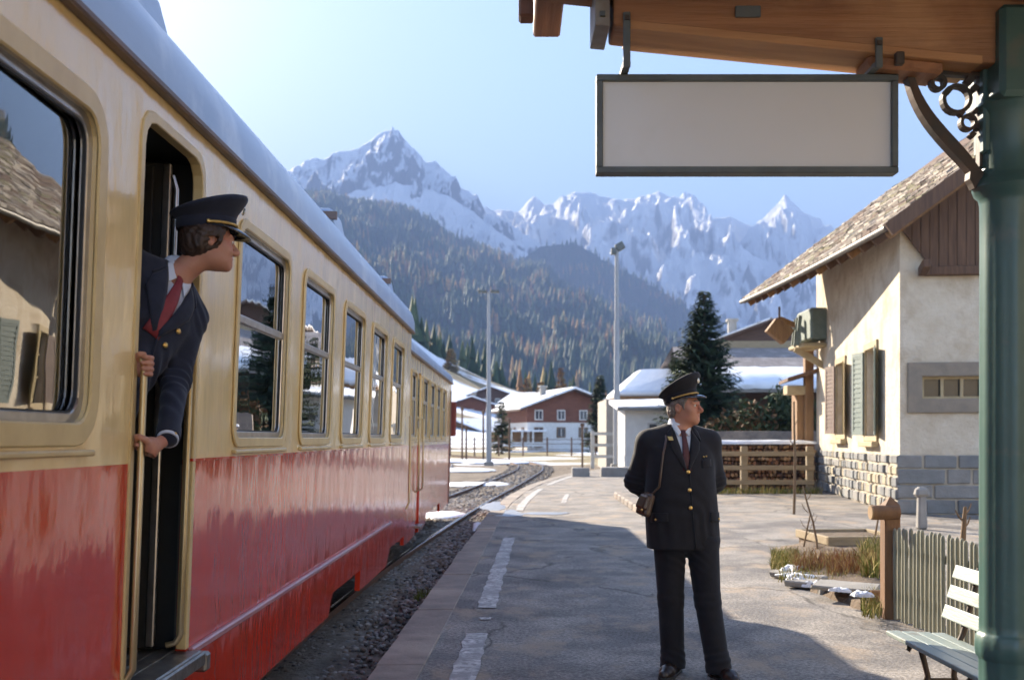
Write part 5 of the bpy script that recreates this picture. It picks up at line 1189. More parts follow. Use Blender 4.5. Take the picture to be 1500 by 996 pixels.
# hipped snow roof cottage to its side
hc = empty('cottage', (PX(958, 62), 62, 0)); tag(hc, 'pale cottage with thick white hipped snow roof behind the tall mast', 'cottage')
MB().box((0, 3, 1.6), (5.6, 6, 4.4)).build('wall', mat('grey_plaster', (.42, .38, .32), (.36, .32, .27), scale=3, rough=.9), hc)
ze, zt = PZ(574, 62), PZ(541, 64)
MB().add([(-2.2, -1, ze), (3.6, -1, ze), (3.6, 7, ze), (-2.2, 7, ze), (-.6, 2, zt), (3.0, 2, zt + .1), (3.0, 4, zt + .1), (-.6, 4, zt), (-2.2, -1, ze - .3), (3.6, -1, ze - .3), (3.6, 7, ze - .3), (-2.2, 7, ze - .3)], [(0, 1, 5, 4), (1, 2, 6, 5), (2, 3, 7, 6), (3, 0, 4, 7), (4, 5, 6, 7), (0, 8, 9, 1), (1, 9, 10, 2), (2, 10, 11, 3), (3, 11, 8, 0), (11, 10, 9, 8)]).build('roof', M_ROOFSNOW, hc, bevel=.2, seg=2)
MB().box((.7, 3, ze - .38), (6.0, 8.2, .16)).build('eave_board', M_TIMBER, hc)
# brown gable house above
Yg = 88
chalet('chalet', 'dark brown gabled house with chimney above the long barn', (PX(1126, Yg), Yg, .5), R(-4), 8.0, 12, 6.9, 2.4, .37, (M_CHALET[1], M_CHALET[1]), [M_ROOFSNOW, M_ROOFTILE], chimney=(-2.6, 3), over=.9, roof_th=.18, wins=False)
# white hut
ht = empty('white_hut', (PX(958, 49), 49, 0)); tag(ht, 'small white hut with flat snowy roof behind the standing officer', 'hut')
MB().box((0, 1.6, 1.35), (2.7, 3.2, 3.0)).build('wall', M_WHITE, ht)
MB().add([(-1.75, -.5, 2.95), (1.75, -.5, 3.05), (1.75, 3.6, 3.5), (-1.75, 3.6, 3.4), (-1.75, -.5, 2.80), (1.75, -.5, 2.90), (1.75, 3.6, 3.3), (-1.75, 3.6, 3.2)], [(0, 1, 2, 3), (7, 6, 5, 4), (0, 4, 5, 1), (1, 5, 6, 2), (2, 6, 7, 3), (3, 7, 4, 0)]).build('roof', M_ROOFSNOW, ht)
MB().box((0, -.52, 2.84), (3.5, .06, .14)).build('fascia', M_ZINC, ht)
wn = MB().box((-.05, -.02, 1.75), (.5, .08, .95)).build('window', M_WHITEW, ht); MB().box((-.05, -.07, 1.75), (.34, .04, .8)).build('pane', M_DWIN, wn)
MB().box((.65, -.02, 1.95), (.36, .06, .42)).build('window', M_ZINC, ht)
# ------------------------------------------------------------------ trees
M_NEEDLE = [mat('spruce_needles_%s' % n, c, tuple(x * .6 for x in c), scale=3, rough=.8, spec=.2, coord='World') for n, c in (('deep', (.032, .058, .032)), ('mid', (.055, .09, .045)), ('light', (.095, .125, .06)))]
M_LARCH = [mat('larch_%s' % n, c, tuple(x * .7 for x in c), scale=2, rough=.9, spec=.1, coord='World') for n, c in (('gold', (.36, .21, .07)), ('rust', (.25, .13, .06)), ('straw', (.38, .29, .13)))]
M_BARK = mat('conifer_bark', (.10, .07, .05), (.06, .045, .035), scale=6, rough=.95, stretch=(3, 3, .6))
def conifer(name, label, loc, H, Rb, seed, mats, nb=420, group=None, blade=.30, start=.06):
    """trunk and drooping boughs, each bough a spray of needle blades"""
    r = np.random.RandomState(seed); root = empty(name, loc); tag(root, label, 'tree', group)
    MB().tube([(0, 0, -.3), (0.02, 0, H * .4), (0, .01, H * .98)], [.022 * H, .014 * H, .003 * H], 8).build('trunk', M_BARK, root, smooth=60)
    Vs, q, mi = [], [], []; nv = 0
    for b in range(nb):
        t = start + (1 - start) * r.rand() ** .85; z0 = t * H; L = Rb * (1 - t) ** .82 * (.72 + .42 * r.rand()) + .05 * Rb
        a = r.rand() * 6.283; ca, sa = math.cos(a), math.sin(a); dro = .25 + .35 * r.rand() - t * .5; lift = .22
        ns = max(4, int(L / (blade * .20)))
        m_ = r.choice(len(mats), p=[.5, .35, .15] if len(mats) == 3 else None)
        for k in range(ns):
            s_ = (k + r.rand()) / ns; d = L * (.12 + .88 * s_)
            z = z0 - dro * L * s_ + lift * L * s_ ** 3
            for sd in (-1, 1):
                bl = blade * (1.1 - .6 * s_) * (.6 + .7 * r.rand()) * (.55 + .45 * min(1, L / Rb * 2)); an = a + sd * (.5 + .6 * r.rand()); dx, dy = math.cos(an) * bl, math.sin(an) * bl; dzb = -bl * (.15 + .35 * r.rand()); wx, wy = -dy * .17, dx * .17
                x, y_ = ca * d, sa * d
                Vs += [(x, y_, z), (x + dx * .5 + wx, y_ + dy * .5 + wy, z + dzb * .35), (x + dx, y_ + dy, z + dzb), (x + dx * .5 - wx, y_ + dy * .5 - wy, z + dzb * .55)]
                q.append((nv, nv + 1, nv + 2, nv + 3)); nv += 4; mi.append(min(len(mats) - 1, max(0, m_ + (1 if r.rand() > .85 else 0))))
    # leader
    o = link('crown', np_mesh('crown', np.array(Vs), np.array(q), mats, False, mi), root)
    return root
conifer('spruce_tree', 'tall dark spruce rising behind the officer, before the barn', (PX(1032, 46), 46, 0), PZ(427, 46), 2.5, 1, M_NEEDLE, 700, blade=.46)
conifer('spruce_tree', 'smaller yellowish spruce crowding the tall spruce beside the cottage', (PX(990, 52), 52, 0), PZ(515, 52), 1.35, 2, [M_NEEDLE[1], M_NEEDLE[2], M_NEEDLE[2]], 300, blade=.42)
conifer('spruce_tree', 'stout dark spruce standing beside the tall mast and the red-brown chalet', (PX(879, 105), 105, 0), PZ(549, 105), 1.9, 3, M_NEEDLE, 330, blade=.7)
conifer('fir_tree', 'slender bushy fir by the end of the sidings before the chalet veranda', (PX(735, 112), 112, 0), PZ(588, 112), 1.5, 4, [M_NEEDLE[1], M_NEEDLE[2], M_LARCH[2]], 180, blade=.6)
conifer('larch_tree', 'golden larch standing behind the roof of the red-brown chalet', (PX(793, 165), 165, 3), PZ(559, 165) - 3, 2.6, 5, M_LARCH, 200, blade=.9)
conifer('larch_tree', 'pale yellow larch on the crest of the snowy meadow', (PX(661, 300), 300, 16), 11, 3.8, 6, [M_LARCH[2], M_LARCH[2], M_LARCH[0]], 200, blade=1.4)
conifer('larch_tree', 'thin rust-coloured larch on the slope above the chalets', (PX(772, 250), 250, 6), 10, 2.2, 7, M_LARCH, 160, blade=1.1)
conifer('larch_tree', 'rust-coloured larch above the roofs beside the far firs', (PX(822, 260), 260, 6), 13, 2.6, 8, M_LARCH, 170, blade=1.2)
def bush(name, label, loc, sx, sy, sz, n, mats, seed, leaf=.10):
    r = np.random.RandomState(seed); root = empty(name, loc); tag(root, label, 'bush')
    st = MB()
    for k in range(7):
        a = r.rand() * 6.28; e = Vector((math.cos(a) * sx * .5 * r.rand(), math.sin(a) * sy * .5 * r.rand(), sz * .8)); st.tube([(0, 0, -.1), e * .5 + Vector((.05, 0, 0)), e], [.04, .025, .01], 5)
    st.build('stem', M_BARK, root)
    cl = r.randn(26, 3) * np.array([sx * .42, sy * .4, sz * .2]) + np.array([0, 0, sz * .55]); cl[:, 2] = cl[:, 2].clip(.15, sz)
    c = cl[r.randint(0, 26, n)] + r.randn(n, 3) * np.array([sx * .16, sy * .16, sz * .15]); c[:, 2] = np.abs(c[:, 2])
    u = r.randn(n, 3); u /= np.linalg.norm(u, axis=1)[:, None]; v = np.cross(u, r.randn(n, 3)); v /= np.linalg.norm(v, axis=1)[:, None]; s_ = leaf * (.5 + r.rand(n))[:, None]
    V = np.stack([c - u * s_, c + v * s_ * .5, c + u * s_, c - v * s_ * .5], 1)
    link('foliage', np_mesh('foliage', V.reshape(-1, 3), np.arange(4 * n).reshape(-1, 4), mats, False, r.choice(len(mats), n)), root)
    return root
M_RUSTLEAF = mat('rusty_hedge_leaf', (.17, .085, .03), (.10, .06, .03), scale=3, rough=.85, coord='World')
bush('hedge_bush', 'rusty brown-green bush above the garden wall by the barn', (PX(1106, 39.5), 39.5, 1.3), .9, .8, 1.3, 4500, [M_NEEDLE[2], M_RUSTLEAF, M_NEEDLE[1]], 1)
bush('hedge_bush', 'dark green rounded bush next to the house porch post', (PX(1165, 40), 40, 1.3), 1.0, .9, 1.7, 5000, [M_NEEDLE[1], M_NEEDLE[0], M_NEEDLE[2]], 2)
bush('hedge_bush', 'low brown bush at the wall between spruce and rusty bush', (PX(1062, 40.5), 40.5, .9), .8, .7, 1.2, 3000, [M_RUSTLEAF, M_NEEDLE[1]], 3)
# forest on the hills: far-off wood as one mass per hill
def forest(name, label, G, n, seed, hmin, hmax, larch, dens_scale, rmin=.25, kmax=1.0, zmin=8, ymin=0, cond=None):
    r = np.random.RandomState(seed); Xg, Yg, Zg = G; ny, nx = Xg.shape
    i = (r.rand(n * 4) * (ny - 1.001)); j = (r.rand(n * 4) * (nx - 1.001)); i0, j0 = i.astype(int), j.astype(int); fi, fj = i - i0, j - j0
    def bil(A): return (A[i0, j0] * (1 - fi) + A[i0 + 1, j0] * fi) * (1 - fj) + (A[i0, j0 + 1] * (1 - fi) + A[i0 + 1, j0 + 1] * fi) * fj
    x, y_, z = bil(Xg), bil(Yg), bil(Zg)
    keep = (fbm(x * dens_scale, y_ * dens_scale, 3, seed) > -.28 - .5 * r.rand(len(x))) & (z > zmin) & (y_ > ymin)
    px = x / y_ * F + CX; keep &= (px > 300) & (px < 1350) if cond is None else cond(px)
    x, y_, z = x[keep][:n], y_[keep][:n], z[keep][:n]; n = len(x)
    h = hmin + (hmax - hmin) * r.rand(n); rad = h * (.13 + .09 * r.rand(n)); a0 = r.rand(n) * 6.28
    k = 5; V = np.zeros((n, 2 * (k + 1), 3)); ang = a0[:, None] + 2 * np.pi * np.arange(k) / k
    for t, (zb_, zt_, rr) in enumerate(((.06, .68, 1.0), (.42, 1.0, .62))):
        b = t * (k + 1); V[:, b:b + k, 0] = x[:, None] + np.cos(ang + t) * (rad * rr)[:, None] * (.8 + .4 * r.rand(n, k)); V[:, b:b + k, 1] = y_[:, None] + np.sin(ang + t) * (rad * rr)[:, None]
        V[:, b:b + k, 2] = (z + h * zb_)[:, None]; V[:, b + k] = np.stack([x, y_, z + h * zt_], -1)
    base = []
    for t in range(2):
        b = t * (k + 1); base += [(b + m_, b + (m_ + 1) % k, b + k) for m_ in range(k)]
    q = np.array(base)[None] + (np.arange(n) * 2 * (k + 1))[:, None, None]
    lm = fbm(x * dens_scale * 1.7, y_ * dens_scale * 1.7, 2, seed + 5) * 1.2 + r.rand(n)
    isl = lm > (1 - larch) * 1.05
    mi = np.where(isl, 3 + r.randint(0, 3, n), r.choice(3, n, p=[.55, .35, .10]))
    o = link(name, np_mesh(name, V.reshape(-1, 3), q.reshape(-1, 3), M_NEEDLE + M_LARCH, False, np.repeat(mi, len(base)))); tag(o, label, 'forest', kind='stuff')
forest('forest', 'dark conifer forest with golden larches covering the near valley side', H1, 27000, 3, 19, 38, .13, .0025)
forest('forest', 'hazy blue conifer forest on the farther wooded hill', H2, 6000, 4, 20, 36, .08, .003)
forest('forest', 'steep conifer wood on the valley side behind the house', H3, 3500, 5, 12, 22, .15, .01, cond=lambda p: (p > 1425) & (p < 2100))
_xs = np.linspace(-90, 40, 60); _ys = np.linspace(340, 560, 40); _SX, _SY = np.meshgrid(_xs, _ys)
forest('forest', 'loose row of firs and larches above the snowy meadow', (_SX, _SY, slope_h(_SX, _SY)), 420, 6, 9, 17, .30, .02, zmin=-5)
# ------------------------------------------------------------------ people (smooth-union distance fields, meshed by surface nets)
class SDF:
    def __init__(s, lo, hi, h):
        s.h = h; s.lo = np.array(lo, float); s.n = np.ceil((np.array(hi) - s.lo) / h).astype(int) + 1
        s.F = np.full(s.n, 1.0, np.float32)
    def block(s, lo, hi, pad):
        a = np.clip(np.floor((np.array(lo) - pad - s.lo) / s.h).astype(int), 0, s.n - 1); b = np.clip(np.ceil((np.array(hi) + pad - s.lo) / s.h).astype(int) + 1, 1, s.n)
        if np.any(b <= a): return None
        sl = tuple(slice(int(x), int(y)) for x, y in zip(a, b))
        ax = [(s.lo[i] + np.arange(a[i], b[i]) * s.h).astype(np.float32) for i in range(3)]
        return sl, ax[0][:, None, None], ax[1][None, :, None], ax[2][None, None, :]
    def comb(s, sl, d, k, op):
        A = s.F[sl]
        if op == 'sub':
            hh = np.maximum(k - np.abs(A + d), 0) / k; s.F[sl] = np.maximum(A, -d) + hh * hh * k * .25
        else:
            hh = np.maximum(k - np.abs(A - d), 0) / k; s.F[sl] = np.minimum(A, d) - hh * hh * k * .25
    def cone(s, a, b, r1, r2, k=.02, op='add'):
        a, b = np.array(a, float), np.array(b, float); r = max(r1, r2)
        B = s.block(np.minimum(a, b) - r, np.maximum(a, b) + r, k + 2 * s.h)
        if B is None: return
        sl, X, Y, Z = B; ba = b - a; L2 = max(float(ba @ ba), 1e-9)
        t = np.clip(((X - a[0]) * ba[0] + (Y - a[1]) * ba[1] + (Z - a[2]) * ba[2]) / L2, 0, 1)
        d = np.sqrt((X - a[0] - ba[0] * t) ** 2 + (Y - a[1] - ba[1] * t) ** 2 + (Z - a[2] - ba[2] * t) ** 2) - (r1 + (r2 - r1) * t)
        s.comb(sl, d, k, op)
    def chain(s, pts, rs_, k=.02):
        for i in range(len(pts) - 1): s.cone(pts[i], pts[i + 1], rs_[i], rs_[i + 1], k)
    def ell(s, c, r, k=.02, M=None, op='add'):
        c, r = np.array(c, float), np.array(r, float); e = r.max()
        B = s.block(c - e, c + e, k + 2 * s.h)
        if B is None: return
        sl, X, Y, Z = B; X, Y, Z = X - c[0], Y - c[1], Z - c[2]
        if M is not None:
            m_ = np.array(M); X, Y, Z = X * m_[0, 0] + Y * m_[1, 0] + Z * m_[2, 0], X * m_[0, 1] + Y * m_[1, 1] + Z * m_[2, 1], X * m_[0, 2] + Y * m_[1, 2] + Z * m_[2, 2]
        k0 = np.sqrt((X / r[0]) ** 2 + (Y / r[1]) ** 2 + (Z / r[2]) ** 2); k1 = np.sqrt((X / r[0] ** 2) ** 2 + (Y / r[1] ** 2) ** 2 + (Z / r[2] ** 2) ** 2) + 1e-9
        s.comb(sl, k0 * (k0 - 1) / k1, k, op)
    def field(s, lo, hi, fn, k=.02, op='add'):
        B = s.block(lo, hi, k + 2 * s.h)
        if B is None: return
        sl, X, Y, Z = B; s.comb(sl, np.broadcast_to(fn(X, Y, Z), s.F[sl].shape).astype(np.float32), k, op)
    def mesh(s, name, mats):
        Fv = s.F; ins = Fv < 0; nx, ny, nz = Fv.shape
        c = [ins[i:nx - 1 + i, j:ny - 1 + j, k:nz - 1 + k] for i in (0, 1) for j in (0, 1) for k in (0, 1)]
        anyc = c[0].copy(); allc = c[0].copy()
        for q in c[1:]: anyc |= q; allc &= q
        act = np.argwhere(anyc & ~allc); idx = np.full(anyc.shape, -1, np.int32); idx[act[:, 0], act[:, 1], act[:, 2]] = np.arange(len(act))
        acc = np.zeros((len(act), 3)); cnt = np.zeros(len(act)); corners = [(i, j, k) for i in (0, 1) for j in (0, 1) for k in (0, 1)]
        for a in range(8):
            for b in range(a + 1, 8):
                if sum(abs(p - q) for p, q in zip(corners[a], corners[b])) != 1: continue
                fa = Fv[act[:, 0] + corners[a][0], act[:, 1] + corners[a][1], act[:, 2] + corners[a][2]]; fb = Fv[act[:, 0] + corners[b][0], act[:, 1] + corners[b][1], act[:, 2] + corners[b][2]]
                m_ = (fa < 0) != (fb < 0); t = np.where(m_, fa / np.where(m_, fa - fb, 1), 0)
                p = np.array(corners[a]) + t[:, None] * (np.array(corners[b]) - np.array(corners[a])); acc[m_] += p[m_]; cnt[m_] += 1
        V = s.lo + (act + acc / cnt[:, None]) * s.h
        qs = []
        for ax in range(3):
            sl0 = [slice(None)] * 3; sl1 = [slice(None)] * 3; sl0[ax] = slice(0, -1); sl1[ax] = slice(1, None)
            A, B = ins[tuple(sl0)], ins[tuple(sl1)]; e = np.argwhere(A != B); u, v = [(1, 2), (2, 0), (0, 1)][ax]
            e = e[(e[:, u] > 0) & (e[:, v] > 0) & (e[:, u] < Fv.shape[u] - 1) & (e[:, v] < Fv.shape[v] - 1)]
            def cell(du, dv):
                q = e.copy(); q[:, u] -= du; q[:, v] -= dv; return idx[q[:, 0], q[:, 1], q[:, 2]]
            quad = np.stack([cell(1, 1), cell(0, 1), cell(0, 0), cell(1, 0)], -1); fl = ~A[e[:, 0], e[:, 1], e[:, 2]]
            quad[fl] = quad[fl][:, ::-1]; qs.append(quad)
        q = np.concatenate(qs); q = q[(q >= 0).all(1)]
        return np_mesh(name, V, q, mats, True)

def cloth(name, c1, c2, rough=.85):
    m = mat(name, c1, c2, scale=14, rough=rough, spec=.25, bump=.35, bscale=9, bdist=.012); b = m.node_tree.nodes['Principled BSDF']
    b.inputs['Sheen Weight'].default_value = .12; b.inputs['Sheen Roughness'].default_value = .5; return m
M_SKIN = mat('weathered_skin', (.50, .25, .165), (.42, .19, .12), (.46, .17, .11), scale=9, rough=.52, spec=.4, c3scale=14, c3rng=(.5, .75), bump=.12, bscale=60, bdist=.004)
M_SKIN.node_tree.nodes['Principled BSDF'].inputs['Subsurface Weight'].default_value = .08
M_SKIN.node_tree.nodes['Principled BSDF'].inputs['Subsurface Radius'].default_value = (.012, .004, .002)
M_NAVY = cloth('navy_wool', (.022, .025, .042), (.016, .018, .030)); M_CHAR = cloth('black_wool', (.017, .017, .022), (.012, .012, .016))
M_SHIRT = mat('pale_shirt', (.62, .66, .74), (.54, .58, .67), scale=6, rough=.8, bump=.2, bscale=12, bdist=.006)
M_TIE_R = mat('red_tie', (.24, .022, .026), (.17, .016, .02), scale=30, rough=.6); M_TIE_D = mat('maroon_tie', (.085, .018, .022), (.05, .012, .015), scale=30, rough=.6)
M_GOLD = mat('gold_button', (.75, .50, .18), (.6, .38, .12), scale=5, rough=.28, metal=.95); M_GOLDB = mat('gold_braid', (.62, .40, .12), (.45, .28, .08), scale=60, rough=.5, metal=.4)
M_HAIR_B = mat('brown_hair', (.055, .028, .016), (.028, .015, .01), scale=30, rough=.55, stretch=(1, 1, .35), bump=.8, bscale=40, bdist=.01)
M_HAIR_G = mat('grey_hair', (.20, .17, .15), (.11, .09, .08), scale=30, rough=.6, stretch=(1, 1, .35), bump=.8, bscale=40, bdist=.01)
M_PATENT = mat('patent_visor', (.01, .011, .016), (.014, .015, .022), scale=4, rough=.12, spec=.7, coat=.6); M_SHOE = mat('brown_black_leather', (.028, .017, .013), (.018, .012, .01), scale=8, rough=.28, spec=.6, bump=.15, bscale=20, bdist=.004)
M_EYEW = mat('eye_white', (.62, .58, .54), (.58, .52, .48), scale=5, rough=.25); M_EYED = mat('eye_iris', (.03, .02, .015), (.02, .015, .01), scale=5, rough=.15)
M_BAG = mat('brown_leather_bag', (.075, .038, .025), (.045, .024, .017), scale=7, rough=.35, spec=.6, bump=.3, bscale=25, bdist=.004)
M_BADGE = mat('silver_badge', (.7, .66, .55), (.55, .5, .4), scale=9, rough=.35, metal=.8)

def loft_fn(secs, ang=0.0, pw=2.4, shrink=0.0):
    S_ = np.array(secs, float); ca, sa = math.cos(ang), math.sin(ang)
    def fn(X, Y, Z):
        z = Z + 0 * X[:1, :, :] * 0; zc = np.clip(Z, S_[0, 0], S_[-1, 0]); it = lambda j: np.interp(zc, S_[:, 0], S_[:, j])
        x, y_ = X - it(1), Y - it(2); xr, yr = x * ca + y_ * sa, -x * sa + y_ * ca
        rx, ry = it(3) - shrink, it(4) - shrink
        d = ((np.abs(xr / rx) ** pw + np.abs(yr / ry) ** pw) ** (1 / pw) - 1) * np.minimum(rx, ry)
        return np.maximum(d, np.maximum(Z - S_[-1, 0], S_[0, 0] - Z))
    def front(x, z, off=0.0):
        """point on the front surface (facing -Y of the torso) at lateral x, height z"""
        it = lambda j: float(np.interp(z, S_[:, 0], S_[:, j])); rx, ry = it(3) - shrink, it(4) - shrink
        t = min(abs(x / rx), .995); yy = -(ry * (1 - t ** pw) ** (1 / pw)) - off
        return Vector((it(1) + x * ca - yy * sa, it(2) + x * sa + yy * ca, z))
    return fn, front
def strip(front, inner, outer, off, name, m, parent, th=.006, n=10):
    """thin cloth plate on the torso front between two (x,z) polylines"""
    def samp(pl, t):
        k = t * (len(pl) - 1); i = min(int(k), len(pl) - 2); f = k - i; return (pl[i][0] * (1 - f) + pl[i + 1][0] * f, pl[i][1] * (1 - f) + pl[i + 1][1] * f)
    V = []; c = 6
    for i in range(n + 1):
        a, b = samp(inner, i / n), samp(outer, i / n)
        for k in range(c + 1):
            t = k / c; V.append(front(a[0] * (1 - t) + b[0] * t, a[1] * (1 - t) + b[1] * t, off + .004 * math.sin(t * math.pi)))
    q = [(i * (c + 1) + k, i * (c + 1) + k + 1, (i + 1) * (c + 1) + k + 1, (i + 1) * (c + 1) + k) for i in range(n) for k in range(c)]
    o = MB().add(V, q).build(name, m, parent, smooth=60); s_ = o.modifiers.new('th', 'SOLIDIFY'); s_.thickness = th; s_.offset = 0; return o
def button(p, nrm, r_, m, parent, name='button'):
    o = MB().lathe([(r_ * .6, -.002), (r_, .0), (r_, .004), (r_ * .6, .0075), (r_ * .1, .008)], 12).build(name, m, parent, smooth=50)
    o.location = p; o.rotation_mode = 'QUATERNION'; o.rotation_quaternion = Vector(nrm).to_track_quat('Z', 'Y'); return o

def head_prims(S_, c, M, neck_to, jowl=0.0, nr=.058):
    """head centred at eye level; M columns = local axes; the face looks along local -Y"""
    c = Vector(c); W = lambda x, y_, z: tuple(c + M @ Vector((x, y_, z))); m_ = np.array([list(r) for r in M])
    S_.ell(W(0, .014, .032), (.075, .096, .086), .02, m_); S_.ell(W(0, -.018, -.03), (.061, .074, .083), .03, m_)
    S_.ell(W(0, -.034, -.076), (.050 + jowl, .050, .036 + jowl * .5), .03, m_); S_.cone(W(0, -.074, -.094), W(0, -.072, -.098), .018, .018, .025)
    S_.cone(W(0, .022, -.05), neck_to, nr, nr + .006, .03)
    for s_ in (-1, 1):
        S_.ell(W(s_ * .031, -.100, .005), (.017, .014, .011), .014, m_, 'sub')
        S_.cone(W(s_ * .048, -.074, .022), W(s_ * .014, -.089, .023), .009, .009, .014)
        S_.cone(W(s_ * .044, -.058, -.026), W(s_ * .040, -.062, -.034), .018, .018, .03)
        S_.ell(W(s_ * .031, -.0775, .004), (.0135, .0125, .0125), .003, m_)
        S_.cone(W(s_ * .042, -.0845, .0105), W(s_ * .020, -.0895, .0115), .0035, .0035, .004)
        S_.ell(W(s_ * .077, .014, -.010), (.009, .019, .031), .006, m_); S_.ell(W(s_ * .084, .010, -.006), (.006, .009, .016), .005, m_, 'sub')
        S_.cone(W(s_ * .010, -.099, -.037), W(s_ * .012, -.095, -.037), .008, .007, .008)
    S_.cone(W(0, -.089, .010), W(0, -.114, -.030), .008, .012, .010); S_.cone(W(0, -.112, -.031), W(0, -.106, -.037), .011, .010, .008)
    S_.cone(W(-.020, -.085, -.062), W(.020, -.085, -.062), .0055, .0055, .007); S_.cone(W(0, -.092, -.0605), W(0, -.092, -.0605), .007, .007, .008)
    S_.cone(W(-.016, -.084, -.073), W(.016, -.084, -.073), .006, .006, .007); S_.ell(W(0, -.096, -.0672), (.022, .008, .0015), .003, m_, 'sub')
    return W
def eyes(parent, W, M, look=0.0):
    for s_ in (-1, 1):
        e = MB().lathe([(.001, -.0128)] + [(.0128 * math.sin(R(a)), -.0128 * math.cos(R(a))) for a in range(20, 170, 15)] + [(.001, .0128)], 14).build('eye', M_EYEW, parent, smooth=80)
        e.location = W(s_ * .031, -.0795, .004)
        d = (M @ Vector((look, -1, 0))).normalized(); i_ = MB().lathe([(.0065, 0), (.005, .0015), (.001, .002)], 12).build('iris', M_EYED, e, smooth=60)
        i_.location = d * .0118; i_.rotation_mode = 'QUATERNION'; i_.rotation_quaternion = d.to_track_quat('Z', 'Y')
        b = MB().tube([W(s_ * .048, -.083, .026), W(s_ * .030, -.0965, .031), W(s_ * .013, -.0985, .027)], [.003, .0045, .003], 6)
        b.build('eyebrow', M_HAIR_B if parent.get('hair') != 'g' else M_HAIR_G, parent, smooth=60)
def hair_mesh(lo, hi, h, c, M, m, parent, grow=.007, nape=-.075, front=-.035, side_=-.03, thick=.0):
    S_ = SDF(lo, hi, h); c = Vector(c); m_ = np.array([list(r) for r in M]); W = lambda x, y_, z: tuple(c + M @ Vector((x, y_, z)))
    S_.ell(W(0, .018, .030), (.078 + grow + thick, .098 + grow, .088 + grow), .02, m_); S_.ell(W(0, .062, -.03), (.066 + grow, .048 + grow, .06), .03, m_)
    for s_ in (-1, 1):
        S_.cone(W(s_ * (.070 + thick), -.030, .03), W(s_ * (.070 + thick * .6), -.028, -.022), .012, .007, .012)
        S_.cone(W(s_ * (.070 + thick), .04, .02), W(s_ * (.064 + thick), .058, -.045), .016 + thick, .012, .02)
        S_.ell(W(s_ * .079, .006, -.012), (.016, .022, .026), .006, m_, 'sub')
    S_.ell(W(0, -.085, -.03), (.12, .068, .095), .012, m_, 'sub'); S_.ell(W(0, .0, -.14), (.14, .14, .068), .015, m_, 'sub')
    r = np.random.RandomState(3)
    def wob(X, Y, Z): return 0
    B = S_.block(S_.lo, S_.lo + S_.n * S_.h, 0); sl, X, Y, Z = B
    S_.F[sl] += (.0030 * np.sin(X * 210 + Y * 90 + 3 * np.sin(Z * 60)) * np.sin(Y * 180 - Z * 50)).astype(np.float32)
    return link('hair', S_.mesh('hair', m), parent)
def cap_mesh(parent, c, M, m, lift=.030, size=1.0, back=.0, cord=M_GOLDB):
    c = Vector(c); W = lambda x, y_, z: c + M @ Vector((x * size, y_ * size, z * size)); n = 36
    def ringv(rx, ry, z, yc, lf): return [W(rx * math.sin(2 * math.pi * k / n), yc - ry * math.cos(2 * math.pi * k / n), z + lf * math.cos(2 * math.pi * k / n)) for k in range(n)]
    def loft(rows):
        V = [p for r_ in rows for p in r_]; Fs = [(i * n + k, i * n + (k + 1) % n, (i + 1) * n + (k + 1) % n, (i + 1) * n + k) for i in range(len(rows) - 1) for k in range(n)]
        return V, Fs
    V, Fs = loft([ringv(.080, .100, .050, .010, .002), ringv(.0865, .1065, .040, .010, .002), ringv(.0865, .1065, .052, .010, .002), ringv(.0885, .1085, .078, .008, .004), ringv(.094, .113, .090, .006, lift * .35), ringv(.112, .128, .106, .0, lift * .7), ringv(.126, .139, .121, -.004, lift * .95), ringv(.130, .143, .129, -.004, lift * 1.05), ringv(.126, .139, .137, -.004, lift * 1.1), ringv(.105, .117, .144, -.002, lift * 1.0), ringv(.07, .078, .148, 0, lift * .7), ringv(.03, .033, .150, 0, lift * .3)])
    cap = MB().add(V, Fs + [tuple((11) * n + k for k in range(n))]).build('cap', m, parent, smooth=70)
    V, Fs = loft([ringv(.0885, .1085, .046, .010, .002), ringv(.0895, .1095, .050, .010, .002), ringv(.0905, .1105, .076, .008, .004), ringv(.0895, .1095, .079, .008, .004)])
    MB().add(V, Fs).build('band', m, cap, smooth=60)
    pts = [W(.093 * math.sin(R(a)), .009 - .113 * math.cos(R(a)), .053 + .003 * math.cos(R(a))) for a in range(-96, 97, 8)]
    MB().tube(pts, .0052 * size, 7).build('gold_cord', cord, cap, smooth=60)
    for a in (-96, 96): button(W(.093 * math.sin(R(a)), .009 - .113 * math.cos(R(a)), .053), M @ Vector((math.sin(R(a)), -math.cos(R(a)), 0)), .008 * size, M_GOLD, cap)
    rows = []
    for t, (ex, dz) in enumerate(((0, 0), (.022, -.008), (.042, -.020), (.056, -.034))):
        row = []
        for a in range(-70, 71, 7):
            q = math.cos(R(a) * 90 / 70) ** .8 if abs(a) < 70 else 0
            row.append(W((.089 + ex * .22 * q) * math.sin(R(a)), .009 - (.109 + ex * q) * math.cos(R(a)), .047 + dz * q))
        rows.append(row)
    L = len(rows[0]); V = [p for r_ in rows for p in r_]; Fs = [(i * L + k, i * L + k + 1, (i + 1) * L + k + 1, (i + 1) * L + k) for i in range(3) for k in range(L - 1)]
    vz = MB().add(V, Fs).build('visor', M_PATENT, cap, smooth=60); so = vz.modifiers.new('th', 'SOLIDIFY'); so.thickness = .004
    bd = MB().lathe([(.016, 0), (.017, .004), (.010, .008), (.002, .009)], 12).build('badge', M_BADGE, cap, smooth=60)
    bd.location = W(0, -.130, .098 + lift * .75); bd.rotation_mode = 'QUATERNION'; bd.rotation_quaternion = (M @ Vector((0, -1, -.3))).to_track_quat('Z', 'Y')
    return cap
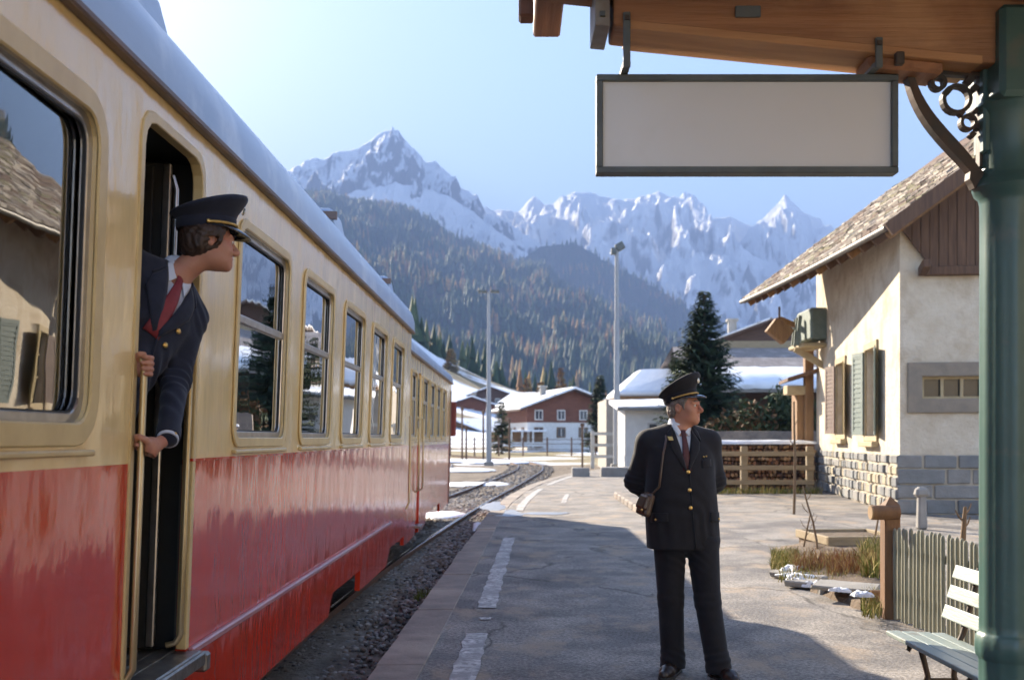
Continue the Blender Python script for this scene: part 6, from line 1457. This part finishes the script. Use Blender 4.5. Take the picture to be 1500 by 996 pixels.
def grip(S_, c, ax, pal, sense, rr, wrist, wr=.026):
    """hand closed round a bar: palm on the side pal, four unequal fingers round it, thumb the other way"""
    c, ax, pal = Vector(c), Vector(ax).normalized(), Vector(pal); pal = (pal - ax * pal.dot(ax)).normalized(); tn = ax.cross(pal) * sense
    def at(deg, rad, z): return tuple(c + (pal * math.cos(R(deg)) + tn * math.sin(R(deg))) * rad + ax * z)
    for i, (z, fr, reach) in enumerate(((.034, .0095, 200), (.0125, .0102, 215), (-.009, .0098, 208), (-.029, .0085, 190))):
        rad = rr + fr * .85; pts = [at(8, rr + .021, z * .9), at(50, rad + .010, z), at(95, rad + .004, z), at(145, rad, z), at(reach, rad, z)]
        S_.chain(pts, [fr * 1.15, fr * 1.08, fr, fr * .95, fr * .85], .005)
    S_.cone(at(0, rr + .020, .026), at(-4, rr + .022, -.024), .019, .017, .014); S_.cone(at(-25, rr + .026, .018), at(-25, rr + .026, -.016), .018, .016, .014)
    S_.chain([at(-35, rr + .020, .018), at(-75, rr + .016, .034), at(-120, rr + .012, .044), at(-160, rr + .010, .046)], [.015, .0125, .011, .0095], .006)
    S_.chain([at(-15, rr + .026, 0), wrist], [.025, wr], .02)
def open_hand(S_, wrist, d, nrm, curl=25, side_=1):
    """relaxed hand hanging from the wrist along d, palm normal nrm"""
    wrist, d, nrm = Vector(wrist), Vector(d).normalized(), Vector(nrm); nrm = (nrm - d * nrm.dot(d)).normalized(); lat = d.cross(nrm) * side_
    S_.cone(tuple(wrist), tuple(wrist + d * .05), .026, .024, .015)
    for o_ in (-.024, -.008, .009, .024): S_.cone(tuple(wrist + d * .03 + lat * o_ * .7), tuple(wrist + d * .088 + lat * o_), .014, .0115, .012)
    for o_, L in ((-.027, .062), (-.009, .074), (.009, .070), (.026, .054)):
        p = wrist + d * .088 + lat * o_; dd = d.copy(); pts = [p]
        for q in range(3): dd = (Matrix.Rotation(R(curl), 3, lat * -side_) @ dd); p = p + dd * L * (.42, .33, .25)[q]; pts.append(p)
        S_.chain([tuple(t) for t in pts], [.0098, .0092, .0085, .0075], .003)
    p = wrist + d * .025 - lat * .022; S_.chain([tuple(p), tuple(p + d * .03 - lat * .022 + nrm * .012), tuple(p + d * .06 - lat * .026 + nrm * .022)], [.014, .011, .009], .008)
def shoe(parent, heel, dirv, m=None):
    S_ = SDF((-.09, -.27, -.01), (.09, .12, .16), .0045)
    S_.chain([(0, .055, .045), (0, -.05, .048), (.004, -.145, .036), (.002, -.20, .030)], [.041, .039, .047, .034], .02); S_.cone((0, .04, .06), (0, .035, .12), .038, .042, .02)
    S_.cone((0, -.03, .07), (0, .01, .10), .036, .04, .02)
    S_.field((-.1, -.3, -.05), (.1, .15, .0), lambda X, Y, Z: (Z - .004) + 0 * X + 0 * Y, .004, 'sub')
    o = link('shoe', S_.mesh('shoe', m or M_SHOE), parent); o.location = heel; o.rotation_euler = (0, 0, math.atan2(dirv[0], -dirv[1]))
    s2 = SDF((-.09, -.27, -.01), (.09, .12, .05), .0045); s2.chain([(0, .055, .014), (0, -.05, .014), (.004, -.145, .014), (.002, -.20, .014)], [.045, .042, .051, .037], .02)
    s2.field((-.1, -.3, -.05), (.1, .15, 0), lambda X, Y, Z: (Z - .0) + 0 * X + 0 * Y, .002, 'sub'); s2.field((-.1, -.3, .018), (.1, .15, .06), lambda X, Y, Z: (.02 - Z) + 0 * X + 0 * Y, .002, 'sub')
    link('sole', s2.mesh('sole', M_BLACK), o)
    for k in range(3): MB().tube([(-.02, -.055 - .02 * k, .092 - .012 * k), (0, -.06 - .02 * k, .097 - .012 * k), (.02, -.055 - .02 * k, .092 - .012 * k)], .0028, 5).build('lace', M_BLACK, o)
    return o
def folds(S_, specs):
    """shallow cloth folds: (centre, radius, direction, wavelength, amplitude)"""
    for (c, rad, d, wl, am) in specs:
        B = S_.block(np.array(c) - rad, np.array(c) + rad, 0)
        if B is None: continue
        sl, X, Y, Z = B; dd = np.array(d, float); dd /= np.linalg.norm(dd)
        q = (X - c[0]) * dd[0] + (Y - c[1]) * dd[1] + (Z - c[2]) * dd[2]; rr = np.sqrt((X - c[0]) ** 2 + (Y - c[1]) ** 2 + (Z - c[2]) ** 2) / rad
        S_.F[sl] += (am * np.sin(q * 6.283 / wl + 2 * np.sin((X + Y) * 14)) * np.clip(1 - rr, 0, 1)).astype(np.float32)

# ---- the officer standing on the platform, hands behind his back, looking along the track side
pc = empty('person', (1.063, 6.72, .0)); tag(pc, 'officer in dark uniform and peaked cap standing on platform, hands behind back', 'person'); pc['hair'] = 'g'
ANG = R(9)
SEC = [(.80, .025, .0, .232, .150), (.90, .022, 0, .234, .155), (1.02, .015, 0, .232, .164), (1.12, .010, 0, .228, .164), (1.24, .005, 0, .222, .155), (1.36, 0, .005, .222, .146), (1.44, 0, .01, .218, .130), (1.50, 0, .018, .190, .108), (1.545, 0, .022, .130, .088), (1.585, 0, .024, .085, .074)]
jf, jfront = loft_fn(SEC, ANG); sf_, sfront = loft_fn(SEC, ANG, shrink=.012)
RA = [(-.195, .015, 1.475), (-.272, .075, 1.225), (-.10, .205, 1.06)]; LA = [(.192, .05, 1.475), (.250, .115, 1.225), (.10, .225, 1.03)]
J = SDF((-.42, -.26, .74), (.42, .34, 1.64), .006); J.field((-.3, -.25, .8), (.3, .25, 1.585), jf, .01)
for A in (RA, LA):
    J.chain(A, [.076, .062, .047], .045); J.cone(A[0], (A[0][0] * .55, A[0][1], 1.505), .07, .075, .05)
def vcut(X, Y, Z):
    ca, sa = math.cos(ANG), math.sin(ANG); xr = X * ca + Y * sa; yr = -X * sa + Y * ca
    return np.maximum(np.abs(xr) - .062 * np.clip((Z - 1.30) / .26, 0, 1.3), np.maximum(yr + .035, 1.30 - Z))
J.field((-.12, -.26, 1.28), (.12, .0, 1.63), vcut, .004, 'sub')
J.field((-.3, -.3, .74), (.3, .3, .80), lambda X, Y, Z: (.0 * X + 0 * Y + (Z - .806)), .004, 'sub')
folds(J, [(RA[1], .12, (.3, 0, 1), .035, .006), (LA[1], .12, (-.3, 0, 1), .035, .006), ((-.17, .04, 1.36), .1, (1, 0, .5), .04, .004), ((.0, -.15, 1.12), .2, (.5, 0, 1), .09, .003), ((-.12, -.14, .92), .16, (1, 0, .1), .07, .004), ((.15, -.13, .95), .16, (1, 0, .2), .08, .004)])
jk = link('jacket', J.mesh('jacket', M_CHAR), pc)
Sh = SDF((-.2, -.2, 1.26), (.2, .15, 1.66), .005); Sh.field((-.2, -.2, 1.27), (.2, .15, 1.56), lambda X, Y, Z: np.maximum(sf_(X, Y, Z), 1.27 - Z), .005)
Sh.ell((.0, .022, 1.585), (.072, .076, .03), .01); Sh.cone((-.005, .02, 1.56), (.0, .024, 1.60), .067, .066, .01)
shirt = link('shirt', Sh.mesh('shirt', M_SHIRT), pc)
for s_ in (-1, 1): strip(sfront, [(s_ * .006, 1.548), (s_ * .052, 1.598)], [(s_ * .034, 1.512), (s_ * .070, 1.578)], .006, 'collar', M_SHIRT, shirt, .005)
tie = strip(sfront, [(-.015, 1.552), (-.013, 1.528), (-.020, 1.44), (-.026, 1.30)], [(.015, 1.552), (.013, 1.528), (.020, 1.44), (.026, 1.30)], .010, 'tie', M_TIE_D, pc, .006)
for s_ in (-1, 1):
    strip(jfront, [(s_ * .004, 1.305), (s_ * .030, 1.42), (s_ * .058, 1.55)], [(s_ * .012, 1.30), (s_ * .088, 1.425), (s_ * .098, 1.475)], .004, 'lapel', M_CHAR, jk, .006)
    strip(jfront, [(s_ * .060, 1.545), (s_ * .066, 1.575)], [(s_ * .108, 1.480), (s_ * .098, 1.54)], .006, 'lapel', M_CHAR, jk, .006)
for z in (1.292, 1.18, 1.07): button(jfront(.004, z, .004), (.12, -1, 0), .0125, M_GOLD, jk)
for (x, z) in ((.115, 1.385), (.135, 1.388)): button(jfront(x, z, .003), (.2, -1, .1), .006, M_GOLD, jk, 'pin')
o = strip(jfront, [(-.108, 1.512), (-.104, 1.488)], [(-.078, 1.512), (-.074, 1.488)], .011, 'collar_patch', M_GOLD, jk, .003)
strip(jfront, [(.010, 1.29), (.012, 1.05), (.03, .81)], [(.014, 1.29), (.016, 1.05), (.034, .81)], .002, 'front_edge', M_CHAR, jk, .004)
for s_ in (-1, 1):
    strip(jfront, [(s_ * .135, 1.04), (s_ * .135, .985)], [(s_ * .222, 1.035), (s_ * .224, .975)], .006, 'pocket_flap', M_CHAR, jk, .006); button(jfront(s_ * .205, .995, .012), (s_ * .8, -.6, 0), .008, M_GOLD, jk)
strip(jfront, [(.10, 1.36), (.10, 1.315)], [(.17, 1.37), (.17, 1.325)], .003, 'chest_pocket', M_CHAR, jk, .005)
T_ = SDF((-.25, -.32, .0), (.40, .25, .95), .007)
LL = [(-.062, .0, .84), (-.055, .0, .48), (-.036, .035, .06)]; RL = [(.142, -.02, .84), (.168, -.06, .48), (.226, -.115, .06)]
for A in (LL, RL):
    T_.chain(A, [.105, .082, .074], .02); T_.cone((A[2][0], A[2][1], .05), (A[2][0], A[2][1] - .01, .11), .079, .074, .02)
T_.ell((.04, 0, .86), (.215, .14, .10), .03)
T_.field((-.3, -.35, -.02), (.45, .3, .035), lambda X, Y, Z: (Z - .04) + 0 * X + 0 * Y, .004, 'sub')
folds(T_, [(LL[1], .13, (.2, 0, 1), .06, .005), (RL[1], .13, (-.2, 0, 1), .06, .005), ((-.036, .03, .12), .13, (.3, .2, 1), .045, .006), ((.22, -.11, .12), .13, (-.3, .2, 1), .045, .006), ((.03, -.1, .74), .16, (.6, 0, 1), .05, .005)])
tm = T_.mesh('trousers', M_CHAR); link('trousers', tm, pc)
shoe(pc, (-.036, .03, 0), (-.42, -.9)); shoe(pc, (.23, -.105, 0), (.30, -.95))
HC = (.033, .0, 1.700); HM = Matrix.Rotation(R(57), 3, 'Z') @ Matrix.Rotation(R(-3), 3, 'X')
B_ = SDF((-.32, -.2, .95), (.32, .34, 1.84), .0052)
Wc = head_prims(B_, HC, HM, (.0, .022, 1.50), jowl=.010, nr=.062)
B_.cone((0, .02, 1.50), (0, .02, 1.10), .09, .12, .05)
for A in (RA, LA): B_.cone((0, .02, 1.45), A[0], .07, .05, .03); B_.chain(A, [.05, .042, .028], .02)
open_hand(B_, RA[2], (.75, .25, -.45), (0, 1, .2), 22, 1); open_hand(B_, LA[2], (-.75, .2, -.4), (0, 1, .2), 22, -1)
body = link('body', B_.mesh('body', M_SKIN), pc); body['hair'] = 'g'
eyes(body, Wc, HM, .1)
hair_mesh((-.13, -.15, 1.56), (.19, .17, 1.84), .005, HC, HM, M_HAIR_G, pc, grow=.003)
cap_mesh(pc, (HC[0] - .004, HC[1] + .002, HC[2] + .004), Matrix.Rotation(R(57), 3, 'Z') @ Matrix.Rotation(R(-15), 3, 'X'), M_CHAR, lift=.036, size=1.03)
# his shoulder bag
bag = empty('shoulder_bag', (1.063 - .22, 6.60, 1.05)); tag(bag, 'brown leather pouch on a shoulder strap at the standing officer\'s hip', 'bag'); ob = bag.location - pc.location
def bagb(mb, name, m, **k):
    o_ = mb.build(name, m, bag, **k); o_.location = -ob; return o_
sp_ = [Vector((-.10, .0, 1.565)), jfront(-.115, 1.50, .012), jfront(-.145, 1.40, .012), jfront(-.165, 1.28, .014), jfront(-.178, 1.20, .016), Vector((-.21, -.125, 1.13))]
bagb(MB().tube(sp_, .0075, 6), 'strap', M_BAG, smooth=60)
bq = Matrix.Rotation(R(20), 3, 'Y') @ Matrix.Rotation(R(25), 3, 'Z')
bo = bagb(MB().box((-.225, -.115, 1.09), (.06, .12, .15), bq, taper=(.7, .8)), 'pouch', M_BAG, bevel=.022, seg=3)
MB().box((-.243, -.125, 1.105), (.045, .11, .10), bq, taper=(.8, .9)).build('flap', M_BAG, bo, bevel=.02, seg=2)
button(Vector((-.262, -.19, 1.06)), (-.5, -.8, 0), .007, M_GOLD, bo, 'buckle')

# ---- the trainman leaning out of the open door, head turned along the train
RT = Matrix.Rotation(-PHI, 4, 'Z')
th = R(50); fdir = Vector((math.sin(th), -math.cos(th), 0)); ldir = Vector((math.cos(th), math.sin(th), 0)); ro = R(33)
axv = (Vector((0, 0, 1)) * math.cos(ro) + ldir * math.sin(ro)); ltv = ldir * math.cos(ro) - Vector((0, 0, 1)) * math.sin(ro)
NB = Vector((-1.455, 4.42, 2.19)); org = NB - axv * 1.575
Mt = Matrix((ltv, -fdir, axv)).transposed().to_4x4(); Mt.translation = org          # local: x = his left, -y = front, z = up the spine
Mp = RT @ Mt; Mi = Mt.inverted(); Lo = lambda x, y_, z: tuple(Mi @ Vector((x, y_, z)))
pl = empty('person'); pl.matrix_world = Mp; tag(pl, 'uniformed trainman in navy jacket leaning out of the open train door', 'person')
SEC2 = [(.80, -.02, 0, .195, .130), (.95, -.02, 0, .185, .130), (1.10, -.02, 0, .175, .125), (1.24, -.015, 0, .182, .128), (1.36, -.01, .0, .195, .126), (1.44, -.005, .005, .192, .115), (1.50, 0, .012, .165, .096), (1.545, 0, .018, .120, .082), (1.585, 0, .02, .078, .068)]
jf2, jfr2 = loft_fn(SEC2, 0); sf2, sfr2 = loft_fn(SEC2, 0, shrink=.012)
rw1, rw2 = Vector((-1.487, 4.075, 1.875)), Vector((-1.490, 4.072, 1.545))
carM = Matrix.Translation((-1.5 - HW - .063, 0, RZ)) @ Matrix.Rotation(CANT, 4, 'Y')
g1 = carM @ Vector((RX, RY1, 1.975)); g2 = carM @ Vector((RX, RY1, 1.66)); rax = (carM.to_3x3() @ Vector((0, 0, 1)))
R_sh, L_sh = (-.185, .005, 1.475), (.160, .005, 1.465)
R_el = Lo(-1.735, 4.28, 1.95); R_wr = Lo(g1.x - .085, g1.y + .075, g1.z + .012); L_el = Lo(-1.445, 4.40, 1.74); L_wr = Lo(g2.x + .075, g2.y + .085, g2.z + .045)
J = SDF((-.46, -.42, .74), (.46, .26, 1.64), .0055); J.field((-.3, -.25, .8), (.3, .25, 1.585), jf2, .01)
for A in ((R_sh, R_el, R_wr), (L_sh, L_el, L_wr)):
    J.chain(A, [.068, .055, .042], .035); J.cone(A[0], (A[0][0] * .55, A[0][1], 1.505), .062, .066, .05)
def vcut2(X, Y, Z): return np.maximum(np.abs(X - .02 * np.clip((1.56 - Z) / .26, 0, 1)) - .066 * np.clip((Z - 1.27) / .28, 0, 1.3), np.maximum(Y + .03 + 0 * X, 1.27 - Z))
J.field((-.14, -.3, 1.25), (.14, .0, 1.63), vcut2, .004, 'sub')
folds(J, [(L_el, .13, Vector(L_wr) - Vector(L_el), .035, .007), ((.1, -.12, 1.1), .2, (.7, 0, 1), .07, .006), ((-.08, -.12, 1.2), .18, (-.5, 0, 1), .08, .005), (L_sh, .13, (.6, 0, 1), .04, .005)])
jk2 = link('jacket', J.mesh('jacket', M_NAVY), pl)
Sh = SDF((-.2, -.2, 1.2), (.2, .15, 1.68), .005); Sh.field((-.2, -.2, 1.2), (.2, .15, 1.56), lambda X, Y, Z: np.maximum(sf2(X, Y, Z), 1.2 - Z), .005)
Sh.cone((0, .02, 1.55), (.0, .018, 1.595), .066, .064, .01); sh2 = link('shirt', Sh.mesh('shirt', M_SHIRT), pl)
for s_ in (-1, 1): strip(sfr2, [(s_ * .004, 1.545), (s_ * .048, 1.602)], [(s_ * .050, 1.475), (s_ * .072, 1.565)], .009, 'collar', M_SHIRT, sh2, .005)
strip(sfr2, [(-.017, 1.556), (-.013, 1.522), (-.024, 1.42), (-.034, 1.24)], [(.017, 1.556), (.015, 1.522), (.032, 1.42), (.046, 1.24)], .014, 'tie', M_TIE_R, pl, .008)
for s_ in (-1, 1):
    c_ = .02
    strip(jfr2, [(c_ * 1.0 + s_ * .004, 1.27), (c_ * .5 + s_ * .036, 1.41), (s_ * .066, 1.55)], [(c_ + s_ * .018, 1.25), (s_ * .118, 1.40), (s_ * .112, 1.465)], .005, 'lapel', M_NAVY, jk2, .007)
    strip(jfr2, [(s_ * .068, 1.545), (s_ * .070, 1.585)], [(s_ * .118, 1.472), (s_ * .100, 1.54)], .007, 'lapel', M_NAVY, jk2, .007)
strip(jfr2, [(.03, 1.26), (.085, 1.10), (.10, .82)], [(.036, 1.26), (.091, 1.10), (.106, .82)], .003, 'front_edge', M_NAVY, jk2, .004)
for (x, z) in ((-.085, 1.245), (-.075, 1.13), (-.07, 1.02), (.085, 1.245), (.055, 1.13), (.05, 1.02), (.10, 1.33)): button(jfr2(x, z, .003), (x * 2, -1, 0), .0115, M_GOLD, jk2)
# cuffs: button row on the forward sleeve and a sliver of shirt
Lw, Le = Vector(L_wr), Vector(L_el); dcu = (Lw - Le).normalized()
MB().tube([Lw - dcu * .012, Lw + dcu * .020], [.043, .0415], 20).build('cuff', M_SHIRT, sh2, smooth=60)
MB().tube([Lw - dcu * .05, Lw + dcu * .006], [.0475, .0475], 20).build('sleeve_hem', M_NAVY, jk2, smooth=60)
for k in range(3): button(Lw - dcu * (.02 + .022 * k) + Vector((.0, -.047, .0)), (0, -1, 0), .006, M_GOLD, jk2)
# trousers: hips down to the vestibule floor
T_ = SDF((-.75, -.35, -.10), (.35, .45, .98), .009)
hips = [(-.095, 0, .86), (.095, 0, .86)]; feet = [Vector((-2.10, 4.22, .60)), Vector((-2.00, 4.42, .60))]
for hp, ft in zip(hips, feet):
    f_ = Vector(Lo(*ft)); kn = Vector(hp).lerp(f_, .5) + Vector((.02, -.05, 0)); T_.chain([hp, tuple(kn), tuple(f_)], [.102, .08, .07], .03)
T_.ell((0, 0, .87), (.20, .13, .11), .03); link('trousers', T_.mesh('trousers', M_NAVY), pl)
for ft, dv in zip(feet, ((.7, -.5), (.9, .1))):
    so_ = shoe(pl, (0, 0, 0), (0, -1)); so_.matrix_parent_inverse = Mt.inverted(); so_.location = (ft.x, ft.y, .578); so_.rotation_euler = (0, 0, math.atan2(dv[0], -dv[1]))
HCw = Vector((-1.318, 4.455, 2.325)); HC2 = Lo(*HCw)
fz = R(118); HMw = Matrix.Rotation(fz, 3, 'Z') @ Matrix.Rotation(R(3), 3, 'X') @ Matrix.Rotation(R(9), 3, 'Y'); HM2 = Mi.to_3x3() @ HMw
B_ = SDF((-.46, -.46, .80), (.46, .26, 1.95), .0046)
Wl = head_prims(B_, HC2, HM2, (.0, .018, 1.51), jowl=.002, nr=.051)
B_.cone((0, .015, 1.50), (0, .015, 1.10), .085, .11, .05)
for A in ((R_sh, R_el, R_wr), (L_sh, L_el, L_wr)): B_.cone((0, .02, 1.45), A[0], .07, .05, .03); B_.chain(A, [.05, .04, .026], .02)
ml = Mi.to_3x3()
grip(B_, Lo(*g1), ml @ rax, ml @ Vector((-.55, .80, 0)), -1, .0135, R_wr); grip(B_, Lo(*g2), ml @ rax, ml @ Vector((.80, .55, 0)), 1, .0135, L_wr)
body2 = link('body', B_.mesh('body', M_SKIN), pl); eyes(body2, Wl, HM2)
hc = np.array(HC2); hair_mesh(hc - .17, hc + .17, .0046, HC2, HM2, M_HAIR_B, pl, grow=.013, thick=.010)
cap_mesh(pl, Vector(HC2) + HM2 @ Vector((0, .004, .006)), HM2 @ Matrix.Rotation(R(-4), 3, 'X') @ Matrix.Rotation(R(-6), 3, 'Y'), M_NAVY, lift=.030, size=1.14)
# ------------------------------------------------------------------ air
HAZE = True
if HAZE:
    hm = bpy.data.materials.new('haze_air'); hm.use_nodes = True; hn = hm.node_tree; hn.nodes.clear()
    ho = hn.nodes.new('ShaderNodeOutputMaterial'); hv = hn.nodes.new('ShaderNodeVolumePrincipled')
    hv.inputs['Color'].default_value = (.40, .57, 1, 1); hv.inputs['Density'].default_value = 0.00026; hv.inputs['Anisotropy'].default_value = -.33
    hn.links.new(hv.outputs[0], ho.inputs['Volume'])
    hb = MB(); hb.box((0, 3200, 848), (18000, 12600, 1720)); h_o = hb.build('haze', hm); tag(h_o, kind='stuff')
